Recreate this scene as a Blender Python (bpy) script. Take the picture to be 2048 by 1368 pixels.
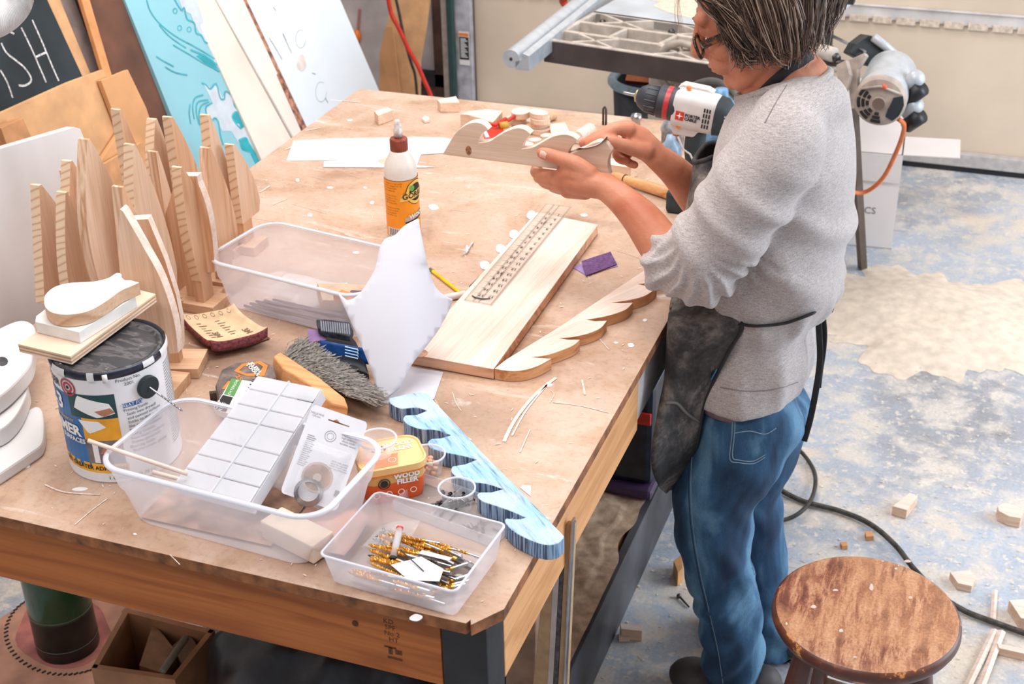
import bpy, bmesh, math, random
import numpy as np
from mathutils import Vector, Matrix, Quaternion
random.seed(7)
for _o in list(bpy.data.objects): bpy.data.objects.remove(_o)
SC = bpy.context.scene
COL = SC.collection
# ------------------------------------------------------------------ camera
F = 2808.84
RWC = Matrix(((0.93824528, 0.34539147, -0.02001315),
              (-0.15112973, 0.46120092, 0.87433033),
              (0.31121633, -0.81731172, 0.4849185)))
CAM = Vector((0, 0, 2.08))
cd = bpy.data.cameras.new('camera'); cam = bpy.data.objects.new('camera', cd); COL.objects.link(cam)
cam.matrix_world = Matrix.Translation(CAM) @ RWC.transposed().to_4x4()
cd.sensor_width = 36; cd.lens = F/2048*36; cd.clip_start = .05
cd.dof.use_dof = True; cd.dof.focus_distance = 2.2; cd.dof.aperture_fstop = 10
SC.camera = cam
# ------------------------------------------------------------------ light
W = bpy.data.worlds.new('sky'); SC.world = W; W.use_nodes = True
bg = W.node_tree.nodes['Background']; bg.inputs[0].default_value = (.87, .91, 1, 1); bg.inputs[1].default_value = .52
def area(name, loc, to, sx, sy, power, col):
    l = bpy.data.lights.new(name, 'AREA'); l.shape = 'RECTANGLE'; l.size = sx; l.size_y = sy
    l.energy = power; l.color = col
    o = bpy.data.objects.new(name, l); COL.objects.link(o); o.location = loc
    o.rotation_euler = (Vector(to)-Vector(loc)).to_track_quat('-Z', 'Y').to_euler()
    return o
area('ceiling_lamp', (-1.0, 2.0, 3.25), (-1.0, 2.1, 0), 1.9, 1.2, 54, (1, .955, .935))
area('ceiling_lamp', (-1.2, 0.1, 3.25), (-1.2, 0.6, 0), 1.9, .6, 30, (1, .955, .935))
area('ceiling_lamp', (-1.6, 4.0, 3.25), (-1.6, 3.9, 0), 1.6, .8, 40, (1, .96, .94))
area('open_door_daylight', (2.9, 3.6, 1.7), (-.4, 2.8, .6), 2.6, 2.4, 150, (.80, .90, 1))
SC.view_settings.view_transform = 'Standard'; SC.view_settings.look = 'None'
SC.view_settings.gamma = 1; SC.view_settings.use_curve_mapping = False
SC.view_settings.exposure = .02
# ------------------------------------------------------------------ rays from the photograph's lens into the room
RT = RWC.transposed()
def ray(p): return RT @ Vector((p[0]-1024, 684-p[1], -F))
def PZ(p, z): d = ray(p); return CAM + d*((z-CAM.z)/d.z)
def PY(p, y): d = ray(p); return CAM + d*((y-CAM.y)/d.y)
def PX(p, x): d = ray(p); return CAM + d*((x-CAM.x)/d.x)
def PP(p, o, n):
    d = ray(p); o = Vector(o); n = Vector(n); return CAM + d*((o-CAM).dot(n)/d.dot(n))
def mpp(P): return -(RWC @ (Vector(P)-CAM)).z/F
def proj(P):
    q = RWC @ (Vector(P)-CAM); return (1024-F*q.x/q.z, 684+F*q.y/q.z)
def V(*a): return Vector(a)
# ------------------------------------------------------------------ materials
def lin(c):
    return tuple(((x/255)/12.92 if x/255 <= .04045 else ((x/255+.055)/1.055)**2.4) for x in c)+(1,)
def newmat(name):
    m = bpy.data.materials.new(name); m.use_nodes = True; nt = m.node_tree
    return m, nt, nt.nodes['Principled BSDF']
def N(nt, t, **k):
    n = nt.nodes.new(t)
    for a, b in k.items():
        if a.startswith('_'): n.inputs[a[1:].replace('_', ' ')].default_value = b
        else: setattr(n, a, b)
    return n
def ramp(nt, stops, interp='LINEAR'):
    r = nt.nodes.new('ShaderNodeValToRGB'); r.color_ramp.interpolation = interp
    while len(r.color_ramp.elements) < len(stops): r.color_ramp.elements.new(.5)
    for e, (p, c) in zip(r.color_ramp.elements, stops): e.position = p; e.color = c if len(c) == 4 else lin(c)
    return r
def noise(nt, vec, scale, detail=3, dist=0, rough=.5):
    n = N(nt, 'ShaderNodeTexNoise'); n.inputs['Scale'].default_value = scale; n.inputs['Detail'].default_value = detail
    n.inputs['Distortion'].default_value = dist; n.inputs['Roughness'].default_value = rough
    if vec: nt.links.new(vec, n.inputs['Vector'])
    return n.outputs['Fac']
def mapping(nt, scale=(1, 1, 1), rot=(0, 0, 0), loc=(0, 0, 0), coord='Object'):
    t = N(nt, 'ShaderNodeTexCoord'); mp = N(nt, 'ShaderNodeMapping')
    mp.inputs['Scale'].default_value = scale; mp.inputs['Rotation'].default_value = rot; mp.inputs['Location'].default_value = loc
    nt.links.new(t.outputs[coord], mp.inputs[0]); return mp.outputs[0]
def mixc(nt, fac, a, b, mode='MIX'):
    m = nt.nodes.new('ShaderNodeMix'); m.data_type = 'RGBA'; m.blend_type = mode
    for s, v in ((0, fac), (6, a), (7, b)):
        if isinstance(v, (int, float)): m.inputs[s].default_value = v
        elif isinstance(v, tuple): m.inputs[s].default_value = v if len(v) == 4 else lin(v)
        else: nt.links.new(v, m.inputs[s])
    return m.outputs[2]
def bump(nt, bs, h, strength=.3, dist=.002):
    b = nt.nodes.new('ShaderNodeBump'); b.inputs['Strength'].default_value = strength; b.inputs['Distance'].default_value = dist
    nt.links.new(h, b.inputs['Height']); nt.links.new(b.outputs[0], bs.inputs['Normal'])
def plain(name, c, rough=.6, metal=0, var=.06, scale=30, coat=0, spec=None, bmp=0, sss=0):
    m, nt, b = newmat(name); b.inputs['Roughness'].default_value = rough; b.inputs['Metallic'].default_value = metal
    if coat: b.inputs['Coat Weight'].default_value = coat
    if spec is not None: b.inputs['Specular IOR Level'].default_value = spec
    v = mapping(nt); n = noise(nt, v, scale, 4)
    lo = tuple(max(0, x*(1-var*1.6)) for x in c); hi = tuple(min(255, x*(1+var)) for x in c)
    r = ramp(nt, [(.3, lo), (.7, hi)]); nt.links.new(n, r.inputs[0]); nt.links.new(r.outputs[0], b.inputs['Base Color'])
    if bmp: bump(nt, b, noise(nt, v, scale*6, 3), bmp, .001)
    if sss: b.inputs['Subsurface Weight'].default_value = sss; b.inputs['Subsurface Radius'].default_value = (.02, .008, .004); b.inputs['Subsurface Scale'].default_value = .5
    return m
def wood(name, c1, c2, axis=0, rough=.55, fine=1.0, ringsc=8, knots=False):
    m, nt, b = newmat(name); b.inputs['Roughness'].default_value = rough; b.inputs['Specular IOR Level'].default_value = .3
    c1, c2 = [(q[0], q[1]*.988, min(255, q[2]*1.03)) for q in (c1, c2)]
    s = [14, 14, 14]; s[axis] = 1.1; v = mapping(nt, tuple(s))
    s2 = [260, 260, 260]; s2[axis] = 9; v2 = mapping(nt, tuple(s2))
    n = noise(nt, v, ringsc/8, 2, 1.2)
    w = N(nt, 'ShaderNodeMath', operation='MULTIPLY'); w.inputs[1].default_value = 26; nt.links.new(n, w.inputs[0])
    sn = N(nt, 'ShaderNodeMath', operation='SINE'); nt.links.new(w.outputs[0], sn.inputs[0])
    r = ramp(nt, [(.0, c1), (.75, tuple((a*.5+d*.5) for a, d in zip(c1, c2))), (1, c2)])
    mr = N(nt, 'ShaderNodeMapRange'); mr.inputs[1].default_value = -1; nt.links.new(sn.outputs[0], mr.inputs[0]); nt.links.new(mr.outputs[0], r.inputs[0])
    f = noise(nt, v2, 1, 2)
    r2 = ramp(nt, [(.3, (1-.14*fine,)*3+(1,)), (.6, (1, 1, 1, 1))]); nt.links.new(f, r2.inputs[0])
    c = mixc(nt, 1.0, r.outputs[0], r2.outputs[0], 'MULTIPLY')
    nt.links.new(c, b.inputs['Base Color']); bump(nt, b, f, .08, .0006)
    return m
def frosted(name, c=(232, 232, 236), alpha=.5, rough=.25, sc=12):
    m, nt, b = newmat(name); b.inputs['Base Color'].default_value = lin(c); b.inputs['Roughness'].default_value = rough
    out = nt.nodes['Material Output']
    tr = N(nt, 'ShaderNodeBsdfTransparent'); tl = N(nt, 'ShaderNodeBsdfTranslucent'); tl.inputs[0].default_value = lin(c)
    mx0 = N(nt, 'ShaderNodeMixShader'); mx0.inputs[0].default_value = .3
    nt.links.new(b.outputs[0], mx0.inputs[1]); nt.links.new(tl.outputs[0], mx0.inputs[2])
    mx = N(nt, 'ShaderNodeMixShader'); n = noise(nt, mapping(nt), sc, 3)
    mr = N(nt, 'ShaderNodeMapRange'); mr.inputs[3].default_value = max(0, alpha-.1); mr.inputs[4].default_value = min(1, alpha+.1)
    nt.links.new(n, mr.inputs[0]); nt.links.new(mr.outputs[0], mx.inputs[0])
    nt.links.new(tr.outputs[0], mx.inputs[1]); nt.links.new(mx0.outputs[0], mx.inputs[2]); nt.links.new(mx.outputs[0], out.inputs[0])
    return m
# ------------------------------------------------------------------ mesh builder
class MB:
    def __init__(s): s.v = []; s.f = []; s.m = []
    def add(s, vs, fs, mi=0):
        o = len(s.v); s.v += [tuple(x) for x in vs]; s.f += [tuple(i+o for i in f) for f in fs]; s.m += [mi]*len(fs); return s
    def box(s, a, b, mi=0, M=None):
        x0, y0, z0 = a; x1, y1, z1 = b
        vs = [V(x, y, z) for z in (z0, z1) for x, y in ((x0, y0), (x1, y0), (x1, y1), (x0, y1))]
        if M: vs = [M @ p for p in vs]
        return s.add(vs, [(3, 2, 1, 0), (4, 5, 6, 7), (0, 1, 5, 4), (1, 2, 6, 5), (2, 3, 7, 6), (3, 0, 4, 7)], mi)
    def prism(s, poly, off, mi=0, mside=None):
        """poly: 3D points (CCW seen against off direction), off: extrusion vector"""
        off = Vector(off); n = len(poly); vs = [Vector(p) for p in poly]+[Vector(p)+off for p in poly]
        nrm = V(0, 0, 0)
        for i in range(n): nrm += Vector(poly[i]).cross(Vector(poly[(i+1) % n]))
        flip = nrm.dot(off) > 0
        fa = tuple(range(n)); fb = tuple(range(n, 2*n))
        if flip: fa = fa[::-1]
        else: fb = fb[::-1]
        s.add(vs, [fa, fb], mi)
        o = len(s.v)-2*n
        for i in range(n):
            j = (i+1) % n; q = (o+i, o+j, o+n+j, o+n+i)
            s.f.append(q if flip else q[::-1]); s.m.append(mi if mside is None else mside)
        return s
    def tube(s, pts, r, n=8, mi=0, caps=True, flat=1.0, up=None):
        pts = [Vector(p) for p in pts]; k = len(pts)
        rs = r if isinstance(r, (list, tuple)) else [r]*k
        o = len(s.v); prev = None
        for i, p in enumerate(pts):
            t = (pts[min(i+1, k-1)]-pts[max(i-1, 0)]).normalized()
            if prev is None:
                a = Vector(up) if up else (V(0, 0, 1) if abs(t.z) < .9 else V(1, 0, 0))
                u = (a-t*a.dot(t)).normalized()
            else: u = (prev-t*prev.dot(t)).normalized()
            prev = u; w = t.cross(u)
            for j in range(n):
                an = 2*math.pi*j/n; s.v.append(tuple(p+u*(rs[i]*flat*math.cos(an))+w*(rs[i]*math.sin(an))))
        for i in range(k-1):
            for j in range(n):
                a = o+i*n+j; b = o+i*n+(j+1) % n; s.f.append((a, b, b+n, a+n)); s.m.append(mi)
        if caps:
            s.f.append(tuple(o+j for j in range(n))[::-1]); s.m.append(mi)
            s.f.append(tuple(o+(k-1)*n+j for j in range(n))); s.m.append(mi)
        return s
    def lathe(s, prof, M=None, n=32, mi=0, a0=0, a1=2*math.pi, cap=True, mis=None):
        """prof [(r,z)] turned round local z"""
        M = M or Matrix(); full = abs(a1-a0-2*math.pi) < 1e-6; o = len(s.v); k = n if full else n+1
        for r, z in prof:
            for j in range(k):
                an = a0+(a1-a0)*j/n; s.v.append(tuple(M @ V(r*math.cos(an), r*math.sin(an), z)))
        for i in range(len(prof)-1):
            for j in range(n):
                a = o+i*k+j; b = o+i*k+(j+1) % k; s.f.append((a, b, b+k, a+k)); s.m.append(mis[i] if mis else mi)
        if cap and full:
            if prof[0][0] > 1e-6: s.f.append(tuple(o+j for j in range(k))[::-1]); s.m.append(mis[0] if mis else mi)
            if prof[-1][0] > 1e-6: s.f.append(tuple(o+(len(prof)-1)*k+j for j in range(k))); s.m.append(mis[-1] if mis else mi)
        return s
    def grid(s, fn, nu, nv, mi=0, closeu=False):
        o = len(s.v)
        for i in range(nu+(0 if closeu else 1)):
            for j in range(nv+1): s.v.append(tuple(fn(i/nu, j/nv)))
        m = nu if closeu else nu+1
        for i in range(nu):
            for j in range(nv):
                a = o+i*(nv+1)+j; b = o+((i+1) % m)*(nv+1)+j; s.f.append((a, b, b+1, a+1)); s.m.append(mi)
        return s
    def ell(s, c, r, mi=0, n=12, M=None):
        c = Vector(c); r = (r, r, r) if isinstance(r, (int, float)) else r
        M = M or Matrix()
        def fn(u, w):
            th = math.pi*w; ph = 2*math.pi*u
            return c+M @ V(r[0]*math.sin(th)*math.cos(ph), r[1]*math.sin(th)*math.sin(ph), r[2]*math.cos(th))
        return s.grid(fn, n, max(4, n//2), mi, True)
def link(name, me): o = bpy.data.objects.new(name, me); COL.objects.link(o); return o
def build(name, mb, mats, parent=None, at=None, rz=0, smooth=False, bevel=0, label=None, solid=0, auto=None):
    """ONE mesh object. vertices given in world space; made local to parent (an Empty) or to at/rz"""
    if not isinstance(mats, (list, tuple)): mats = [mats]
    if parent is not None: M = parent.matrix_basis.inverted()
    else: M = (Matrix.Translation(Vector(at or (0, 0, 0))) @ Matrix.Rotation(rz, 4, 'Z')).inverted()
    if parent is not None:
        q = parent.parent
        while q is not None: M = M @ q.matrix_basis.inverted(); q = q.parent
    me = bpy.data.meshes.new(name); me.from_pydata([tuple(M @ Vector(x)) for x in mb.v], [], mb.f)
    for m in mats: me.materials.append(m)
    me.polygons.foreach_set('material_index', mb.m)
    if smooth: me.polygons.foreach_set('use_smooth', [True]*len(me.polygons))
    me.update(); me.validate()
    if auto: me.set_sharp_from_angle(angle=auto)
    o = link(name, me)
    if parent is not None: o.parent = parent
    else: o.matrix_basis = Matrix.Translation(Vector(at or (0, 0, 0))) @ Matrix.Rotation(rz, 4, 'Z')
    if bevel:
        b = o.modifiers.new('bevel', 'BEVEL'); b.width = bevel; b.segments = 2; b.limit_method = 'ANGLE'; b.angle_limit = .7
    if solid:
        b = o.modifiers.new('solid', 'SOLIDIFY'); b.thickness = solid; b.offset = 0
    if label: o['label'] = label
    return o
def tag(o, label, cat, group=None, kind=None):
    o['label'] = label; o['category'] = cat
    if group: o['group'] = group
    if kind: o['kind'] = kind
    return o
def thing(name, label, cat, loc=(0, 0, 0), rz=0, group=None):
    o = bpy.data.objects.new(name, None); COL.objects.link(o); o.empty_display_size = .05
    o.matrix_basis = Matrix.Translation(Vector(loc)) @ Matrix.Rotation(rz, 4, 'Z')
    return tag(o, label, cat, group)
def struct(o): o['kind'] = 'structure'; return o
def dup(root, loc, rz=0, label=None, group=None):
    r = root.copy(); COL.objects.link(r); r.matrix_basis = Matrix.Translation(Vector(loc)) @ Matrix.Rotation(rz, 4, 'Z')
    if label: r['label'] = label
    if group: r['group'] = group
    for ch in list(root.children):
        c = ch.copy(); COL.objects.link(c); c.parent = r
        for g in ch.children: d = g.copy(); COL.objects.link(d); d.parent = c
    return r
def textmesh(s, size, ax='CENTER', bold=0, shear=0, ls=1.0):
    cu = bpy.data.curves.new('t', 'FONT'); cu.body = s; cu.size = size; cu.align_x = ax; cu.align_y = 'CENTER'; cu.resolution_u = 2
    cu.offset = bold; cu.shear = shear; cu.space_line = ls
    o = bpy.data.objects.new('t', cu); COL.objects.link(o)
    dg = bpy.context.evaluated_depsgraph_get(); me = o.evaluated_get(dg).to_mesh()
    vs = [v.co.copy() for v in me.vertices]; fs = [tuple(p.vertices) for p in me.polygons]
    o.evaluated_get(dg).to_mesh_clear(); bpy.data.objects.remove(o); bpy.data.curves.remove(cu)
    return vs, fs
def put_text(mb, s, size, fn, mi=0, **k):
    """fn(u,v)->world"""
    vs, fs = textmesh(s, size, **k); return mb.add([fn(v.x, v.y) for v in vs], fs, mi)
def plane_fn(o, U, Vv, eps=.0004, rot=0):
    o = Vector(o); U = Vector(U).normalized(); Vv = Vector(Vv).normalized(); n = U.cross(Vv)
    c, s_ = math.cos(rot), math.sin(rot)
    return lambda a, b: o+U*(a*c-b*s_)+Vv*(a*s_+b*c)+n*eps
def rrect(cx, cy, w, h, r, k=5):
    out = []
    for (sx, sy, a0) in ((1, 1, 0), (-1, 1, 90), (-1, -1, 180), (1, -1, 270)):
        for i in range(k+1):
            a = math.radians(a0+90*i/k); out.append((cx+sx*(w/2-r)+r*math.cos(a), cy+sy*(h/2-r)+r*math.sin(a)))
    return out
def spline(pts, n=8):
    """Catmull-Rom through points (tuples of any length)"""
    P = [tuple(p) for p in pts]; out = []
    for i in range(len(P)-1):
        p0 = P[max(i-1, 0)]; p1 = P[i]; p2 = P[i+1]; p3 = P[min(i+2, len(P)-1)]
        for k in range(n):
            t = k/n
            out.append(tuple(.5*((2*b)+(-a+c)*t+(2*a-5*b+4*c-d)*t*t+(-a+3*b-3*c+d)*t**3) for a, b, c, d in zip(p0, p1, p2, p3)))
    out.append(P[-1]); return out
# ================================================================== common materials
M = {}
M['pine'] = wood('pine', (240, 218, 190), (226, 196, 160), 0)
M['pinez'] = wood('pine_upright', (228, 188, 148), (206, 158, 116), 2, ringsc=9)
M['pineend'] = wood('pine_sawn_edge', (232, 200, 164), (190, 142, 100), 2, ringsc=24)
M['pine_pale'] = wood('pine_pale', (240, 222, 200), (228, 206, 180), 0)
M['pine_warm'] = wood('pine_warm', (228, 192, 152), (206, 162, 120), 0)
M['apron_wood'] = wood('stained_lumber', (178, 106, 50), (154, 86, 38), 0, rough=.55)
M['side_wood'] = wood('side_lumber', (226, 170, 112), (206, 148, 92), 1, rough=.6)
M['mdf'] = plain('brown_board', (206, 158, 112), .75, var=.05, scale=18, bmp=.1)
M['mdf_dark'] = plain('dark_hardboard', (104, 66, 48), .75, var=.14, scale=9)
M['white_paint'] = plain('white_paint', (220, 218, 217), .5, var=.02, scale=6)
M['white_cool'] = plain('white_laminate', (222, 230, 238), .35, var=.02, scale=3)
M['paper'] = plain('white_paper', (214, 213, 222), .7, var=.01, scale=4)
M['black'] = plain('black_plastic', (24, 24, 28), .45, var=.2, scale=20)
M['black_paint'] = plain('black_paint', (30, 32, 36), .6, var=.4, scale=14, bmp=.2)
M['dkgrey'] = plain('dark_grey', (66, 64, 68), .6, var=.2)
M['steel'] = plain('steel', (176, 176, 180), .3, metal=1, var=.08)
M['dksteel'] = plain('dark_steel', (92, 88, 86), .4, metal=1, var=.15)
M['gold'] = plain('gold_coated_steel', (214, 160, 78), .28, metal=1, var=.15, scale=80)
M['cast'] = plain('dusty_cast_metal', (196, 184, 172), .6, var=.08)
M['alu'] = plain('bright_aluminium', (200, 208, 216), .3, metal=.35, var=.04)
M['orange'] = plain('orange', (238, 122, 36), .4, var=.04)
M['red'] = plain('red', (206, 50, 32), .4, var=.06)
M['ink'] = plain('black_ink', (36, 32, 34), .7, var=.1)
M['white_ink'] = plain('white_ink', (240, 240, 240), .6, var=.01)
M['rope'] = plain('dark_rubber_cord', (56, 52, 50), .6, var=.2)
# ================================================================== setting
def m_floor():
    m, nt, b = newmat('concrete'); v = mapping(nt)
    t = N(nt, 'ShaderNodeTexCoord')
    big = noise(nt, v, 1.6, 6, .6, .62); sm = noise(nt, v, 9, 8, .3, .65); fn = noise(nt, v, 120, 4)
    base = ramp(nt, [(.3, (150, 150, 156)), (.5, (176, 184, 196)), (.72, (190, 201, 216))]); nt.links.new(big, base.inputs[0])  # bluish tones put reflected skylight into the concrete's colour
    # trodden paler dust clouds
    r = ramp(nt, [(.46, (0, 0, 0, 1)), (.60, (1, 1, 1, 1))]); nt.links.new(sm, r.inputs[0])
    c = mixc(nt, r.outputs[0], base.outputs[0], (212, 204, 196))
    sm2 = noise(nt, v, 3.2, 8, .5, .6); r2 = ramp(nt, [(.56, (0, 0, 0, 1)), (.66, (1, 1, 1, 1))]); nt.links.new(sm2, r2.inputs[0])
    c = mixc(nt, r2.outputs[0], c, (220, 206, 190))
    # dark grime patches
    g = noise(nt, v, 2.3, 7, .4, .65); r3 = ramp(nt, [(.64, (0, 0, 0, 1)), (.74, (.6, .6, .6, 1))]); nt.links.new(g, r3.inputs[0])
    c = mixc(nt, r3.outputs[0], c, (132, 122, 114))
    fs = noise(nt, v, 38, 5, .2, .7); r4 = ramp(nt, [(.56, (0, 0, 0, 1)), (.62, (.8, .8, .8, 1))]); nt.links.new(fs, r4.inputs[0]); c = mixc(nt, r4.outputs[0], c, (226, 216, 204))
    sp = ramp(nt, [(.35, (.86, .86, .86, 1)), (.6, (1, 1, 1, 1))]); nt.links.new(fn, sp.inputs[0])
    c = mixc(nt, 1.0, c, sp.outputs[0], 'MULTIPLY'); nt.links.new(c, b.inputs['Base Color'])
    rr = ramp(nt, [(.45, (.22,)*3+(1,)), (.6, (.8,)*3+(1,))]); nt.links.new(sm, rr.inputs[0]); nt.links.new(rr.outputs[0], b.inputs['Roughness'])
    bump(nt, b, sm, .25, .004)
    return m
fl = MB().grid(lambda u, w: (-3.2+6.4*u, -3+8.6*w, 0), 8, 10); struct(build('floor', fl, m_floor()))
door_m = plain('beige_door_paint', (218, 199, 177), .5, var=.035, scale=2.2)
wall_m = plain('grey_wall', (186, 176, 172), .8, var=.12, scale=5)
struct(build('wall_left', MB().box((-3.3, -3, 0), (-3.2, 5.6, 3.4)), wall_m))
struct(build('wall_back', MB().box((-3.2, 5.42, 0), (-2.2, 5.55, 3.4)).box((-2.2, 5.42, 2.6), (3.2, 5.55, 3.4)), wall_m))
struct(build('ceiling', MB().box((-3.3, -3, 3.4), (3.2, 5.6, 3.5)), plain('ceiling_paint', (226, 222, 216), .8)))
# sectional door with ribbed sections
DY = 5.337
dr = bpy.data.objects.new('door_1', None); COL.objects.link(dr); dr.location = (0, DY, 0); struct(dr)
dr['label'] = 'beige sectional garage door closing the back of the workshop'
for i, (z0, z1) in enumerate(((.03, .585), (.60, 1.15), (1.165, 1.72), (1.735, 2.3), (2.315, 2.6))):
    build('door_panel', MB().box((-2.17, DY, z0), (3.1, DY+.045, z1)), door_m, dr, bevel=.006)
rail_m = plain('pale_grey_rail', (206, 200, 196), .5, var=.08, scale=8)
def rail_y(z): return z
for z in (.56, 1.125, 1.69):
    build('hinge_rail', MB().box((-2.17, DY-.012, z), (3.1, DY-.001, z+.05), 0).box((-2.17, DY-.02, z+.047), (3.1, DY-.001, z+.054)), rail_m, dr, bevel=.003)
    b = MB()
    for k in range(60): b.box((-2.1+k*.086, DY-.016, z-.012), (-2.1+k*.086+.07, DY-.002, z+.012))
    build('perforated_strip', b, plain('speckled_strip', (214, 196, 176), .5, var=.1, scale=60), dr)
build('bottom_seal', MB().box((-2.17, DY-.03, .0), (3.1, DY-.002, .022)), M['black'], dr)
build('bottom_bar', MB().box((-2.17, DY-.036, .022), (3.1, DY-.002, .075)), plain('bar_grey', (184, 178, 174), .5), dr, bevel=.004)
# door track post, green post and dark frame at the left jamb
def ybox(name, pxl, pxr, yy, z0, z1, mat, th=.03, par=None, **k):
    a = PY((pxl, 120), yy).x; c = PY((pxr, 120), yy).x
    return MB().box((a, yy, z0), (c, yy+th, z1))
tr = build('trim_1', ybox('', 908, 944, 5.25, 0, 2.6, None), plain('galvanised_track', (172, 170, 176), .5, var=.12, scale=20), bevel=.004); struct(tr)
wl = thing('warning_sticker', 'black and orange warning sticker on the grey door track', 'sticker', PY((930, 95), 5.245))
build('sticker_sheet', MB().box((PY((918, 90), 5.245).x, 5.243, PY((930, 130), 5.245).z), (PY((939, 90), 5.245).x, 5.2445, PY((930, 63), 5.245).z)), M['white_paint'], wl)
z0 = PY((930, 119), 5.245).z; z1 = PY((930, 74), 5.245).z; zt = PY((930, 66), 5.245).z; xa = PY((919, 90), 5.245).x; xb = PY((938, 90), 5.245).x
build('black_field', MB().box((xa, 5.242, z0), (xb, 5.2432, z1)), M['ink'], wl)
build('orange_band', MB().box((xa, 5.242, z1+.004), (xb, 5.2432, zt)), M['orange'], wl)
b = MB()
for k in range(11):
    zz = z0+.01+(z1-z0-.02)*k/10; b.box((xa+.006, 5.2412, zz), (xb-.006-(k % 3)*.006, 5.2421, zz+.003))
build('small_print', b, M['white_ink'], wl)
tag(build('green_post', ybox('', 896, 908, 5.2, 0, 2.3, None), plain('dark_green_paint', (36, 66, 64), .5), bevel=.005), 'dark green metal post beside the garage door track', 'post')
tag(build('grey_stud', ybox('', 886, 896, 5.27, 0, 2.5, None), plain('grey_stud', (170, 156, 150), .7)), 'slim grey upright strip left of the green post', 'post')
fr = thing('wall_frame', 'dark brown wooden frame around a grey panel on back wall', 'frame', (PY((875, 100), 5.3).x, 5.3, 0))
zf = PY((860, 150), 5.3).z
build('upright', ybox('', 868, 889, 5.3, 0, 2.4, None, .05), plain('dark_brown_wood', (74, 52, 44), .7, var=.35, scale=7), fr)
build('crosspiece', MB().box((PY((828, 150), 5.3).x, 5.3, zf-.05), (PY((889, 150), 5.3).x, 5.35, zf+.005)), M['black_paint'], fr)
build('lower_panel', MB().box((PY((828, 150), 5.32).x, 5.33, 0), (PY((889, 150), 5.32).x, 5.36, zf-.05)), plain('smudged_brown', (108, 92, 84), .8, var=.3, scale=6), fr)
build('grey_panel', MB().box((PY((840, 60), 5.36).x, 5.36, zf), (PY((872, 60), 5.36).x, 5.37, 2.4)), plain('grey_panel', (196, 188, 190), .7, var=.08, scale=6), fr)
# brown hardboard leaning at the back
bb = MB(); yy = 5.05
poly = [PY(p, yy+.0) for p in ((749, 185), (832, 205), (833, 130), (842, 60), (848, -30), (770, -30), (765, 40), (752, 110))]
poly = [V(p.x, yy+.12*max(0, p.z), p.z) for p in poly]
poly[0].z = 0; poly[1].z = 0
bb.prism(poly, (0, .012, 0)); tag(build('leaning_hardboard', bb, M['mdf'], at=(-2.3, 5.0, 0)), 'tall brown hardboard sheet leaning against the back wall beneath the cords', 'board')
bb = MB(); poly = [PY(p, 4.98) for p in ((749, 190), (800, 190), (775, 60), (762, 60), (752, 110))]
bb.prism([V(p.x, 4.98+.1*max(0, p.z), 0 if i_ < 2 else max(.05, p.z)) for i_, p in enumerate(poly)], (0, .01, 0)); tag(build('short_hardboard', bb, plain('brown_card', (196, 142, 96), .8, var=.08, scale=5), at=(-2.4, 5, 0)), 'narrow darker brown offcut board in front of the tall leaning hardboard', 'board')
def cord(name, pix, y, r, mat, label, cat='cord', n=8, yfn=None):
    pts = [PY((p[0], p[1]), (p[2] if len(p) > 2 else y)) for p in spline(pix, n)]
    return tag(build(name, MB().tube(pts, r, 8), mat, at=tuple(pts[0]), smooth=True), label, cat)
cord('red_lead', [(772, -30), (782, 25), (797, 55), (818, 100), (836, 132), (848, 160), (861, 190), (870, 225)], 4.85, .009, M['red'], 'bright red cord hanging down in front of the brown hardboard')
cord('brown_lead', [(785, -30), (797, 20), (805, 60), (812, 90), (822, 125), (830, 150), (834, 190)], 4.87, .006, M['rope'], 'thin dark cord crossing behind the red cord')
ms = thing('marker_rod', 'thin red rod with orange tip hanging on the grey wall', 'rod', PY((716, 60), 5.413))
build('rod', MB().tube([PY((719, 18), 5.413), PY((716, 62), 5.413)], .006, 8), plain('dull_red', (176, 110, 104), .6), ms)
build('orange_tip', MB().ell(PY((714, 73), 5.40), (.018, .018, .03)), M['orange'], ms, smooth=True)
# ================================================================== boards leaning on the left
def lean(name, L, R, x0, s, z0, z1, th, mats, label, cat='board', group=None, top=None):
    """board in the plane x = x0 - s z ; L,R are two photograph points on its left and right edges"""
    n = V(1, 0, s).normalized(); o = V(x0, 0, 0)
    def edge(e, z):
        a = PP(e[0], o, n); c = PP(e[1], o, n); t = (z-a.z)/(c.z-a.z); return a+(c-a)*t
    if top: tl, tr_ = PP(top[0], o, n), PP(top[1], o, n)
    else: tl, tr_ = edge(L, z1), edge(R, z1)
    poly = [edge(L, z0), edge(R, z0), tr_, tl]
    c = sum(poly, V(0, 0, 0))/4
    root = thing(name, label, cat, (c.x, c.y, 0), 0, group)
    fr_ = build('panel', MB().prism(poly, -n*th), mats, root, bevel=.0015)
    return root, n, o
def ribbon(mb, pix, o, n, w, mi=0, eps=.0008, sm=6):
    """a drawn line of width w lying on plane (o,n)"""
    pts = [PP(p, o, n) for p in (spline(pix, sm) if len(pix) > 2 else pix)]
    n = Vector(n).normalized()
    if (CAM-pts[0]).dot(n) < 0: n = -n
    L = []
    for i, p in enumerate(pts):
        t = (pts[min(i+1, len(pts)-1)]-pts[max(i-1, 0)]).normalized(); sd = t.cross(n)*w/2
        L.append((p-sd+n*eps, p+sd+n*eps))
    k = len(mb.v)
    mb.add([q for pr in L for q in pr], [(2*i, 2*i+1, 2*i+3, 2*i+2) for i in range(len(L)-1)], mi)
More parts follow.
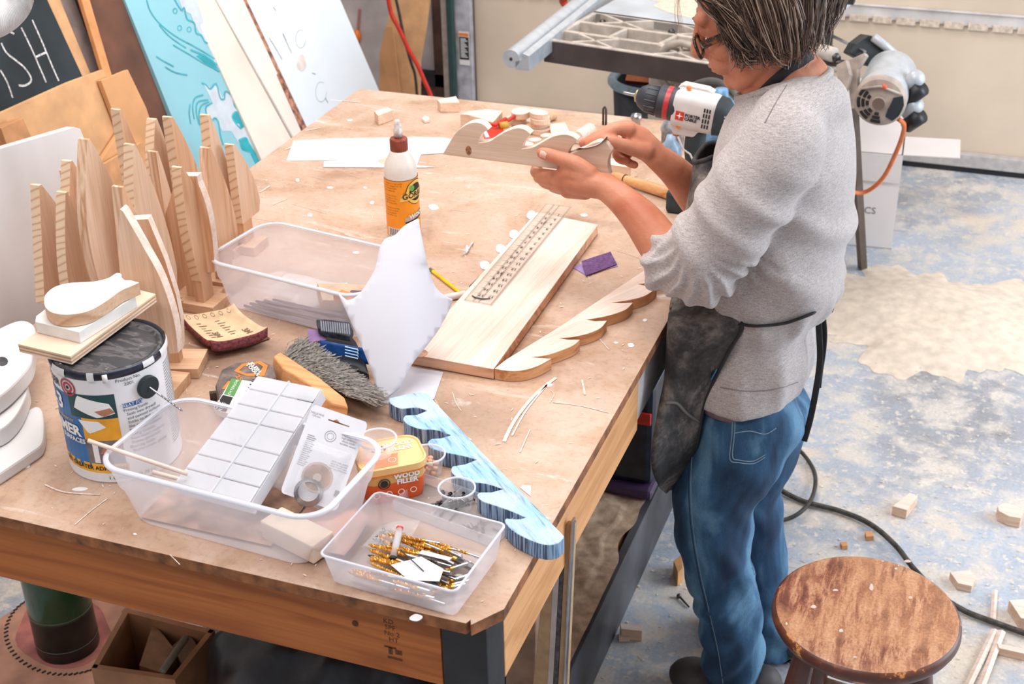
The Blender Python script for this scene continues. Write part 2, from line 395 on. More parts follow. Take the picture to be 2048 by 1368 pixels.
def patch(mb, pix, o, n, mi=0, eps=.0006):
    pts = [PP(p, o, n) for p in pix]; n = Vector(n).normalized()
    if (CAM-pts[0]).dot(n) < 0: n = -n
    a = V(0, 0, 0)
    for i in range(len(pts)): a += pts[i].cross(pts[(i+1) % len(pts)])
    if a.dot(n) < 0: pts = pts[::-1]
    mb.add([p+n*eps for p in pts], [tuple(range(len(pts)))], mi)
# chalkboard with chalk letters
chalk_m = plain('chalkboard', (36, 44, 48), .85, var=.3, scale=4)
r, n, o = lean('chalkboard', ((-260, 0), (-160, 152)), ((95, 0), (165, 152)), -1.85, .33, .35, 1.45, .018, chalk_m, 'black chalkboard lettered in white chalk leaning at the far left')
ck = plain('chalk', (190, 186, 184), .9, var=.2, scale=200)
b = MB()
for ln in ([(2, 86), (12, 105), (30, 120), (48, 135), (60, 152), (61, 163), (50, 171), (37, 171)], [(42, 55), (60, 92), (76, 128), (92, 165)], [(64, 40), (82, 80), (100, 123), (117, 162)], [(70, 115), (80, 110), (92, 105)], [(0, 140), (14, 165), (25, 196)], [(10, 62), (20, 64), (28, 68)]):
    ribbon(b, ln, o, n, .0052)
build('chalk_letters', b, ck, r)
lean('tan_plank', ((97, 0), (167, 152)), ((121, 0), (181, 146)), -1.86, .33, 0, 1.45, .018, M['mdf'], 'narrow tan plank leaning right of the chalkboard')
lean('grey_sheet', ((121, 0), (181, 146)), ((150, 0), (204, 146)), -1.885, .33, 0, 1.45, .01, plain('greige', (176, 160, 154), .8), 'pale grey sheet leaning behind the tan plank')
lean('dark_sheet', ((145, 0), (195, 146)), ((178, 0), (222, 146)), -1.91, .33, 0, 1.45, .01, plain('taupe', (120, 104, 100), .8), 'darker grey brown sheet leaning behind the pale grey sheet')
lean('hardboard_sheet', ((163, 0), (214, 146)), ((250, 0), (345, 235)), -1.86, .31, 0, 1.45, .016, M['mdf_dark'], 'large dark brown hardboard panel leaning beside the turquoise board')
lean('orange_plank', ((163, 0), (209, 152)), ((180, 0), (224, 150)), -1.845, .31, 0, 1.45, .012, plain('orange_edge', (214, 146, 92), .7), 'slim orange brown strip along the left side of the dark panel')
# turquoise wave board
sky_m = plain('pale_turquoise_paint', (140, 194, 206), .4, var=.03, scale=3)
r, n, o = lean('wave_board', ((250, 0), (345, 235)), ((382, 0), (527, 312)), -1.83, .33, 0, 1.42, .018, [sky_m], 'pale turquoise painted board with teal ocean waves leaning on the left')
teal = plain('teal_line', (62, 168, 180), .5, var=.08); tealw = plain('teal_fill', (40, 158, 170), .5); foam = plain('foam_paint', (196, 204, 212), .6, var=.03)
b = MB()
patch(b, [(356, -6), (365, 20), (381, 28), (390, 52), (400, 68), (412, 84), (424, 110), (434, 140), (440, 150), (392, -6)], o, n, 1)
patch(b, [(404, 164), (414, 169), (421, 176), (429, 168), (437, 178), (445, 196), (453, 184), (463, 196), (468, 214), (478, 222), (490, 256), (512, 300), (520, 318), (486, 300), (462, 262), (444, 262), (430, 236), (416, 242), (411, 220), (414, 208), (424, 204), (416, 186)], o, n, 1, eps=.0005)
patch(b, [(492, 274), (476, 280), (484, 300), (500, 306), (512, 330), (524, 330)], o, n, 2, eps=.0009)
patch(b, [(470, 222), (464, 232), (470, 246), (478, 248), (482, 258), (488, 254), (482, 238), (478, 224)], o, n, 2, eps=.0009)
patch(b, [(404, 108), (428, 122), (440, 146), (430, 140), (410, 126), (392, 112)], o, n, 2, eps=.0009)
build('foam_shapes', b, [sky_m, foam, tealw], r)
b = MB()
for ln, w in (([(293, 0), (300, 22), (318, 46), (350, 72), (390, 94), (430, 118), (440, 128)], .004), ([(318, 50), (340, 74), (372, 96)], .004),
              ([(346, 90), (380, 110), (410, 128), (438, 142)], .004), ([(312, 113), (330, 124), (347, 133)], .004), ([(330, 134), (350, 145), (374, 150)], .004),
              ([(381, 100), (410, 112), (434, 130)], .006),
              ([(346, -6), (362, 20), (368, 16), (374, 38), (388, 46), (392, 66), (402, 70), (410, 84), (420, 88), (432, 110)], .005),
              ([(403, 166), (412, 170), (420, 178), (430, 168), (434, 172), (440, 196), (448, 198), (450, 184), (458, 186), (466, 198), (470, 214), (482, 226)], .005),
              ([(406, 190), (390, 196), (385, 214), (388, 238)], .004), ([(416, 200), (396, 204), (392, 222), (398, 250)], .004), ([(380, 208), (378, 226), (381, 248)], .004),
              ([(418, 204), (402, 212), (398, 236), (408, 270), (426, 300)], .004),
              ([(424, 206), (412, 214), (413, 228), (420, 242), (430, 236), (437, 246), (440, 268), (446, 290)], .005), ([(404, 262), (418, 290), (436, 312)], .004), ([(470, 224), (464, 234), (472, 248), (482, 258)], .005), ([(478, 280), (492, 276), (498, 290)], .005)):
    ribbon(b, ln, o, n, w, eps=.0013)
for cx, cy in ((350, 22), (359, 56), (378, 59)):
    ribbon(b, [(cx+4*math.cos(a), cy+5*math.sin(a)) for a in [k*math.pi/4 for k in range(9)]], o, n, .003, sm=2)
build('wave_lines', b, teal, r)
lean('cream_plank', ((377, 0), (520, 312)), ((430, 0), (580, 272)), -1.80, .36, 0, 1.35, .045, plain('cream_wood', (232, 216, 202), .5, var=.04, scale=5), 'cream plank leaning right against the turquoise board')
lean('brown_edged_plank', ((424, 0), (576, 276)), ((436, 0), (590, 268)), -1.84, .36, 0, 1.35, .02, plain('brown_gap', (196, 140, 104), .7, var=.1, scale=8), 'narrow brown plank leaning between the two cream planks')
lean('cream_board', ((432, 0), (586, 270)), ((487, 0), (606, 256)), -1.80, .40, 0, 1.35, .03, plain('cream_panel', (232, 222, 212), .5, var=.03, scale=3), 'wide cream panel leaning left of the big white board')
lean('ragged_strip', ((483, 0), (602, 257)), ((494, 0), (613, 252)), -1.785, .42, 0, 1.3, .02, plain('ragged_edge', (150, 104, 84), .85, var=.35, scale=60), 'thin ragged brown strip down the left side of the white board')
r, n, o = lean('white_board', ((492, 0), (612, 254)), ((681, 0), (758, 180)), -1.80, .41, 0, 1.25, .018, M['white_cool'], 'biggest white board with scuff marks leaning left of the grey wall')
gph = plain('graphite', (150, 152, 160), .8, var=.2, scale=120)
for ln in ([(538, 76), (550, 95), (564, 119)], [(566, 70), (573, 85), (583, 106)], [(565, 66), (572, 80)], [(546, 14), (552, 22)], [(650, 196), (656, 206)], [(624, 146), (631, 149)]): b = MB(); ribbon(b, ln, o, n, .003); build('pencil_scuff', b, gph, r)
for cx, cy, rx, ry in ((601, 78, 10, 18), (642, 184, 11, 20)): b = MB(); ribbon(b, [(cx+rx*math.cos(a), cy+ry*math.sin(a)) for a in [k*math.pi/6 for k in range(11)]], o, n, .0012, sm=3); build('pencil_circle', b, gph, r)
b = MB(); patch(b, [(603+9*math.cos(a)*(1+.2*math.sin(3*a)), 126+17*math.sin(a)) for a in [k*math.pi/8 for k in range(16)]], o, n); build('tan_smudge', b, plain('smudge', (222, 210, 204), .7), r)
# brown card / mdf offcuts and the blank white panel nearest the bench
def pix_slab(name, pix, x0, s, th, mat, label, cat='board', **k):
    n = V(1, 0, s).normalized(); o = V(x0, 0, 0); pts = [PP(p, o, n) for p in pix]; c = sum(pts, V(0, 0, 0))/len(pts)
    return tag(build(name, MB().prism(pts, -n*th), mat, at=c, bevel=.0012, **k), label, cat), n, o
pix_slab('hardboard_offcut', [(-60, 254), (0, 226), (138, 164), (206, 139), (228, 175), (262, 250), (290, 330), (290, 480), (-60, 480)], -1.73, .2, .012, M['mdf'], 'wide tan hardboard offcut across the foot of the chalkboard')
pix_slab('square_offcut', [(202, 161), (256, 139), (293, 216), (330, 330), (240, 380), (196, 330), (240, 262)], -1.715, .2, .012, plain('tan_board', (206, 152, 104), .75, var=.05, scale=8), 'smaller square cornered tan offcut right of the wide hardboard')
pix_slab('lower_offcut', [(190, 338), (283, 284), (330, 340), (300, 470), (220, 470)], -1.70, .2, .01, plain('tan_board_low', (202, 148, 102), .75), 'lowest tan offcut behind the wooden sails')
pix_slab('dark_block', [(2, 256), (46, 236), (66, 281), (16, 296)], -1.69, .2, .03, plain('brown_block', (188, 134, 90), .75), 'small brown block resting above the blank white panel')
pix_slab('blank_white_panel', [(-170, 346), (148, 254), (161, 258), (182, 310), (205, 390), (225, 470), (230, 560), (60, 700), (-170, 860)], -1.625, .06, .018, plain('blank_panel', (222, 222, 224), .45, var=.015, scale=3), 'big blank white panel leaning between bench and chalkboard')
# flexible hose, top left
hz = thing('dust_hose', 'ribbed pale dust hose in the top left corner', 'hose', PX((20, 20), -1.6))
pts = [PX(p, -1.66) for p in spline([(-60, 40), (-20, 34), (10, 14), (24, -12), (28, -60)], 10)]
b = MB(); b.tube(pts, [.021+.0022*math.sin(i*2.2) for i in range(len(pts))], 20)
pp = []
for i in range(len(pts)-1):
    for k in range(6): pp.append(pts[i].lerp(pts[i+1], k/6))
b = MB().tube(pp, [.036+.0016*math.sin(i*1.25) for i in range(len(pp))], 24)
build('hose_wall', b, plain('hose_grey', (206, 204, 204), .5), hz, smooth=True)
# ================================================================== workbench
BX0, BX1, BY0, BY1, TZ = -1.599, -.5215, 1.2768, 3.134, .9
def m_top():
    m, nt, b = newmat('worn_benchtop'); v = mapping(nt); 
    big = noise(nt, v, 2.2, 5, .8); md = noise(nt, v, 7, 7, .8, .65); fn = noise(nt, v, 90, 5, 0, .7)
    base = ramp(nt, [(.28, (170, 132, 106)), (.47, (190, 154, 128)), (.7, (204, 176, 154))]); nt.links.new(big, base.inputs[0])
    r = ramp(nt, [(.30, (150, 116, 92)), (.42, (190, 156, 130)), (.6, (212, 188, 170))]); nt.links.new(md, r.inputs[0])
    c = mixc(nt, .55, base.outputs[0], r.outputs[0])
    # darker worn zone where glue and stain collected
    st = noise(nt, mapping(nt, (1, 1, 1), loc=(.3, .1, 0)), 3.1, 6, .4); rs = ramp(nt, [(.60, (0, 0, 0, 1)), (.68, (.7, .7, .7, 1))]); nt.links.new(st, rs.inputs[0])
    c = mixc(nt, rs.outputs[0], c, (150, 112, 86))
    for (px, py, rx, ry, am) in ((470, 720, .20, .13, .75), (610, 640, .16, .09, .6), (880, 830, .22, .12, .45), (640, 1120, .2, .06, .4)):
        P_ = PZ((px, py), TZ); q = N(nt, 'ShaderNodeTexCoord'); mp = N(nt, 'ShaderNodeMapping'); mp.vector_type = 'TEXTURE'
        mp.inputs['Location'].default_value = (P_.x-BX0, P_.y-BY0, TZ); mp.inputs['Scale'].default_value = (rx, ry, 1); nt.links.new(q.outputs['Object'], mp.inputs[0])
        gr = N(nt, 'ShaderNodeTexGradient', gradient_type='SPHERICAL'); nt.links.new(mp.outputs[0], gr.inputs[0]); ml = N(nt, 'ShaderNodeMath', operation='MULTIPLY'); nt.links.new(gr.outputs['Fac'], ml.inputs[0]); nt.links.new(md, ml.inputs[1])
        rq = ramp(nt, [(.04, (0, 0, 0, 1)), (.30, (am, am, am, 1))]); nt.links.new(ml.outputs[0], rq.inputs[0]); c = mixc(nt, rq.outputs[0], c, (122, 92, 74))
    # scraped white paint
    pv = mapping(nt, (3, 14, 1), (0, 0, .9)); ps = noise(nt, pv, 1.4, 9, .6, .75); rp = ramp(nt, [(.58, (0, 0, 0, 1)), (.70, (.8, .8, .8, 1))]); nt.links.new(ps, rp.inputs[0])
    c = mixc(nt, rp.outputs[0], c, (232, 222, 214))
    pv = mapping(nt, (30, 5, 1), (0, 0, .5)); ps = noise(nt, pv, 1.4, 6, .9, .7); rp = ramp(nt, [(.68, (0, 0, 0, 1)), (.74, (.7, .7, .7, 1))]); nt.links.new(ps, rp.inputs[0])
    c = mixc(nt, rp.outputs[0], c, (228, 216, 206))
    sp = ramp(nt, [(.3, (.80, .78, .76, 1)), (.5, (1, 1, 1, 1)), (.72, (1.0, 1.0, 1.0, 1))]); nt.links.new(fn, sp.inputs[0])
    c = mixc(nt, 1, c, sp.outputs[0], 'MULTIPLY'); nt.links.new(c, b.inputs['Base Color'])
    b.inputs['Roughness'].default_value = .5; bump(nt, b, fn, .12, .001); return m
wb = thing('workbench', 'large wooden workbench with worn tan top standing in the middle', 'workbench', (BX0, BY0, 0))
pf = PZ((932, 1246), .9); pc = PZ((1008, 1218), .9)
top = [V(BX0, BY0, TZ), V(pf.x, BY0, TZ), V(pf.x+.003, BY0+.008, TZ), V(pf.x+.007, BY0-.001, TZ), V(BX1, pc.y, TZ), V(BX1, BY1, TZ), V(BX0, BY1, TZ)]
edge_m = plain('chipped_board_edge', (138, 88, 54), .85, var=.2, scale=45, bmp=.5)
b = MB().prism(top, (0, 0, -.019), 0, 1)
build('bench_top', b, [m_top(), edge_m], wb, bevel=.0012)
FA = BY0+.018
build('front_apron', MB().box((BX0+.01, FA, .765), (-.603, FA+.038, .881)), M['apron_wood'], wb, bevel=.002)
SX = BX1-.016
b = MB().box((SX-.038, FA+.0625, .745), (SX, 2.02, .881)); build('side_apron', b, M['side_wood'], wb, bevel=.002, label='tan lumber rail under the right bench edge')
build('side_apron', MB().box((SX-.036, 2.022, .76), (SX-.002, BY1-.02, .881)), plain('greyed_rail', (206, 200, 200), .6, var=.05), wb, bevel=.002, label='whitened rear rail under the right bench edge')
build('left_apron', MB().box((BX0+.012, FA+.04, .765), (BX0+.05, BY1-.02, .881)), M['side_wood'], wb)
build('back_apron', MB().box((BX0+.05, BY1-.06, .765), (SX-.04, BY1-.02, .881)), M['apron_wood'], wb)
blk = plain('flaked_black_paint', (24, 25, 28), .55, var=.5, scale=14, bmp=.3)
for k, (x0, x1, y0, y1, mm) in enumerate(((-.6025, SX, FA-.0, FA+.062, blk), (BX0+.055, BX0+.125, 2.05, 2.12, M['side_wood']), (-.66, -.58, BY1-.15, BY1-.065, M['side_wood']), (BX0+.06, BX0+.15, BY1-.15, BY1-.065, M['side_wood']))):
    build('leg', MB().box((x0, y0, 0), (x1, y1, .881)), mm, wb, bevel=.003, label='front leg painted flaking black' if k == 0 else None)
# grade stamp on the front apron
b = MB()
fn_ = plane_fn((PY((778, 1262), FA).x, FA, PY((778, 1262), FA).z), (1, 0, 0), (0, 0, 1))
for row in range(4): put_text(b, ['KD', 'SPF', 'No 2', 'HT'][row], .011, lambda u, v, q=row: fn_(u+.002*q, v+.016-.010*q))
for sx, sz, w, h in ((0, -.028, .018, .003), (0, -.034, .006, .012), (.012, -.034, .010, .008), (.006, -.046, .022, .004)): b.add([fn_(sx-w/2, sz-h/2), fn_(sx+w/2, sz-h/2), fn_(sx+w/2, sz+h/2), fn_(sx-w/2, sz+h/2)], [(0, 1, 2, 3)])
build('grade_stamp', b, plain('stamp_ink', (96, 48, 18), .8, var=.2, scale=300), wb)
p = PY((711, 1246), FA); b = MB().lathe([(.0045, 0), (.0045, .001)], Matrix.Translation(p+V(0, -.0008, 0)) @ Matrix.Rotation(math.pi/2, 4, 'X'), 10); build('knot', b, plain('knot_dark', (74, 40, 20), .8), wb)
# lower shelf with drifted sawdust and black edge board
SHX = -.655; SHZ = .165
build('lower_shelf', MB().box((-1.24, 1.36, SHZ-.03), (SHX-.03, 3.08, SHZ-.008)), M['side_wood'], wb)
build('shelf_edge', MB().box((SHX-.02, 1.30, .0), (SHX, 3.10, SHZ)), plain('black_edge_board', (62, 62, 66), .5, var=.4, scale=6, bmp=.1), wb, bevel=.002, label='black painted edge board of the lower shelf')
def dust(u, w):
    y = 1.33+1.74*w; x = -1.2+(SHX-.009-.012*max(0, math.sin(y*8)+.7*math.sin(y*21+1)+.4*math.sin(y*47))+1.2)*u
    rnd = math.sin(x*31+y*9)*math.sin(y*23-x*11)*.5+math.sin(x*71+y*53)*.25+math.sin(x*133-y*97)*.15+math.sin(x*211+y*170)*.08
    zz = SHZ-.004+.014*(.7+.5*rnd)
    if u > .93: zz = SHZ+.0025+.002*rnd
    return V(x, y, zz)
sd_m = plain('sawdust', (190, 160, 134), .95, var=.12, scale=40, bmp=.6)
o = build('sawdust_drift', MB().grid(dust, 90, 160), sd_m, wb, smooth=True); o['kind'] = 'stuff'
T = TZ
M['bin'] = frosted('frosted_bin_plastic', (232, 228, 234), .52, .3)
M['bin_rim'] = frosted('frosted_rim', (236, 238, 246), .75, .2)
M['clear'] = frosted('clear_plastic', (240, 242, 246), .28, .06)
M['clear2'] = frosted('clear_lid_plastic', (238, 240, 245), .55, .12)
# ------------------------------------------------------------------ translucent storage bins
def storage_bin(label, c, rz, bw, bl, tw, tl, h, r=.03, rim=.007, grp=None, step=True, wall=.0018):
    t = thing('storage_bin', label, 'storage bin', (c[0], c[1], T), math.radians(rz), grp)
    A = t.matrix_basis
    def ring(w, l, rr, z): return [A @ V(x, y, z) for x, y in rrect(0, 0, w, l, rr, 9)]
    def skin(levels):
        b = MB(); k = None
        for i, (w, l, rr, z) in enumerate(levels):
            R = ring(w, l, rr, z); k = len(R); b.v += [tuple(p) for p in R]
        for i in range(len(levels)-1):
            for j in range(k): b.f.append((i*k+j, i*k+(j+1) % k, (i+1)*k+(j+1) % k, (i+1)*k+j)); b.m.append(0)
        return b, k
    def L(z, off=0): q = z/h; return (bw+(tw-bw)*q-off, bl+(tl-bl)*q-off, r, z)
    lv = [(bw-.02, bl-.02, r*.8, .0006), (bw-.006, bl-.006, r*.95, .002), (bw, bl, r, .006)]
    if step: lv += [L(h*.55), (lambda q: (q[0]+.005, q[1]+.005, q[2], q[3]))(L(h*.6))]
    lv += [(lambda q: (q[0]+(.005 if step else 0), q[1]+(.005 if step else 0), q[2], q[3]))(L(h*.97))]
    b, k = skin(lv); b.f.append(tuple(range(k))[::-1]); b.m.append(0)
    build('bin_shell', b, M['bin'], t, smooth=True)
    b, k = skin([(tw, tl, r, h*.955), (tw+rim*2, tl+rim*2, r+rim, h*.95), (tw+rim*2, tl+rim*2, r+rim, h*.985), (tw+rim, tl+rim, r+rim*.5, h), (tw-.001, tl-.001, r, h*.99)])
    build('rim', b, M['bin_rim'], t, smooth=True)
    return t
big = storage_bin('large translucent storage bin at the front left of the bench holding the compartment box', (-.940, 1.400), -3.5, .305, .165, .352, .193, .103, r=.040)
mid = storage_bin('translucent storage bin standing behind the curled paper template', (-1.149, 2.010), -9, .312, .165, .335, .186, .098, r=.040)
sml = storage_bin('low square translucent bin full of gold drill bits at the bench corner', (-.660, 1.352), -4, .183, .132, .196, .152, .056, r=.008, rim=.0025, step=False)
# the contents of the middle bin
def rod(name, p0, p1, r, mat, label, cat, n=8, **k):
    p0 = Vector(p0); p1 = Vector(p1)
    return tag(build(name, MB().tube([p0, p1], r, n), mat, at=tuple(p0), smooth=k.get('smooth', False)), label, cat, k.get('group'))
tag(build('card_sleeve', MB().box((-.055, -.035, 0), (.055, .035, .022), 0, Matrix.Translation(V(-1.085, 2.02, T+.008)) @ Matrix.Rotation(.6, 4, 'Z') @ Matrix.Rotation(.18, 4, 'Y')), plain('kraft_card', (200, 172, 146), .8), at=(-1.085, 2.02, T+.008), rz=.6, bevel=.001), 'tan cardboard sleeve inside the bin behind the paper template', 'box')
tag(build('purple_sanding_pad', MB().box((-.04, -.03, 0), (.04, .03, .03), 0, Matrix.Translation(V(-1.035, 2.0, T+.006)) @ Matrix.Rotation(.2, 4, 'Z')), plain('purple_dark', (104, 84, 112), .8), at=(-1.035, 2.0, T), bevel=.003), 'dusky purple sanding pad at the right end of the middle bin', 'sanding pad')
tag(build('blue_orange_packet', MB().box((-.03, -.012, 0), (.03, .012, .01), 0, Matrix.Translation(V(-1.045, 1.955, T+.05)) @ Matrix.Rotation(-.2, 4, 'Z')), plain('packet_orange', (226, 132, 78), .5, var=.2, scale=40), at=(-1.045, 1.955, T+.05)), 'small orange packet inside the near right corner of the middle bin', 'packet')
for k in range(9):
    a = V(-1.265+.006*k, 1.955+.011*(k % 3), T+.006+.0045*(k//3)); c = a+V(.20, -.035+.006*(k % 4)+.012*math.sin(k), .002)
    rod('blade_strip', a, c, .0028, plain('strip_grey', (120, 110, 128), .4, metal=.3) if k == 0 else bpy.data.materials['strip_grey'], 'long thin grey strip lying along the near side of the middle bin', 'strip', 4, group='grey strips in the middle bin')
tag(build('clear_packet', MB().grid(lambda u, w: V(-1.24+.13*u, 1.98+.09*w, T+.02+.012*math.sin(7*u)*math.cos(5*w)), 10, 8), M['clear'], at=(-1.2, 2, T), smooth=True), 'crinkled clear packet at the left end of the middle bin', 'packet')
# ------------------------------------------------------------------ paint can
CC = V(-1.199, 1.478, T); CR = .0835; CH = .188
can = thing('paint_can', 'round white labelled primer can with a smeared black lid at the left of the bench', 'paint can', CC)
CM = Matrix.Translation(CC)
build('can_body', MB().lathe([(CR-.003, 0), (CR, .001), (CR+.0008, .003), (CR, .005), (CR, CH-.012)], CM, 64), plain('label_white', (228, 226, 228), .4, var=.01), can, smooth=True, auto=.6)
dk = plain('dark_rim', (32, 34, 48), .3, metal=.3, var=.5, scale=40)
m, nt, bs = newmat('paint_smeared_lid'); vv = mapping(nt, (9, 30, 9)); rr = ramp(nt, [(.50, (44, 44, 50)), (.56, (92, 88, 88)), (.66, (60, 58, 60)), (.72, (226, 224, 224))]); nt.links.new(noise(nt, vv, 2.2, 7, .7, .6), rr.inputs[0]); nt.links.new(rr.outputs[0], bs.inputs['Base Color']); bs.inputs['Roughness'].default_value = .45; M['lid'] = m
build('rim', MB().lathe([(CR, CH-.012), (CR+.0015, CH-.009), (CR+.002, CH-.002), (CR+.0005, CH+.001), (CR-.002, CH), (CR-.004, CH-.004)], CM, 64, cap=False), dk, can, smooth=True)
build('lid', MB().lathe([(CR-.003, CH-.004), (CR-.006, CH-.001), (CR-.010, CH-.001), (CR-.012, CH-.006), (CR-.016, CH-.005), (0, CH-.004)], CM, 64, cap=False), M['lid'], can, smooth=True)
b = MB()
for a0, a1, w in ((-2.1, -1.75, .004), (-1.32, -1.2, .006), (-.35, -.1, .002), (.1, .9, .003)):
    b = MB().lathe([(CR+.0024, CH-.006-w), (CR+.0027, CH-.004), (CR+.001, CH+.0016)], CM, 12, a0=a0, a1=a1, cap=False); build('paint_drip', b, M['white_paint'], can, smooth=True)
b = MB().tube([CC+V((CR+.003)*math.cos(-1.02), (CR+.003)*math.sin(-1.02), CH-.002-.012*k) for k in range(2)], .004, 6)
build('paint_drip', b, M['white_paint'], can, smooth=True)
def cpoly2(mb, fn, pts, mi, step=.0035):
    us = [p[0] for p in pts]; a, c = min(us), max(us); k = max(1, int((c-a)/step+.99)); k = min(k, 24)
    def rng(u):
        zs = []
        for i in range(len(pts)):
            (u0, v0), (u1, v1) = pts[i], pts[(i+1) % len(pts)]
            if min(u0, u1)-1e-9 <= u <= max(u0, u1)+1e-9:
                if abs(u1-u0) < 1e-9: zs += [v0, v1]
                else: zs.append(v0+(v1-v0)*(u-u0)/(u1-u0))
        return (min(zs), max(zs)) if zs else (0, 0)
    R = [(a+(c-a)*i/k,)+rng(a+(c-a)*i/k) for i in range(k+1)]
    mb.add([q for (u, z0, z1) in R for q in (fn(u, z0), fn(u, z1))], [(2*i, 2*i+2, 2*i+3, 2*i+1) for i in range(k)], mi)
def disc(mb, fn, u, v, r, mi, r0=0, n=24):
    if r0: mb.add([fn(u+q*math.cos(2*math.pi*k/n), v+q*math.sin(2*math.pi*k/n)) for k in range(n) for q in (r0, r)], [(2*k, 2*k+1, (2*k+3) % (2*n), (2*k+2) % (2*n)) for k in range(n)], mi)
    else: cpoly2(mb, fn, [(u+r*math.cos(2*math.pi*k/n), v+r*math.sin(2*math.pi*k/n)) for k in range(n)], mi, r/5)
CA = math.atan2(-CC.y, -CC.x)
def cyl_fn(C, R, A0, z0, eps=.0004, skew=0):
    return lambda u, v: C+V((R+eps)*math.cos(A0+u/R), (R+eps)*math.sin(A0+u/R), z0+v+skew*u)
def cyl_grid(mb, C, R, u0, u1, v0, v1, mi=0, eps=.0003, n=10, top=None):
    f = cyl_fn(C, R, CA_, 0, eps)
    mb.grid(lambda a, b_: f(u0+(u1-u0)*a, v0+(v1-v0)*b_), n, 1, mi)
CA_ = CA
def rad(d): return math.radians(d)*CR
lab = [plain('label_blue', (28, 112, 178), .35, var=.2, scale=8), plain('label_green', (16, 66, 70), .4), plain('label_amber', (236, 166, 40), .4), plain('label_grey', (112, 104, 106), .4, var=.2, scale=30), plain('label_band', (240, 176, 56), .4), M['white_ink'], M['ink'], plain('label_red', (176, 52, 62), .4), plain('label_skin', (186, 124, 92), .5), plain('label_tag', (38, 104, 166), .4)]
b = MB()
cyl_grid(b, CC, CR, rad(-110), rad(-38), .028, .148, 0)
cyl_grid(b, CC, CR, rad(-52), rad(-2), .112, .152, 1, .0004)
cyl_grid(b, CC, CR, rad(-40), rad(-2), .075, .112, 2, .0004)
cyl_grid(b, CC, CR, rad(-40), rad(-2), .034, .075, 3, .0004)
cyl_grid(b, CC, CR, rad(-110), rad(0), .018, .034, 4, .0005)
def cpoly(b, pts, mi, eps):
    cpoly2(b, cyl_fn(CC, CR, CA, 0, eps), [(rad(a), z) for a, z in pts], mi)
cpoly(b, [(-46, .128), (-40, .150), (-8, .137), (-4, .120), (-22, .114)], 5, .0007)
cpoly(b, [(-44, .108), (-22, .108), (-15, .098), (-34, .086)], 5, .0007)
cpoly(b, [(-24, .125), (-8, .130), (-4, .122), (-16, .116)], 8, .0009)
cpoly(b, [(-26, .052), (-20, .066), (-4, .070), (-3, .056)], 8, .0009)
cpoly(b, [(-33, .072), (-27, .072), (-27, .036), (-33, .036)], 5, .0008)
cyl_grid(b, CC, CR, rad(4), rad(24), .126, .133, 9, .0004, 4)
build('label_print', b, lab, can)
b = MB(); f = cyl_fn(CC, CR, CA, 0, .0009)
disc(b, f, rad(-50), .160, .0145, 0, .0115); disc(b, f, rad(-50), .160, .0088, 0, .0052); disc(b, f, rad(-50), .160, .0028, 1)
build('target_logo', b, [lab[7], M['ink']], can)
def canword(s, size, a, z, mi_mat, nm, **k):
    b = MB(); ff = cyl_fn(CC, CR, CA, 0, .0011); put_text(b, s, size, lambda u, v: ff(rad(a)+u, z+v), **k); return build(nm, b, mi_mat, can)
canword('SSER', .016, -66, .160, M['ink'], 'lettering', ax='RIGHT') if False else canword('ZINSSER', .0165, -62, .161, M['ink'], 'lettering', ax='RIGHT', bold=.0004)
canword('1-2-3', .036, -62, .128, M['white_ink'], 'lettering', ax='RIGHT', bold=.0012)
canword('Exterior', .009, -50, .104, lab[4], 'lettering', ax='RIGHT')
canword('PRIMER', .024, -44, .086, M['white_ink'], 'lettering', ax='RIGHT', bold=.0010)
canword('ALL SURFACES', .011, -40, .070, M['white_ink'], 'lettering', ax='RIGHT', bold=.0003)
canword('50% GREATER ADHESION', .0098, -1, .026, M['ink'], 'lettering', ax='RIGHT', bold=.0002)
canword('1 GALLON (3.78 L)', .0085, -22, .010, M['ink'], 'lettering', ax='LEFT')
canword('Product No.\n2001', .0075, 14, .168, M['ink'], 'lettering')
canword('GREAT FOR:', .0075, 14, .1295, M['white_ink'], 'lettering')
canword('Priming Inside\n  Seals new drywall\n  and painted surfaces\n  Sticks to slick surfaces\n  like paneling, glass\n  Primes for wallpaper\nPriming Outside\n  Seals wood, masonry\n  Primes galvanized\nBlocking Stains\n  Blocks smoke, grease', .0066, 4, .087, M['ink'], 'lettering', ax='LEFT', ls=1.05)
b = MB()
for k in range(30): cyl_grid(b, CC, CR, rad(56+k*.15), rad(104), .030+.0046*k, .0318+.0046*k, 0, .0004, 8)
build('fine_print', b, plain('faded_ink', (150, 148, 150), .7), can)
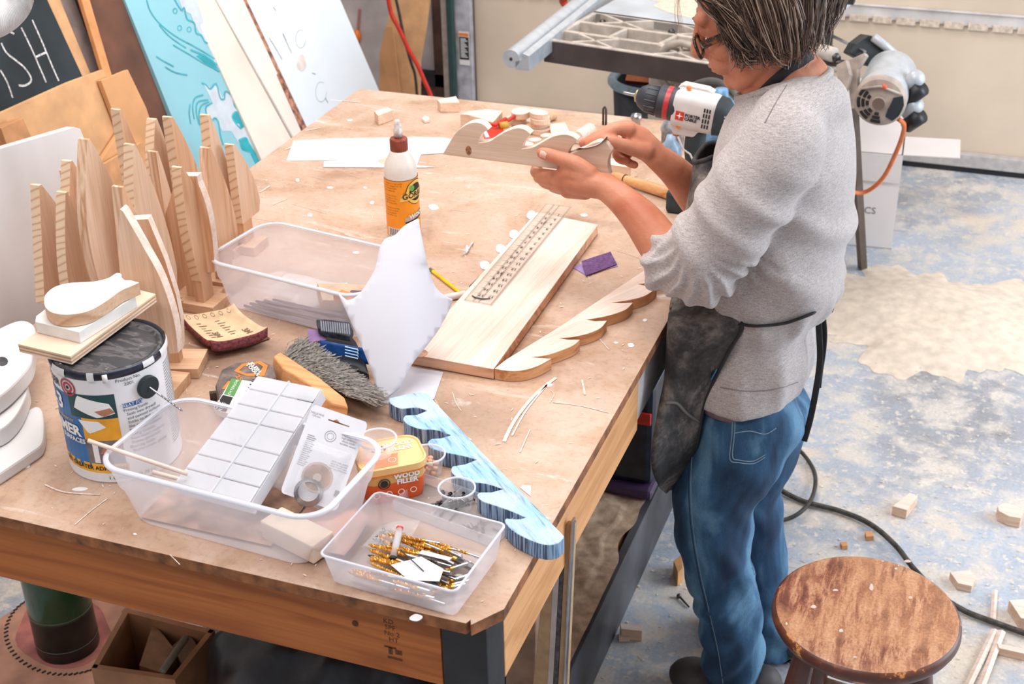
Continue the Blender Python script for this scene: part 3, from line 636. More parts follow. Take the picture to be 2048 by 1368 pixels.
# black magnet disc and drill bit stuck in its middle
f = cyl_fn(CC, CR, CA, 0, 0); pc_ = f(rad(32), .148); nn = V(math.cos(CA+math.radians(32)), math.sin(CA+math.radians(32)), 0)
mg = thing('round_magnet', 'black round magnet holding a drill bit on the paint can', 'magnet', pc_)
b = MB().lathe([(.0175, 0), (.0175, .005), (.016, .006), (0, .006)], Matrix.Translation(pc_+nn*.0004) @ nn.to_track_quat('Z', 'Y').to_matrix().to_4x4(), 28); build('magnet_disc', b, plain('magnet_black', (20, 34, 38), .5), mg, auto=.5, smooth=True)
q0 = pc_+nn*.0066; dd = (PP((318, 785), q0, V(-.3, .9, .3)) - q0).normalized()
dd = (V(.80, -.10, -.36)).normalized()
def twist_bit(name, p0, p1, r, mat, parent=None, shank=None, label=None, cat='drill bit', group=None, hexs=False, turns=None):
    p0 = Vector(p0); p1 = Vector(p1); L_ = (p1-p0).length; d = (p1-p0).normalized(); u = d.orthogonal().normalized(); w = d.cross(u)
    turns = turns or L_*.66/(r*7)
    b = MB(); k = max(14, int(turns*9)); fl_ = .68
    for i in range(k+1):
        t = i/k; s_ = t*L_*fl_; ph = 2*math.pi*turns*t; tip = min(1, t*k/2) if i < 2 else 1
        for j in range(8):
            an = math.pi*2*j/8; rr_ = r*(1 if abs(math.cos(an)) > .6 else .55)*max(.1, tip)
            b.v.append(tuple(p0+d*s_+u*(rr_*math.cos(an+ph))+w*(rr_*math.sin(an+ph))))
    for i in range(k):
        for j in range(8): a = i*8+j; c = i*8+(j+1) % 8; b.f.append((a, c, c+8, a+8)); b.m.append(0)
    b.tube([p0+d*L_*fl_, p0+d*L_*(.74)], r*.98, 10, 0)
    b.tube([p0+d*L_*.74, p1], r*(1.15 if hexs else .96), 6 if hexs else 10, 1)
    ms_ = [mat, shank or M['steel']]
    if parent is not None: return build(name, b, ms_, parent, smooth=False)
    o_ = build(name, b, ms_, at=tuple(p0)); return tag(o_, label, cat, group)
twist_bit('drill_bit', q0+dd*.062, q0, .0016, M['steel'], label='thin silver drill bit sticking out of the round magnet')
# ------------------------------------------------------------------ stack on the can
Z1 = T+CH+.0012
def slab(name, pix, z, th, mats, label, cat='board', side=None, bevel=.001, rz=0, group=None, parent=None, **k):
    pts = [PZ(p, z) for p in pix]; c = sum(pts, V(0, 0, 0))/len(pts)
    b = MB().prism(pts, (0, 0, -th), 0, side)
    if parent: return build(name, b, mats, parent, bevel=bevel, **k)
    return tag(build(name, b, mats, at=(c.x, c.y, z-th), rz=rz, bevel=bevel, **k), label, cat, group)
ply = thing('plywood_square', 'bare plywood offcut lying lowest on the paint can lid', 'board', (CC.x-.02, CC.y, Z1))
pts = [PZ(p, Z1+.013) for p in ((36, 688), (141, 713), (311, 588), (225, 566))]
for i in range(5): build('ply_layer', MB().prism([p+V(0, 0, -.0027*(4-i)) for p in pts], (0, 0, -.0026)), [M['pine_pale'], M['mdf']][i % 2] if i < 4 else plain('ply_face', (230, 202, 178), .6, var=.03, scale=10), ply)
wp2 = plain('primed_block_paint', (232, 228, 222), .6, var=.03, scale=30)
slab('painted_block', [(70, 643), (72, 632), (90, 618), (210, 570), (268, 582), (271, 592), (157, 664)], Z1+.0132+.019, .019, wp2, 'white primed block lying between the plywood and the fish shape', 'block')
fish = spline([(88, 606), (90, 590), (108, 574), (135, 566), (160, 564), (190, 562), (215, 556), (232, 546), (242, 547), (243, 554)], 5)+[(250, 560), (262, 560), (278, 565)]+spline([(278, 565), (262, 572), (240, 582), (215, 600), (185, 618), (160, 626), (130, 629), (105, 625), (92, 616), (88, 606)], 5)[:-1]
o = slab('fish_cutout', fish, Z1+.0326+.021, .0205, [M['white_paint'], M['pine_warm']], 'fish shaped wooden cutout with white painted top crowning the can', 'cutout', side=1, rz=.7)
# white rounded pieces at the far left
for nm, pix, z, th, lab_ in (('rounded_white_board', spline([(-60, 690), (0, 655), (40, 640), (66, 648), (72, 672), (66, 700), (60, 728), (30, 764), (0, 790), (-60, 830)], 4), T+.085, .03, 'upper rounded white painted piece at the left edge'),
                             ('curved_white_board', spline([(-60, 800), (0, 782), (30, 770), (48, 760), (56, 772), (48, 800), (30, 832), (0, 858), (-60, 880)], 4), T+.052, .03, 'middle curved white piece under the upper one at the left edge'),
                             ('long_white_board', spline([(-60, 905), (0, 850), (30, 834), (50, 822), (72, 812), (84, 820), (88, 850), (84, 885), (60, 905), (0, 945), (-60, 985)], 4), T+.021, .021, 'lowest white painted piece reaching toward the paint can')):
    slab(nm, pix, z, th, M['white_paint'], lab_, 'board', bevel=.004)
slab('grey_dot', [(4+12*math.cos(a), 722+9*math.sin(a)) for a in [k*math.pi/6 for k in range(12)]], T+.0862, .001, M['dkgrey'], 'small grey disc on the upper white piece at the left edge', 'disc')
# ------------------------------------------------------------------ compartment box leaning in the big bin
og = thing('compartment_box', 'translucent compartment box with fourteen lids leaning out of the large bin', 'organizer', (-.99, 1.40, T+.02))
p00 = PZ((347, 965), T+.062); p10 = PZ((497, 1004), T+.062); pb = PZ((642, 775), T+.155); pa = PZ((515, 750), T+.155)
p10 = V(*p10); pa = PZ((515, 750), T+.130); pb = PZ((643, 776), T+.130); p10 = PZ((500, 1006), T+.062); U = (p10-p00); Vy = ((pa-p00)+(pb-p10))/2; Wd = U.length; Ln = Vy.length; U.normalize(); Vy = (Vy-U*Vy.dot(U)).normalized(); Nn = U.cross(Vy)
def OF(u, v, w): return (p00*(1-u)+p10*u)*(1-v)+(pa*(1-u)+pb*u)*v+Nn*w
def obox(b, u0, u1, v0, v1, w0, w1, mi=0):
    vs = [OF(u, v, w) for w in (w0, w1) for u, v in ((u0, v0), (u1, v0), (u1, v1), (u0, v1))]
    b.add(vs, [(3, 2, 1, 0), (4, 5, 6, 7), (0, 1, 5, 4), (1, 2, 6, 5), (2, 3, 7, 6), (3, 0, 4, 7)], mi)
b = MB(); obox(b, 0, 1, 0, 1, -.026, -.0245)
for a in (0, .49, .985): obox(b, a, a+.015, 0, 1, -.0245, -.004)
vs_ = [0, .09, .20, .33, .56, .69, .82, .93, 1]
vs_ = [0, .13, .26, .40, .60, .73, .87, 1]
for a in vs_: obox(b, 0, 1, max(0, a-.005), min(1, a+.002), -.0245, -.004)
build('tray', b, M['clear2'], og)
for c in range(2):
    for i in range(7):
        b = MB(); obox(b, .005+.5*c, .49+.5*c, vs_[i]+.004, vs_[i+1]-.004, -.003, 0)
        l = build('lid', b, M['clear2'], og, bevel=.0015)
b = MB(); obox(b, .488, .512, 0, 1, -.003, .0015); build('hinge_strip', b, M['clear2'], og)
random.seed(3)
for (u, v, n_, mt, nm) in ((.78, .92, 60, M['dksteel'], 'screws'), (.3, .5, 12, M['steel'], 'screws'), (.3, .17, 10, plain('brass', (186, 156, 92), .4, metal=.6), 'fittings')):
    b = MB()
    for k in range(n_):
        uu = u+random.uniform(-.13, .13); v_ = v+random.uniform(-.035, .035); a = random.uniform(0, 3.1)
        c = OF(uu, v_, -.021+random.uniform(0, .006)); d_ = (U*math.cos(a)+Vy*math.sin(a))*.004; b.tube([c-d_, c+d_], .0011, 5)
    build(nm, b, mt, og)['kind'] = 'stuff'
# ------------------------------------------------------------------ blister card pack
bc = thing('blister_pack', 'white carded blister pack with a round window standing in the large bin', 'package', (-.84, 1.40, T+.02))
q00 = PZ((560, 985), T+.05); q10 = PZ((668, 1022), T+.05); qa = PZ((648, 811), T+.17); qb = PZ((755, 857), T+.17)
n0_ = ((CAM-q00).normalized()+V(.0, 0, .25)).normalized(); q10, qa, qb = [PP(q, q00, n0_) for q in ((670, 1022), (644, 811), (755, 857))]
U2 = q10-q00; V2 = ((qa-q00)+(qb-q10))/2; W2 = ((qb-qa).length+U2.length)/2; L2 = V2.length; U2.normalize(); V2 = (V2-U2*V2.dot(U2)).normalized(); N2 = U2.cross(V2)
def CF(u, v, w=0): return q00+U2*u*W2+V2*v*L2+N2*w
outer = [(x*.0+px_, py_) for (px_, py_) in rrect(.5, .5, 1, 1, .06, 3) for x in (0,)]
hole = [(.50+.27*math.cos(k*math.pi/12), .27+.27*W2/L2*math.sin(k*math.pi/12)) for k in range(24)]
bm = bmesh.new()
vo = [bm.verts.new(CF(*p)) for p in outer]; vh = [bm.verts.new(CF(*p)) for p in hole]
slot = [(.42, .90), (.48, .925), (.54, .90), (.72, .90), (.72, .885), (.34, .885), (.34, .90)]; vsl = [bm.verts.new(CF(*p)) for p in slot]
ed = []
for L_ in (vo, vh, vsl):
    for i in range(len(L_)): ed.append(bm.edges.new((L_[i], L_[(i+1) % len(L_)])))
bmesh.ops.triangle_fill(bm, edges=ed, use_beauty=True, use_dissolve=False)
bm.verts.index_update(); b = MB(); b.add([v.co.copy() for v in bm.verts], [tuple(v.index for v in f_.verts) for f_ in bm.faces]); bm.free()
build('card', b, plain('card_white', (212, 211, 218), .45, var=.01), bc, solid=.0008)
b = MB()
def cpl(u, v): return CF(u, v, .0008)
put_text(b, 'TAILLE FINE\n125 mm', .0038, lambda u, v: CF(.13+u/W2, .90+v/L2, .0009)); put_text(b, 'Depth per turn\nhigh precision\nsharp blade\nvariable speed', .0042, lambda u, v: CF(.80+u/W2, .74+v/L2, .0009))
put_text(b, 'Made with quality\nsteel for use with\nsmall rotary tools\nwear eye protection', .0034, lambda u, v: CF(.78+u/W2, .45+v/L2, .0009))
for k in range(16): b.add([CF(.10, .34+.022*k, .0009), CF(.22+.02*(k % 3), .34+.022*k, .0009), CF(.22+.02*(k % 3), .347+.022*k, .0009), CF(.10, .347+.022*k, .0009)], [(0, 1, 2, 3)])
for r0, r1 in ((.0075, .0082), (.0045, .0050)): disc(b, lambda u, v: CF(.47+u/W2, .73+v/L2, .0009), 0, 0, r1, 0, r0)
for k in range(10): b.add([CF(.86+.008*k, .14, .0009), CF(.864+.008*k, .14, .0009), CF(.864+.008*k, .21, .0009), CF(.86+.008*k, .21, .0009)], [(0, 1, 2, 3)])
build('card_print', b, plain('card_ink', (140, 140, 146), .7), bc)
b = MB().grid(lambda u, v: CF(.06+.86*u, .02+.60*v, .001+.012*min(1, 8*u, 8*(1-u), 8*v, 8*(1-v))), 20, 20); build('blister', b, M['clear'], bc, smooth=True)
for i in range(5): build('cutting_ring', MB().lathe([(.019-.0012*i, 0), (.0205-.0012*i, .0004), (.019-.0012*i, .0012)], Matrix.Translation(CF(.45, .09, .003+.0022*i)) @ N2.to_track_quat('Z', 'Y').to_matrix().to_4x4(), 32, cap=False), M['steel'], bc, smooth=True)
build('blade_disc', MB().lathe([(.006, 0), (.019, .0), (.019, .001), (.006, .001)], Matrix.Translation(CF(.5, .27, .002)) @ N2.to_track_quat('Z', 'Y').to_matrix().to_4x4(), 32, cap=False), plain('copper_disc', (150, 116, 96), .35, metal=.6, var=.3), bc)
# second packet half hidden behind the card, and the rest inside the large bin
b = MB().grid(lambda u, v: CF(-.22+.5*u, .05+.5*v, -.02+.006*math.sin(9*u+3*v)), 8, 8); pk = tag(build('crinkled_packet', b, M['clear'], at=(-.87, 1.38, T+.03), smooth=True), 'crinkled clear packet tucked behind the blister card in the large bin', 'packet')
b = MB().grid(lambda u, v: V(-.86+.10*u, 1.34+.09*v, T+.012+.008*math.sin(6*u)*math.sin(5*v)), 8, 8); tag(build('brown_wrapper', b, plain('wrapper', (196, 150, 130), .5), at=(-.8, 1.38, T), smooth=True, solid=.001), 'brown wrapper lying in the bottom of the large bin', 'wrapper')
tag(build('sanding_block', MB().box((-.05, -.012, 0), (.05, .03, .03), 0, Matrix.Translation(V(-.84, 1.345, T+.003)) @ Matrix.Rotation(-.3, 4, 'Z')), plain('pale_block', (222, 200, 176), .7), at=(-.84, 1.345, T), bevel=.002), 'pale block glimpsed through the right front corner of the large bin', 'block')
tag(build('dowel_stick', MB().tube([PZ((176, 881), T+.118), PZ((375, 948), T+.075)], .0031, 10), M['pine_pale'], at=tuple(PZ((176, 881), T+.118)), smooth=True), 'longer thin wooden dowel resting over the rim of the large bin', 'dowel')
tag(build('dowel_stick', MB().tube([PZ((306, 944), T+.055), PZ((372, 962), T+.052), PZ((420, 975), T+.03)], .0031, 10), M['pine_pale'], at=tuple(PZ((306, 944), T+.055)), smooth=True), 'shorter thin wooden dowel lying inside the large bin', 'dowel')
b = MB()
random.seed(11)
tag(build('dusty_bottom', MB().grid(lambda u, v: V(-1.08+.21*u, 1.335+.13*v, T+.0045+.002*math.sin(20*u)*math.sin(17*v)), 12, 12), plain('bin_dust', (176, 140, 118), .9, var=.2, scale=30), at=(-1, 1.4, T), smooth=True), 'brown sawdust spread on the floor of the large bin', 'sawdust', kind='stuff')
# ------------------------------------------------------------------ small bin: gold drill bits
random.seed(5)
B0 = Matrix.Translation(V(-.660, 1.352, T)) @ Matrix.Rotation(math.radians(-4), 4, 'Z')
def bz(x, y, z): return B0 @ V(x, y, z)
spec = [(-.032, .052, .075, .024, .0046), (-.04, .043, .05, .016, .0036), (-.042, .036, .03, .017, .0034), (-.048, .03, .055, .028, .0026), (-.050, .024, .012, .016, .0022), (-.06, .018, .03, .010, .0026),
        (-.068, .010, .02, .006, .0033), (-.074, .004, .01, .0, .0028), (-.055, -.002, .07, .002, .0036), (-.070, -.006, -.01, -.008, .002), (-.062, -.012, .03, -.012, .0022), (-.055, -.02, .02, -.024, .0032),
        (.022, -.052, .075, .008, .0036), (.03, -.056, .082, -.006, .003), (.038, -.058, .084, -.02, .0033), (.02, -.042, .07, .016, .0028), (.044, -.05, .078, .0, .0026), (-.06, .045, -.01, .034, .0018), (-.03, .012, .05, .008, .002), (.01, .044, .08, .034, .0021), (-.02, -.045, .06, -.038, .0024), (-.07, -.05, .02, -.052, .003), (-.075, .03, -.02, .012, .0022), (.0, -.03, .05, -.05, .0024)]
random.seed(15)
for k in range(26):
    x0 = random.uniform(-.078, .0); y0 = random.uniform(-.058, .045); a_ = random.uniform(-.35, .15); L1 = random.uniform(.055, .085); spec.append((x0, y0, min(.083, x0+L1*math.cos(a_)), max(-.06, y0+L1*math.sin(a_)), random.uniform(.0016, .0034)))
for k, (x0, y0, x1, y1, r_) in enumerate(spec):
    z = .0055+r_+.0045*(k % 4)+(.004 if k > 23 else 0); a = bz(x0, y0, z); c = bz(x1, y1, z+.002)
    twist_bit('drill_bit', a, c, r_, M['gold'] if k not in (4, 9, 18) else M['dksteel'], hexs=k in (0, 8, 2), label='gold coated twist drill bit lying in the low bin' if k not in (4, 9, 18) else 'dark twist drill bit lying in the low bin', group='gold drill bits in the low bin' if k not in (4, 9, 18) else 'dark drill bits in the low bin')
sp = thing('screw_packet', 'clear packet of tiny screws at the left of the low bin', 'packet', bz(-.058, .04, .01))
build('bag', MB().grid(lambda u, v: bz(-.088+.06*u, .012+.06*v, .010+.016*math.sin(math.pi*u)*math.sin(math.pi*v)+.02*v*u), 10, 10), M['clear'], sp, smooth=True)
b = MB()
for k in range(70):
    c = bz(-.078+random.uniform(0, .036), .02+random.uniform(0, .03), .010+random.uniform(0, .01)); a = Vector((random.uniform(-1, 1), random.uniform(-1, 1), random.uniform(-.4, .4))).normalized()*.0035; b.tube([c-a, c+a], .0008, 4)
build('screws', b, M['steel'], sp)['kind'] = 'stuff'
mt = thing('marker_tube', 'small clear tube with a black end in the middle of the low bin', 'tube', bz(-.04, .01, .02))
ta = bz(-.042, .036, .034); tb = bz(-.030, -.006, .020); td = (tb-ta).normalized()
build('tube_body', MB().tube([ta, tb], .0048, 14), M['clear2'], mt, smooth=True)
build('tube_end', MB().tube([tb, tb+td*.004], .0052, 14), M['ink'], mt); build('tube_cap', MB().tube([ta-td*.003, ta], .005, 14), M['red'], mt)
for i, (pp, lb) in enumerate(((((-.02, -.030), (.012, -.004), (.052, -.018), (.058, -.042), (.02, -.055)), 'white paper slip lying over the bits in the low bin'), (((.004, .002), (.05, .000), (.052, .008), (.006, .010)), 'narrow folded paper tab in the low bin'))):
    tag(build('paper_slip', MB().prism([bz(x, y, .030+.004*math.sin(40*x)) for x, y in pp], (0, 0, .0006)), M['paper'], at=tuple(bz(.02, -.03, .03))), lb, 'paper')
rod('thin_pin', bz(-.018, -.006, .036), bz(.03, -.032, .034), .0008, M['dksteel'], 'thin dark pin lying on the white paper slip', 'pin', 6)
# ------------------------------------------------------------------ wooden sails on little stands
M['sail_edge'] = wood('sail_edge_grain', (236, 204, 168), (204, 158, 116), 2, ringsc=12)
def sawn_edge():
    m, nt, b = newmat('sawn_ring_edge'); v = mapping(nt, (24, 30, 34), (.7, .45, 0)); n = noise(nt, mapping(nt, (10, 10, 12)), 1, 2)
    w = N(nt, 'ShaderNodeTexWave'); w.bands_direction = 'Z'; w.inputs['Scale'].default_value = .9; w.inputs['Distortion'].default_value = 5; w.inputs['Detail'].default_value = 1; w.inputs['Detail Scale'].default_value = .5
    nt.links.new(v, w.inputs['Vector']); r = ramp(nt, [(.4, (232, 204, 174)), (.9, (222, 188, 156)), (1, (200, 156, 120))]); nt.links.new(w.outputs['Fac'], r.inputs[0])
    nt.links.new(r.outputs[0], b.inputs['Base Color']); b.inputs['Roughness'].default_value = .65; return m
M['ring'] = sawn_edge()
M['sailA'] = wood('sail_face_pale', (234, 204, 170), (218, 182, 144), 2, ringsc=7); M['sailB'] = wood('sail_face_amber', (228, 188, 148), (206, 158, 114), 2, ringsc=8)
def sail(k, top, by, wpx, side_lab, lean_=0.0, face='sailA', edge='ring', curve=0, s=1.0, stand=True, yaw=0, fb=0, fg=0):
    """top: photograph point of the near upper corner; by: photograph row where its stand meets the bench"""
    base = PZ((top[0]+9, by), T); X0 = base.x
    zt = PX(top, X0).z if False else PY(top, base.y).z
    H_ = zt-T; zb = T+.062 if stand else T
    t = thing('wooden_sail', side_lab, 'wooden sail', base, yaw, 'wooden sails on stands')
    R_ = Matrix.Translation(base) @ Matrix.Rotation(yaw, 4, 'Z') @ Matrix.Translation(-base)
    Wd_ = wpx*.00086/.62*s; h = zt-zb
    fr_, bk = [], []
    for i in range(17):
        q = i/16; z = zb+h*q
        w = Wd_*(1-q**(1.9 if curve >= 0 else 1.3))*(1 if q > .12 else .86+.14*q/.12)+.006
        y = base.y-.012+lean_*q*h; yf = y-fb*(1-q)-fg*math.sin(q*math.pi)
        fr_.append(V(X0-.0095, yf, z)); bk.append(V(X0-.0095, y+w, z))
    poly = fr_+bk[::-1]
    b = MB().prism([R_ @ p for p in poly], R_.to_3x3() @ V(.019, 0, 0), 0, 1)
    build('blade', b, [M[face], M[edge]], t, bevel=.0006)
    if stand:
        build('stem', MB().box((X0-.0095, base.y-.010, T+.019), (X0+.0095, base.y+.024, zb+.001), 0, R_), [M['pinez']], t, bevel=.0006)
        build('stand_block', MB().box((X0-.03, base.y-.022, T), (X0+.034, base.y+.036, T+.019), 0, R_), [M['pine_warm']], t, bevel=.001)
L_ = [('leftmost sail nearest the blank white panel', (123, 371), 640, 52, .0), ('short sail peeking out second from the left', (176, 342), 606, 18, .0),
      ('slim sail just right of the leftmost one with strong edge grain', (169, 389), 668, 26, .04), ('sail with bold wavy edge rings fourth from left', (198, 319), 640, 40, -.04),
      ('tall sail with striped edge left of the tallest pair', (236, 281), 676, 60, .0), ('tallest sail of the cluster behind the ringed ones', (284, 220), 560, 44, 0),
      ('sail with curved ringed edge in the centre of the cluster', (313, 293), 668, 50, .02), ('small sail with knotty edge in front of the centre', (294, 375), 735, 42, .0),
      ('sail with broad dark rings beneath the turquoise board', (346, 238), 540, 34, .0), ('second sail in front of the turquoise board with straight back', (377, 234), 548, 58, .0),
      ('pale short sail between the two turquoise backed ones', (344, 305), 598, 26, .02), ('sail leaning right just behind the middle stand', (399, 329), 618, 54, -.05),
      ('tall narrow sail before the teal foam on the board', (442, 229), 505, 38, .0), ('ringed sail in front of the tall narrow right hand one', (439, 297), 572, 46, .03), ('rightmost sail next to the bench edge', (481, 287), 500, 50, .0)]
for k, (lb, tp, by, w, ln) in enumerate(L_):
    sail(k, tp, by, w, 'upright '+lb, ln, ['sailA', 'sailB'][k % 2], ['ring', 'sail_edge', 'ring'][k % 3], s=1.0, fb=[.045, 0, .03, .035, .02, 0, .01, .03, .0, 0, 0, 0, .02, 0, 0][k], fg=[0, 0, .01, .02, .03, 0, .02, 0, .03, 0, 0, .01, 0, .015, 0][k])
# the big front sail, seen face on, and the one with the slanted edge beside it
def sail_poly(lab_, base, pix, th, yaw, face, stem, block, edge='pine_pale'):
    t = thing('wooden_sail', lab_, 'wooden sail', base, yaw, 'wooden sails on stands'); d = V(math.cos(yaw), math.sin(yaw), 0); n = V(math.sin(yaw), -math.cos(yaw), 0)
    pts = [PP(p, base, n) for p in pix]; build('blade', MB().prism(pts, -n*th, 0, 1), [M[face], M[edge]], t, bevel=.0006)
    R_ = Matrix.Translation(base) @ Matrix.Rotation(yaw, 4, 'Z')
    z = min(p.z for p in pts)
    build('stem', MB().box((stem[0], 0, .019), (stem[1], th, z-T+.001), 0, R_), [M['pinez']], t, bevel=.0006)
    build('stand_block', MB().box((block[0], -.02, 0), (block[1], th+.03, .019), 0, R_), [M['pine_warm']], t, bevel=.001)
sail_poly('upright large front sail with a knot figure below its pointed tip', PZ((318, 790), T), spline([(240, 418), (237, 470), (239, 540), (252, 620), (272, 680), (300, 712)], 5)+[(356, 706)]+spline([(356, 706), (348, 640), (322, 560), (290, 500), (262, 450), (243, 418)], 5)[:-1], .019, .12, 'sailA', (-.01, .016), (-.014, .035))
sail_poly('upright sail with long slanting edge left of the middle bin', PZ((395, 612), T), [(330, 430), (345, 380), (360, 352), (394, 352)]+spline([(396, 366), (412, 410), (424, 470), (430, 545)], 5)+[(364, 545), (340, 500)], .019, .10, 'sailB', (-.018, .010), (-.024, .034))
sail_poly('upright sail whose stand shows right of the front one', PZ((352, 745), T), [(262, 440), (296, 438), (330, 520), (352, 590), (362, 640), (364, 700), (330, 704), (300, 610), (272, 500)], .019, .30, 'sailB', (-.010, .010), (-.02, .045))
# ------------------------------------------------------------------ glue bottle
G = PZ((809, 471), T); G = V(G.x, G.y, T); GR = 34*mpp(G+V(0, 0, .08)); gz = lambda y: PY((806, y), G.y).z-T
GM = Matrix.Translation(G); GA = math.atan2(-G.y, -G.x)
gb = thing('glue_bottle', 'orange labelled wood glue bottle with a brown cap standing upright', 'bottle', G)
milk = plain('milky_plastic', (226, 218, 210), .35, var=.02)
z_sh = gz(335); z_cap = gz(300); z_capt = gz(277)
build('bottle_body', MB().lathe([(GR-.004, 0), (GR-.001, .002), (GR, .006), (GR-.0012, .008), (GR-.0012, z_sh-.006), (GR-.002, z_sh), (GR*.88, z_sh+.012), (GR*.55, z_cap-.004), (GR*.5, z_cap)], GM, 48), milk, gb, smooth=True)
capm = plain('brown_cap', (140, 62, 42), .4, var=.1, scale=60)
b = MB(); k = 48; pr = [(GR*.50, z_cap-.001), (GR*.52, z_cap+.001), (GR*.52, z_capt-.002), (GR*.48, z_capt), (.005, z_capt+.001)]
for i, (r_, z) in enumerate(pr):
    for j in range(k): rr_ = r_*(1-.03*(j % 2)) if i in (1, 2) else r_; b.v.append(tuple(G+V(rr_*math.cos(2*math.pi*j/k), rr_*math.sin(2*math.pi*j/k), z)))
for i in range(4):
    for j in range(k): b.f.append((i*k+j, i*k+(j+1) % k, (i+1)*k+(j+1) % k, (i+1)*k+j)); b.m.append(0)
build('cap', b, capm, gb)
zn = gz(241); build('nozzle', MB().lathe([(.0045, z_capt), (.0045, z_capt+.004), (.0085, z_capt+.004), (.0088, z_capt+.014), (.0068, z_capt+.026), (.0055, zn-.004), (.0045, zn), (0, zn)], GM, 20), plain('nozzle_grey', (214, 206, 202), .6, var=.15, scale=90), gb, smooth=True)
CA_ = GA; b = MB()
zl0, zl1 = gz(462), gz(350)
cyl_grid(b, G, GR, -GR*1.55, GR*1.9, zl0, zl1, 0, .0002, 24)
cyl_grid(b, G, GR, -GR*1.55, GR*1.9, zl1-.001, zl1, 1, .0003, 24); cyl_grid(b, G, GR, -GR*1.55, GR*1.9, zl0, zl0+.0008, 1, .0003, 24)
cyl_grid(b, G, GR, -GR*1.1, -GR*.12, zl0+.0012, zl0+.020, 2, .0004, 12)
for k in range(13): cyl_grid(b, G, GR, -GR*1.0+k*.0021, -GR*1.0+k*.0021+[.0007, .0013][k % 2], zl0+.003, zl0+.019, 1, .0006, 1)
gf = cyl_fn(G, GR, GA, 0, .0005)
disc(b, gf, GR*.95, zl1-.028, .026, 1); gf2 = cyl_fn(G, GR, GA, 0, .0008); disc(b, gf2, GR*.95, zl1-.028, .0245, 3); gf3 = cyl_fn(G, GR, GA, 0, .0011); disc(b, gf3, GR*.95, zl1-.028, .0185, 1); gf4 = cyl_fn(G, GR, GA, 0, .0013); disc(b, gf4, GR*.62, zl1-.018, .006, 4)
gf5 = cyl_fn(G, GR, GA, 0, .0016)
cpoly2(b, gf5, [(GR*u_, v_) for u_, v_ in ((-.15, zl1-.044), (-.1, zl1-.030), (.5, zl1-.027), (1.1, zl1-.024), (1.4, zl1-.023), (1.4, zl1-.037), (.5, zl1-.041))], 3)
cpoly2(b, gf2, [(GR*u_, v_) for u_, v_ in ((.10, zl0+.031), (.10, zl0+.043), (.8, zl0+.049), (1.5, zl0+.053), (1.5, zl0+.041), (.8, zl0+.036))], 5)
cpoly2(b, gf3, [(GR*u_, v_) for u_, v_ in ((.10, zl0+.031), (.10, zl0+.034), (.8, zl0+.039), (1.5, zl0+.044), (1.5, zl0+.041), (.8, zl0+.036))], 1)
for uu, vv_ in ((.30, zl0+.020), (.98, zl0+.026)): disc(b, gf2, GR*uu, vv_, .0095, 1); disc(b, gf3, GR*uu, vv_, .0085, 3); disc(b, gf4, GR*uu, vv_-.002, .004, 1)
build('label', b, [plain('label_orange', (246, 152, 30), .4, var=.02), M['ink'], M['white_ink'], plain('label_gold', (250, 200, 96), .4), plain('leaf_green', (96, 170, 76), .5), plain('label_greyish', (196, 184, 164), .4)], gb, smooth=False)
b = MB(); gf6 = cyl_fn(G, GR, GA, 0, .002)
put_text(b, 'GORILLA', .0155, lambda u, v: gf6(u, v+zl1-.0345+.07*u), ax='LEFT', bold=.0004)
put_text(b, 'INCREDIBLY', .0055, lambda u, v: gf6(GR*.20+u*.55, zl1-.022+v+u*.9))
put_text(b, '100% STRENGTH', .003, lambda u, v: gf6(GR*.45+u, zl0+.034+v+.08*u))
build('lettering', b, M['ink'], gb)
b = MB(); put_text(b, 'WOOD', .012, lambda u, v: gf6(GR*.35+u, zl0+.0435+v+.12*u), ax='LEFT', bold=.0004); build('lettering', b, M['white_ink'], gb)
b = MB(); gf7 = cyl_fn(G, GR, GA, 0, .0006)
for k, s_ in enumerate(('wood glue is a high quality', 'adhesive designed for use', 'in wood and hobby', 'work. Apply thin', '', 'Clamp for 20 min', 'then allow to cure.', 'Wipe off excess', 'with a damp cloth.', '', 'Store above freezing', 'Keep from children', 'Do not swallow.', 'Shake before use')):
    put_text(b, s_, .0038, lambda u, v, kk=k: gf7(-GR*1.15+u, zl1-.006-.0052*kk+v), ax='LEFT')
build('small_print', b, plain('brown_ink', (140, 82, 24), .6), gb)
# ------------------------------------------------------------------ paper sheets at the back
def sheet(name, pix, z, label, mat='paper', th=.0004, cat='paper', **k): return slab(name, pix, z, th, M[mat] if isinstance(mat, str) else mat, label, cat, bevel=0, **k)
sheet('paper_strip', [(587, 281), (660, 278), (686, 320), (573, 321)], T+.0008, 'left white paper strip at the back left of the bench')
sheet('paper_strip', [(650, 277), (840, 274), (886, 275), (930, 282), (900, 305), (842, 309), (834, 330), (872, 334), (850, 335), (790, 335), (647, 334), (648, 322), (686, 320)], T+.0016, 'long white paper strip running behind the glue bottle')
slab('pattern_cutout', spline([(756, 322), (762, 317), (775, 315), (790, 318), (800, 322), (796, 327), (780, 329), (764, 327), (756, 322)], 3)[:-1], T+.0022, .0005, plain('tan_offcut_flat', (216, 186, 160), .7), 'tan rounded pattern piece at the foot of the paper strip', 'template', bevel=0)
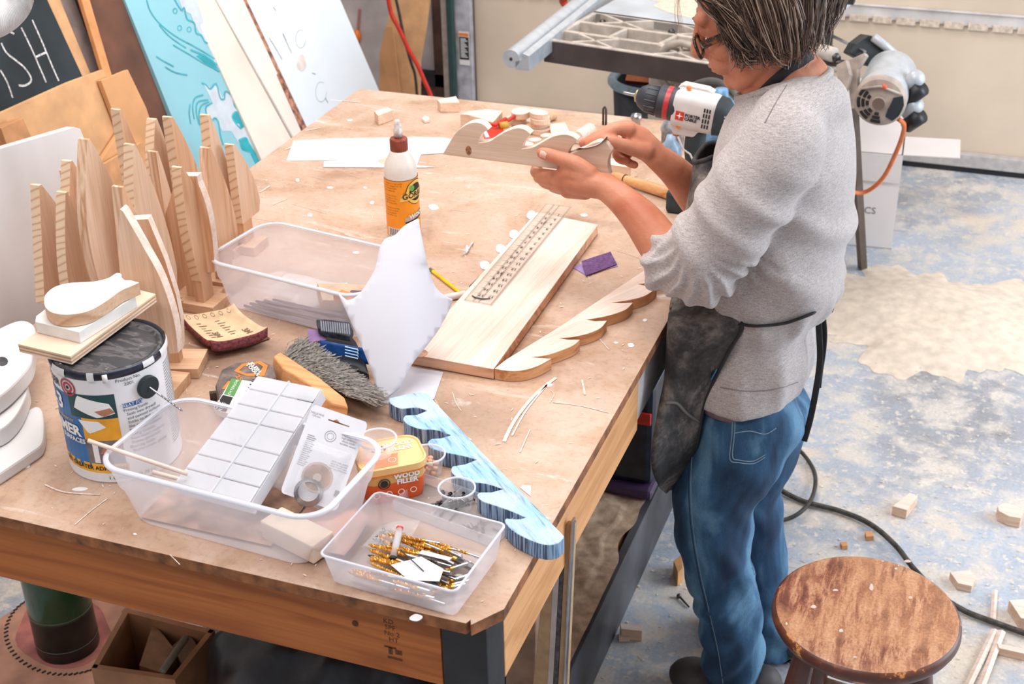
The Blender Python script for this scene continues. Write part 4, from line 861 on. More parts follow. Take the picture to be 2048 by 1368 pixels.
# ------------------------------------------------------------------ pine board, ruler, wave boards
brd = [(818, 707), (988, 737), (1196, 450), (1131, 436), (1120, 434), (1072, 424)]
pb_obj = slab('pine_board', [(819, 708), (987, 738), (1196, 449), (1073, 424)], T+.0215, .0195, [wood('board_pine', (240, 222, 200), (228, 206, 182), 1, ringsc=4), wood('board_end', (236, 190, 150), (206, 150, 108), 0)], 'long plain pine board lying under the clear ruler', 'board', side=1, rz=-.06)
p = PZ((848, 712), T+.0216); b = MB().lathe([(.017, 0), (.017, .0002)], Matrix.Translation(p), 20)
kn = [PZ((842+16*math.cos(a)-2, 706+8*math.sin(a)), T+.0217) for a in [k*math.pi/8 for k in range(16)]]
tag(build('wood_knot', MB().prism(kn, (0, 0, -.0004)), plain('knot_pink', (206, 150, 118), .6, var=.1, scale=50), at=tuple(kn[0])), 'pinkish round knot at the near corner of the pine board', 'knot') if False else None
build('board_knot', MB().prism(kn, (0, 0, -.0004)), plain('knot_pink', (204, 150, 120), .6, var=.12, scale=50), pb_obj)
rl = thing('clear_ruler', 'clear plastic quilting ruler with black grid and numbers on the pine board', 'ruler', PZ((940, 605), T+.024))
R0, R1, R2, R3 = [PZ(q, T+.0232) for q in ((927, 600), (984, 611), (1145, 414), (1092, 407))]
rm = frosted('ruler_plastic', (226, 216, 202), .22, .1)
build('ruler_plate', MB().prism([R0, R1, R2, R3], (0, 0, -.0016)), rm, rl, bevel=.0003)
def RF(u, v): return (R0*(1-u)+R1*u)*(1-v)+(R3*(1-u)+R2*u)*v+V(0, 0, .0003)
b = MB(); rw = (R1-R0).length; rlh = (R3-R0).length
def rline(b, u0, v0, u1, v1, w):
    du = (u1-u0)*rw; dv = (v1-v0)*rlh; L2_ = math.hypot(du, dv); nu = -dv/L2_*w/2/rw; nv = du/L2_*w/2/rlh
    b.add([RF(u0-nu, v0-nv), RF(u1-nu, v1-nv), RF(u1+nu, v1+nv), RF(u0+nu, v0+nv)], [(0, 1, 2, 3)])
for u in (.03, .30, .335, .50, .535, .93, .965): rline(b, u, .005, u, .995, .0005)
for v in (.005, .995): rline(b, .02, v, .98, v, .0006)
for i in range(1, 18):
    v = 1-(i*.9/17.3+.03)-.01; rline(b, .03, v, .97, v, .0004); rline(b, .20, v, .36, v, .0008); rline(b, .66, v, .84, v, .0008)
    for q in (.25, .5, .75): rline(b, .03, v+q*.052, .10 if q != .5 else .16, v+q*.052, .0004); rline(b, .90 if q != .5 else .84, v+q*.052, .97, v+q*.052, .0004)
for i in range(1, 18):
    v = 1-(i*.9/17.3+.03)-.01
    for uc in (.42, .76):
        vs, fs = textmesh(str(i), .0105, bold=.0002); b.add([RF(uc-(x.x)/rw, v-.012-(x.y)/rlh) for x in vs], [f_[::-1] if False else f_ for f_ in fs])
for vc in (.80, .27):
    vs, fs = textmesh('inches' if vc > .5 else 'metric', .007); b.add([RF(.50-(x.y)/rw, vc+(x.x)/rlh) for x in vs], fs)
build('ruler_print', b, M['ink'], rl)
gr = MB().tube([RF(.16, .045), RF(.3, .035), RF(.55, .035), RF(.78, .05)], [.0012, .0016, .0016, .0012], 6); build('ruler_handle', gr, M['dkgrey'], rl)
wv = [(989, 737)]+spline([(989, 737), (1012, 741), (1042, 741), (1075, 732), (1103, 717)], 4)[1:]+[(1084, 716), (1062, 714)]+spline([(1062, 714), (1089, 711), (1119, 702), (1146, 691), (1160, 679)], 4)[1:]+[(1135, 679), (1118, 676)]+spline([(1118, 676), (1144, 674), (1176, 667), (1201, 656), (1214, 641)], 4)[1:]+[(1190, 642), (1173, 639)]+spline([(1173, 639), (1204, 634), (1231, 627), (1253, 618), (1266, 605)], 4)[1:]+[(1242, 606), (1224, 605)]+spline([(1224, 605), (1258, 600), (1286, 593), (1305, 582), (1314, 572)], 4)[1:]+[(1294, 572), (1276, 568)]+spline([(1276, 568), (1308, 564), (1330, 556), (1346, 545), (1350, 530)], 4)[1:]+[(1330, 520), (1300, 533), (1267, 555), (1185, 609), (1118, 654), (1012, 719)]
wmat = wood('wave_pine', (240, 222, 200), (230, 208, 184), 1, ringsc=4)
slab('wave_cutout', wv, T+.021, .0205, [wmat, wood('wave_pine_edge', (222, 166, 112), (188, 128, 78), 1, ringsc=10)], 'bare pine wave shaped cutout lying between board and bench edge', 'cutout', side=1, rz=-.5, bevel=.0008)
bw = spline([(778, 796), (800, 791), (830, 785), (854, 787), (868, 801)], 4)+[(900, 835), (960, 900), (1030, 970), (1090, 1032), (1129, 1072)]+spline([(1129, 1074), (1114, 1087), (1087, 1089), (1051, 1076), (1024, 1060), (1010, 1044), (1012, 1036)], 4)[1:]+spline([(1012, 1036), (1034, 1038), (1051, 1035)], 3)[1:]+spline([(1051, 1035), (1026, 1024), (996, 1013), (964, 1002), (954, 990), (960, 984)], 4)[1:]+[(983, 984), (1005, 978)]+spline([(1005, 978), (975, 968), (942, 963), (914, 954), (902, 942), (905, 932)], 4)[1:]+[(930, 928), (953, 919)]+spline([(953, 919), (923, 911), (887, 904), (862, 896), (855, 885), (863, 877)], 4)[1:]+[(882, 876), (901, 870)]+spline([(901, 870), (873, 860), (841, 858), (816, 849), (806, 838), (811, 830)], 4)[1:]+[(834, 829), (854, 821)]+spline([(854, 821), (832, 815), (802, 817), (782, 808), (777, 800)], 4)[1:-1]
def m_blue():
    m, nt, b = newmat('rubbed_blue_paint'); vv = mapping(nt, (8, 90, 60), (0, 0, .8)); n1 = noise(nt, vv, 2, 6, .3, .7); n2 = noise(nt, mapping(nt), 14, 4)
    r = ramp(nt, [(.36, (86, 118, 158)), (.44, (138, 180, 216)), (.6, (160, 202, 234)), (.70, (206, 210, 204))]); nt.links.new(n1, r.inputs[0])
    r2 = ramp(nt, [(.45, (0, 0, 0, 1)), (.62, (.75, .75, .75, 1))]); nt.links.new(n2, r2.inputs[0]); c = mixc(nt, r2.outputs[0], r.outputs[0], (190, 200, 206)); nt.links.new(c, b.inputs['Base Color']); b.inputs['Roughness'].default_value = .6; return m
def m_blue_side():
    m, nt, b = newmat('streaked_blue_edge'); vv = mapping(nt, (300, 300, 14)); r = ramp(nt, [(.44, (66, 84, 112)), (.52, (126, 160, 196)), (.7, (176, 192, 210))]); nt.links.new(noise(nt, vv, 1, 3), r.inputs[0]); nt.links.new(r.outputs[0], b.inputs['Base Color']); b.inputs['Roughness'].default_value = .6; return m
slab('blue_wave_cutout', bw, T+.0265, .026, [m_blue(), m_blue_side()], 'rubbed light blue painted wave cutout overhanging the bench edge', 'cutout', side=1, bevel=.003, rz=-.75)
# ------------------------------------------------------------------ the curled paper template
ct = thing('paper_template', 'white paper wave template curling upright over the pine board', 'paper template', PZ((800, 760), T))
left = [(764, 806), (742, 740), (722, 690), (700, 640), (676, 585), (694, 600), (716, 590), (738, 560), (752, 532), (758, 500), (770, 478), (790, 470), (808, 452), (836, 437)]
right_ = [(800, 776), (812, 750), (830, 720), (855, 690), (880, 655), (905, 604), (896, 595), (880, 584), (868, 568), (860, 545), (853, 520), (848, 495), (842, 465), (837, 437)]
def hgt(x, y):  # how far the sheet stands off the bench at this part of its outline
    q = max(0, min(1, (800-y)/360)); return T+.001+.17*q**.9+max(0, (800-x)/140)*.02*q
nrow = 30
def interp(L, q):
    s_ = [0]
    for i in range(len(L)-1): s_.append(s_[-1]+math.hypot(L[i+1][0]-L[i][0], L[i+1][1]-L[i][1]))
    d = q*s_[-1]
    for i in range(len(L)-1):
        if d <= s_[i+1] or i == len(L)-2:
            k = (d-s_[i])/max(1e-6, s_[i+1]-s_[i]); return (L[i][0]+(L[i+1][0]-L[i][0])*k, L[i][1]+(L[i+1][1]-L[i][1])*k)
poly = left+right_[::-1]
bm = bmesh.new(); import itertools
def inside(x, y, P):
    c = False
    for i in range(len(P)):
        x0, y0 = P[i]; x1, y1 = P[i-1]
        if (y0 > y) != (y1 > y) and x < (x1-x0)*(y-y0)/(y1-y0)+x0: c = not c
    return c
from mathutils.geometry import delaunay_2d_cdt
pl = [Vector(p) for p in spline(left, 3)]+[Vector(p) for p in spline(right_, 3)[::-1]]
inn = [Vector((x+.01, y)) for x in range(670, 912, 14) for y in range(430, 810, 14) if inside(x, y, [tuple(p) for p in pl])]
vs2, _, fs2, *_r = delaunay_2d_cdt(pl+inn, [], [tuple(range(len(pl)))], 1, .5)
def sheet_pt(x, y):
    # sheet rises like a curled leaf: its plane tips towards the lens, curling round its lower right
    foot = PZ((790, 790), T); d_ = V(-.10, .10, .20)
    P_ = PP((x, y), foot, V(.30, -.86, .55)); q = max(0, (x-800)/110)
    n_ = V(.30, -.86, .55).normalized()
    s_ = -.05*q*q if y > 520 else -.05*q*q*.5
    toward = (CAM-P_).normalized(); P2 = P_+toward*(0.014*math.sin((y-440)/360*math.pi)+.022*math.sin(max(0, min(1, (x-670)/240))*math.pi)*max(0, (y-470)/330)+s_)
    if P2.z < T+.002: P2 = PZ((x, y), T+.002)
    # keep the right hand wing just above the pine board
    zm = T+.003+.024*max(0, min(1, (x-800)/26)); P2 = PZ((x, y), max(P2.z, zm))
    return P2
b = MB(); b.add([sheet_pt(v[0], v[1]) for v in vs2], [tuple(f_) for f_ in fs2])
build('sheet', b, M['paper'], ct, smooth=True, solid=.0005)
bm.free()
sheet('paper_sheet', [(760, 808), (760, 760), (822, 733), (887, 744), (868, 798), (850, 800)], T+.0012, 'flat white paper lying under the near end of the pine board')
# ------------------------------------------------------------------ pencil, chalk tube, black blade
pn = thing('pencil', 'yellow pencil pointing at the left edge of the pine board', 'pencil', PZ((890, 560), T))
pa_, pb_ = PZ((860, 538), T+.004), PZ((920, 585), T+.004); d = (pb_-pa_).normalized()
build('shaft', MB().tube([pa_+d*.012, pb_], .0036, 6), plain('pencil_yellow', (246, 190, 30), .4), pn); build('ferrule', MB().tube([pa_+d*.004, pa_+d*.012], .0037, 12), plain('ferrule_green', (110, 130, 84), .35, metal=.5, var=.4, scale=300), pn); build('eraser', MB().tube([pa_, pa_+d*.004], .0033, 10), plain('eraser_grey', (120, 110, 100), .8), pn)
rod('chalk_stick', PZ((884, 597), T+.007), PZ((930, 588), T+.007), .0065, plain('chalk_white', (228, 222, 220), .6, var=.04), 'short white round stick between the template and the pine board', 'stick', 16, smooth=True)
slab('black_strip', [(941, 578), (938, 572), (1008, 504), (990, 518)], T+.004, .003, plain('blade_dark', (62, 58, 58), .4, metal=.3, var=.3, scale=60), 'thin black blade along the left side of the pine board', 'blade', bevel=.0004)
for i, (x, y, lb) in enumerate(((1063, 430, 'upper'), (1028, 468, 'middle'), (1001, 497, 'lower'), (969, 530, 'lowest'))):
    slab('paper_scrap', [(x+10*math.cos(a)*(1+.1*math.sin(3*a+i)), y+9*math.sin(a)) for a in [k*math.pi/6 for k in range(12)]], T+.0012, .0006, M['paper'], lb+' white round scrap peeking from under the pine board', 'scrap', bevel=0)
# ------------------------------------------------------------------ folded purple sandpaper
pu = plain('purple_abrasive', (108, 74, 122), .9, var=.12, scale=160)
ps = thing('purple_sandpaper', 'folded purple sandpaper lying right of the pine board', 'sandpaper', PZ((1195, 530), T))
pts = [PZ((1163, 522), T+.010), PZ((1172, 551), T+.004), PZ((1234, 528), T+.004), PZ((1221, 503), T+.014)]
build('upper_flap', MB().prism(pts, (0, 0, -.0012)), pu, ps); build('lower_flap', MB().prism([PZ(q, T+.0015) for q in ((1146, 535), (1170, 549), (1236, 532), (1222, 512), (1165, 526))], (0, 0, -.001)), plain('purple_backing', (166, 140, 190), .8, var=.05), ps)
# ------------------------------------------------------------------ sandpaper sheet with printed back
sp_ = thing('sandpaper_sheet', 'curled tan backed sandpaper with printed logos left of the brush', 'sandpaper', PZ((450, 670), T))
K0, K1, K2, K3 = [PZ(q, z) for q, z in (((363, 640), T+.022), ((424, 695), T+.024), ((537, 668), T+.026), ((470, 621), T+.030))]
def KF(u, v):
    c = (K0*(1-u)+K3*u)*(1-v)+(K1*(1-u)+K2*u)*v
    return c+V(0, 0, .010*((2*v-1)**4+(2*u-1)**4*.8)-.004)
build('sheet', MB().grid(KF, 14, 12), plain('sandpaper_back', (216, 188, 152), .8, var=.05, scale=40), sp_, smooth=True, solid=.0008)
b = MB()
def kf(u, v): return KF(u, v)+V(0, 0, .0009)
for (u, v) in ((.30, .62), (.78, .72)):
    vs, fs = textmesh('3M', .020, bold=.0006); b.add([kf(u+x.y*7.5, v+x.x*8) for x in vs], [f_[::-1] for f_ in fs])
for k in range(7):
    for q in (.16, .5):
        w = .14 if k % 2 else .08; b.add([kf(q+w, .2+.08*k), kf(q, .2+.08*k), kf(q, .22+.08*k), kf(q+w, .22+.08*k)], [(0, 1, 2, 3)])
for k in range(6): disc(b, lambda u, v, kk=k: kf(.1+.15*kk+u*7, .06+v*8), 0, 0, .005, 0, .0038, 12)
build('printed_marks', b, plain('sand_ink', (120, 92, 66), .7), sp_)
a_, c_ = KF(0, 1), KF(1, 1)
build('front_edge', MB().grid(lambda u, v: KF(u, 1)+V(0, -.004*v, 0)*1+V(0, 0, -.017*v), 10, 3), plain('maroon_abrasive', (128, 66, 72), .95, var=.2, scale=200), sp_, smooth=True, solid=.001)
build('left_edge', MB().grid(lambda u, v: KF(0, u)+V(-.002*v, 0, -.012*v), 8, 2), bpy.data.materials['maroon_abrasive'], sp_, smooth=True, solid=.001)
slab('sanding_scrap', [(370, 655), (430, 708), (490, 694), (540, 676), (470, 640)], T+.003, .0012, plain('scrap_brown', (120, 84, 66), .9, var=.15), 'dark brown abrasive scrap flat beneath the curled sandpaper', 'sandpaper', bevel=0)
# ------------------------------------------------------------------ tape measure
tm = thing('tape_measure', 'dusty grey and orange tape measure behind the compartment box', 'tape measure', PZ((490, 760), T))
tp = [(430, 768), (442, 738), (470, 724), (520, 718), (548, 730), (552, 752), (530, 775), (470, 800), (438, 800)]
tpp = [PZ(q, T+.040) for q in tp]; build('case', MB().prism(tpp, (0, 0, -.038)), plain('dusty_case', (112, 98, 92), .8, var=.2, scale=60), tm, bevel=.005)
def TF(e): return lambda u, v: PZ((497+u*1700+v*250, 744-v*1500+u*330), T+.0402+e)
b = MB(); hexo = [(468, 742), (484, 728), (520, 722), (536, 731), (528, 752), (494, 752)]; hexi = [(478, 741), (488, 732), (516, 727), (526, 733), (519, 746), (492, 747)]
ho = [PZ(q, T+.0406) for q in hexo]; hi = [PZ(q, T+.0406) for q in hexi]
for i in range(6): j = (i+1) % 6; b.add([ho[i], hi[i], hi[j], ho[j]], [(0, 1, 2, 3)])
b.add([PZ(q, T+.0406) for q in ((444, 778), (456, 762), (474, 760), (466, 778))], [(3, 2, 1, 0)])
build('orange_trim', b, M['orange'], tm)
b = MB(); put_text(b, 'KLEIN\nTOOLS', .0095, lambda u, v: PZ((508+u*760+v*760, 737+u*760-v*560), T+.0409), bold=.0003, ls=.8); build('lettering', b, M['white_ink'], tm)
b = MB(); put_text(b, '25', .013, lambda u, v: PZ((478+u*700+v*800, 756+u*800-v*500), T+.0407), bold=.0003); build('numerals', b, M['orange'], tm)
build('tape_tongue', MB().box((-.012, -.004, 0), (.012, .004, .016), 0, Matrix.Translation(PZ((436, 800), T+.003)) @ Matrix.Rotation(.6, 4, 'Z')), M['dksteel'], tm)
# ------------------------------------------------------------------ deck nails box
nb = thing('nail_box', 'green white and black deck nails carton leaning behind the compartment box', 'box', PZ((470, 830), T))
n_ = V(.2, -.55, .80).normalized(); o_ = PZ((455, 825), T+.045)
def NB(p): return PP(p, o_, n_)
quad = [(427, 818), (481, 836), (522, 765), (463, 757)]
build('carton', MB().prism([NB(q) for q in quad], -n_*.028), M['white_ink'], nb, bevel=.0008)
def pq(b, pix, mi, e=.0005): b.add([NB(q)+n_*e for q in pix], [tuple(range(len(pix)))], mi)
b = MB(); pq(b, [(448, 788), (468, 793), (484, 760), (463, 757)], 0); pq(b, [(427, 818), (452, 824), (466, 795), (446, 790)], 1); pq(b, [(500, 776), (512, 778), (520, 766), (508, 763)], 0)
build('print_fields', b, [plain('box_green', (84, 150, 66), .5), M['ink']], nb)
b = MB(); U3 = (NB((512, 768))-NB((478, 826))).normalized(); V3 = n_.cross(U3).normalized(); cc_ = (NB((488, 800)))
put_text(b, '10 / DECK NAILS', .0125, lambda u, v: cc_+U3*u+V3*v+n_*.0006, bold=.0002); build('lettering', b, M['ink'], nb)
b = MB(); c2_ = NB((440, 812)); put_text(b, 'GRIP\nRITE', .008, lambda u, v: c2_+U3*u+V3*v+n_*.0009); c3_ = NB((467, 775)); put_text(b, 'EXTERIOR', .006, lambda u, v: c3_+U3*u+V3*v+n_*.0009); build('lettering', b, M['white_ink'], nb)
# ------------------------------------------------------------------ bench brush
br = thing('bench_brush', 'wooden bench brush with thick grey bristles lying on its side', 'brush', PZ((640, 770), T))
hm = wood('brush_handle_wood', (226, 168, 110), (200, 138, 84), 0)
ht = [(545, 712), (556, 704), (572, 712), (640, 755), (690, 793), (697, 812), (682, 818), (640, 802), (600, 782), (562, 742)]
hp = [PZ(q, T+.040) for q in ((547, 712), (560, 703), (580, 715), (640, 755), (690, 795), (697, 814), (664, 806), (610, 762), (566, 736))]
build('handle', MB().prism(hp, V(-.004, -.006, -.03)), hm, br, bevel=.003)
random.seed(21); b = MB()
for k in range(2600):
    q = random.random(); r_ = random.random()
    px = 566+130*q; py = 712+78*q
    a = PZ((px+random.uniform(-2, 4), py+random.uniform(-4, 4)), T+.006+.030*r_)
    # bristles fan away up and to the right
    tx = px+random.uniform(25, 62)+22*q; ty = py-random.uniform(10, 42)+q*38
    e = PZ((tx, ty), T+.004+.034*r_+random.uniform(-.006, .008)); e.z = max(T+.002, e.z)
    m_ = (a+e)/2+V(random.uniform(-.006, .006), random.uniform(-.006, .006), random.uniform(0, .006))
    b.tube([a, m_, e+V(random.uniform(-.006, .006), random.uniform(-.004, .004), 0)], .0006, 3, 0, False)
o = build('bristles', b, plain('bristle_grey', (158, 152, 146), .8, var=.25, scale=200), br); o['kind'] = 'stuff'
# ------------------------------------------------------------------ items under the template
bp = thing('blue_packet', 'crumpled blue printed packet behind the brush bristles', 'packet', PZ((690, 710), T))
build('wrapper', MB().grid(lambda u, v: PZ((640+118*u, 680+22*u+v*(34-4*u)), T+.035-.03*v+.003*math.sin(9*u)), 12, 5), plain('packet_blue', (28, 84, 158), .4, var=.15, scale=30), bp, smooth=True, solid=.001)
b = MB()
for k in range(7): b.add([PZ(q, T+.037-.0042*(k//2)) for q in ((690+3*(k % 2)*8, 692+3*k), (716+3*k % 2, 698+3*k), (716, 700+3*k), (690+3*(k % 2)*8, 694+3*k))], [(3, 2, 1, 0)])
build('packet_print', b, plain('packet_ink', (170, 200, 226), .5), bp)
slab('black_tray', [(634, 672), (700, 668), (712, 682), (730, 720), (738, 748), (690, 730), (640, 700)], T+.014, .013, M['black'], 'flat black tray under the blue packet', 'tray', bevel=.003)
bb_ = thing('bristle_pad', 'dark ridged bristle pad beside the paper template', 'pad', PZ((668, 655), T))
build('pad', MB().prism([PZ(q, T+.046) for q in ((632, 638), (652, 638), (700, 644), (706, 660), (700, 672), (650, 662), (636, 656))], (0, 0, -.012)), plain('pad_dark', (38, 42, 52), .6, var=.6, scale=90), bb_, bevel=.002)
for k in range(13): build('ridge', MB().tube([PZ((642+4.6*k, 642+.5*k), T+.0468), PZ((644+4.6*k, 662+.6*k), T+.0468)], .0013, 5), plain('ridge_grey', (132, 138, 150), .6) if k == 0 else bpy.data.materials['ridge_grey'], bb_)
slab('purple_scrap', [(614, 658), (655, 662), (652, 680), (618, 684)], T+.03, .001, plain('purple_scrap', (134, 104, 152), .8), 'purple sandpaper corner sticking out left of the bristle pad', 'sandpaper', bevel=0)
slab('corner_card', [(666, 596), (678, 578), (694, 640), (716, 600), (712, 632), (700, 680), (694, 668)], T+.07, .0006, M['clear2'], 'small clear folded card corner left of the template', 'card', bevel=0) if False else None
# ------------------------------------------------------------------ wood filler tub
TC = PZ((770, 985), T); TC = V(-.772, 1.520, T); tr_ = math.radians(-62)
tu = thing('filler_tub', 'orange wood filler tub with a tan lid behind the small bin', 'tub', TC, 0)
TM = Matrix.Translation(TC) @ Matrix.Rotation(math.radians(38), 4, 'Z')
def tub_ring(b, w, l, r, zs, mi, scale=None):
    k = None
    for i, (z, f_) in enumerate(zs):
        R = rrect(0, 0, w*f_, l*f_, r, 5); k = len(R); b.v += [tuple(TM @ V(x, y, z)) for x, y in R]
    o = len(b.v)-k*len(zs)
    for i in range(len(zs)-1):
        for j in range(k): b.f.append((o+i*k+j, o+i*k+(j+1) % k, o+(i+1)*k+(j+1) % k, o+(i+1)*k+j)); b.m.append(mi)
    b.f.append(tuple(o+j for j in range(k))[::-1]); b.m.append(mi); b.f.append(tuple(o+(len(zs)-1)*k+j for j in range(k))); b.m.append(mi)
    return b
TW, TL = .098, .078
build('tub_body', tub_ring(MB(), TW*.93, TL*.93, .018, [(0, .92), (.004, .95), (.034, 1)], 0), plain('tub_orange', (226, 92, 34), .45, var=.06), tu, smooth=True, auto=.6)
tan = plain('tub_tan', (240, 190, 126), .4, var=.02)
build('tub_band', tub_ring(MB(), TW*.95, TL*.95, .019, [(.034, .985), (.049, .985)], 0), plain('tub_band', (222, 172, 100), .45), tu, smooth=True, auto=.6)
build('tub_collar', tub_ring(MB(), TW, TL, .021, [(.049, 1), (.054, 1.01)], 0), M['orange'], tu, smooth=True, auto=.6)
build('lid', tub_ring(tub_ring(MB(), TW, TL, .021, [(.052, 1.015), (.062, 1.01), (.0625, .96), (.0605, .93)], 0), TW*.9, TL*.9, .018, [(.0600, 1), (.0608, 1)], 0), tan, tu, smooth=True, auto=.6)
b = MB(); tf = lambda u, v: TM @ V(u, v, .0612)
b.add([tf(-.04, -.032), tf(.005, -.032), tf(.012, -.002), tf(-.04, -.002)], [(0, 1, 2, 3)], 0)
put_text(b, 'WOOD\nFILLER', .013, lambda u, v: TM @ V(.018+u, .014+v, .0614), 1, bold=.0003, ls=.9)
disc(b, lambda u, v: TM @ V(.0+u, -.018+v, .0615), 0, 0, .006, 1, .005)
build('lid_print', b, [plain('lid_coral', (240, 140, 96), .4), plain('lid_white', (240, 232, 220), .5)], tu)
b = MB()
sfn = lambda e: (lambda u, v: TM @ V(u, -TL/2*.965-e, .037+v))
# the printed long side faces the lens side of the bench
side = lambda u, v: TM @ V(u, -TL*.474-.0012, v)
put_text(b, 'WOOD\nFILLER', .011, lambda u, v: side(.016+u, .040+v), 0, bold=.0005, ls=.85)
disc(b, lambda u, v: side(-.018+u, .036+v), 0, 0, .009, 1, .0075); disc(b, lambda u, v: side(-.018+u, .036+v), 0, 0, .006, 1)
for k in range(4): disc(b, lambda u, v: side(-.03+.018*k+u, .018+v), 0, 0, .005, 0, .0038, 12)
build('side_print', b, [M['white_ink'], M['ink']], tu)
# small plastic portion cups
def cup(label, c, r=.0245, h=.026, mat='clear', fill=None, z=T, grp=None):
    t = thing('portion_cup', label, 'cup', (c[0], c[1], z)); A = Matrix.Translation(V(c[0], c[1], z))
    b = MB().lathe([(0, .0005), (r*.78, .0005), (r*.8, .002), (r, h), ], A, 36, cap=False); build('cup_wall', b, M['clear'] if mat == 'clear' else M[mat], t, smooth=True)
    build('rim', MB().lathe([(r, h-.002), (r+.002, h-.0015), (r+.002, h+.0005), (r, h+.001), (r-.0008, h-.001)], A, 36, cap=False), M['bin_rim'], t, smooth=True)
    return t, A
p = PZ((910, 1022), T); ct1, A1 = cup('clear portion cup of small screws beside the small bin', (p.x, p.y+.010), .0255, .034)
p = PZ((855, 945), T); ct2, A2 = cup('clear portion cup of pale wooden plugs right of the filler tub', (p.x+.002, p.y), .025, .034)
p3 = PZ((757, 905), T+.0625); ct3, A3 = cup('clear ribbed portion cup standing on the filler tub lid', (p3.x, p3.y), .0265, .024, z=T+.0625)
random.seed(9)
def tiny_screw(label, c, d, L1, r, mat, group):
    d = Vector(d).normalized(); c = Vector(c); b = MB().tube([c, c+d*L1], [r, r*.5], 6); b.lathe([(0, -.0006), (r*2.1, -.0006), (r*1.2, .0014)], Matrix.Translation(c) @ d.to_track_quat('Z', 'Y').to_matrix().to_4x4(), 8, cap=False)
    tag(build('screw', b, mat, at=tuple(c)), label, 'screw', group)
for k in range(16):
    a = random.uniform(0, 6.28); rr_ = random.uniform(0, .013); c = A1 @ V(rr_*math.cos(a), rr_*math.sin(a), .007+random.uniform(0, .012))
    tiny_screw('small silver screw in the cup beside the low bin', c, (random.uniform(-1, 1), random.uniform(-1, 1), random.uniform(-.2, .7)), .009, .0011, M['steel'] if k % 3 else M['dksteel'], 'screws in the portion cup')
for k in range(4):
    a = random.uniform(0, 6.28); c = A3 @ V(.009*math.cos(a), .009*math.sin(a), .004)
    tiny_screw('tiny dark screw in the cup on the filler tub', c, (math.cos(a+2), math.sin(a+2), .1), .008, .0009, M['dksteel'], 'screws in the cup on the tub')
plug = plain('plug_wood', (226, 178, 142), .6)
for k in range(22):
    a = k*2.4; rr_ = .0045*math.sqrt(k % 8+.3); c = A2 @ V(rr_*math.cos(a)*1.25, rr_*math.sin(a)*1.25, .004+.0065*(k//8))
    b = MB().lathe([(0, 0), (.0036, 0), (.0043, .003), (.0036, .005), (0, .006)], Matrix.Translation(c), 10, cap=False)
    tag(build('wood_plug', b, plug, at=tuple(c), smooth=True), 'pale round wooden plug in the cup behind the filler tub', 'plug', 'wood plugs in the portion cup')
# clear lid box with nails
p = PZ((900, 1000), T)
cl = thing('clear_lid_tray', 'clear shallow tray of dark nails behind the small bin', 'tray', p)
A4 = Matrix.Translation(V(-.655, 1.490, T)) @ Matrix.Rotation(math.radians(-12), 4, 'Z')
b = MB()
for (x0, y0, x1, y1) in ((-.085, -.04, .085, -.0385), (-.085, .0385, .085, .04), (-.085, -.0385, -.0835, .0385), (.0835, -.0385, .085, .0385), (-.02, -.0385, -.019, .0385)): b.box((x0, y0, .001), (x1, y1, .018), 0, A4)
b.box((-.085, -.04, 0), (.085, .04, .001), 0, A4); build('tray_shell', b, M['clear'], cl)
for k in range(26):
    a = random.uniform(-.5, 1.2)+1.0; c = A4 @ V(random.uniform(-.035, .0), random.uniform(-.01, .026), .003+.0035*(k % 4)); d = V(math.cos(a), math.sin(a), random.uniform(-.08, .12))*.011
    b = MB().tube([c-d, c+d], .0012, 6); b.tube([c+d, c+d*1.07], .0026, 8)
    tag(build('nail', b, M['dksteel'], at=tuple(c)), 'dark nail in the clear tray behind the low bin', 'nail', 'nails in the clear tray')
for k in range(14):
    a = random.uniform(0, 3); c = A4 @ V(random.uniform(.035, .072), random.uniform(-.03, .0), .003+.003*(k % 3)); d = V(math.cos(a), math.sin(a), .05)*.008
    tiny_screw('rusty screw at the right end of the clear tray', c, d, .012, .0013, plain('rusty_screw', (128, 104, 96), .5, metal=.5) if k == 0 else bpy.data.materials['rusty_screw'], 'rusty screws in the clear tray')
slab('label_card', [(1046, 970), (1062, 971), (1061, 992), (1040, 975)], T+.0012, .0008, M['paper'], 'small pale card corner under the blue wave cutout', 'card', bevel=0)
# glue and paint spots, shavings
spots = thing('glue_spots', 'scattered white dried glue spots on the bench top', 'glue spots', (-1, 2, T+.0001))
sm_ = plain('dried_glue', (240, 240, 240), .35, var=.01)
for (x, y, rx, ry) in ((867, 414, 10, 6), (744, 405, 4, 3), (730, 375, 3, 2), (712, 505, 6, 3), (560, 930, 4, 2), (1262, 690, 7, 4), (1232, 685, 4, 2), (1098, 770, 9, 3), (1168, 430, 8, 3), (160, 978, 15, 4), (50, 930, 10, 6), (270, 1068, 4, 2), (832, 1235, 12, 7), (880, 880, 3, 2), (934, 498, 3, 8), (595, 360, 4, 3), (700, 240, 5, 2), (660, 375, 6, 2), (620, 430, 5, 3), (1010, 520, 3, 2), (1290, 640, 4, 3)):
    z = T+.0010; pts = [PZ((x+rx*math.cos(a)*(1+.2*math.sin(2*a+x)), y+ry*math.sin(a)), z) for a in [k*math.pi/7 for k in range(14)]]
    b = MB().prism(pts, (0, 0, -.0008)); build('glue_spot', b, sm_, spots)
sc_ = thing('paper_curl', 'tiny white paper curl on the bench near the glue bottle', 'scrap', PZ((935, 500), T))
b = MB(); pp_ = [PZ(q, T+.002+.004*abs(math.sin(i))) for i, q in enumerate(spline([(946, 484), (940, 492), (936, 500), (930, 506), (922, 508)], 3))]
b.tube(pp_, .0016, 5, flat=.3); build('curl', b, M['paper'], sc_)
scr = thing('scrape_marks', 'pale scraped paint marks crossing the bench top', 'paint marks', (-.9, 2, T))
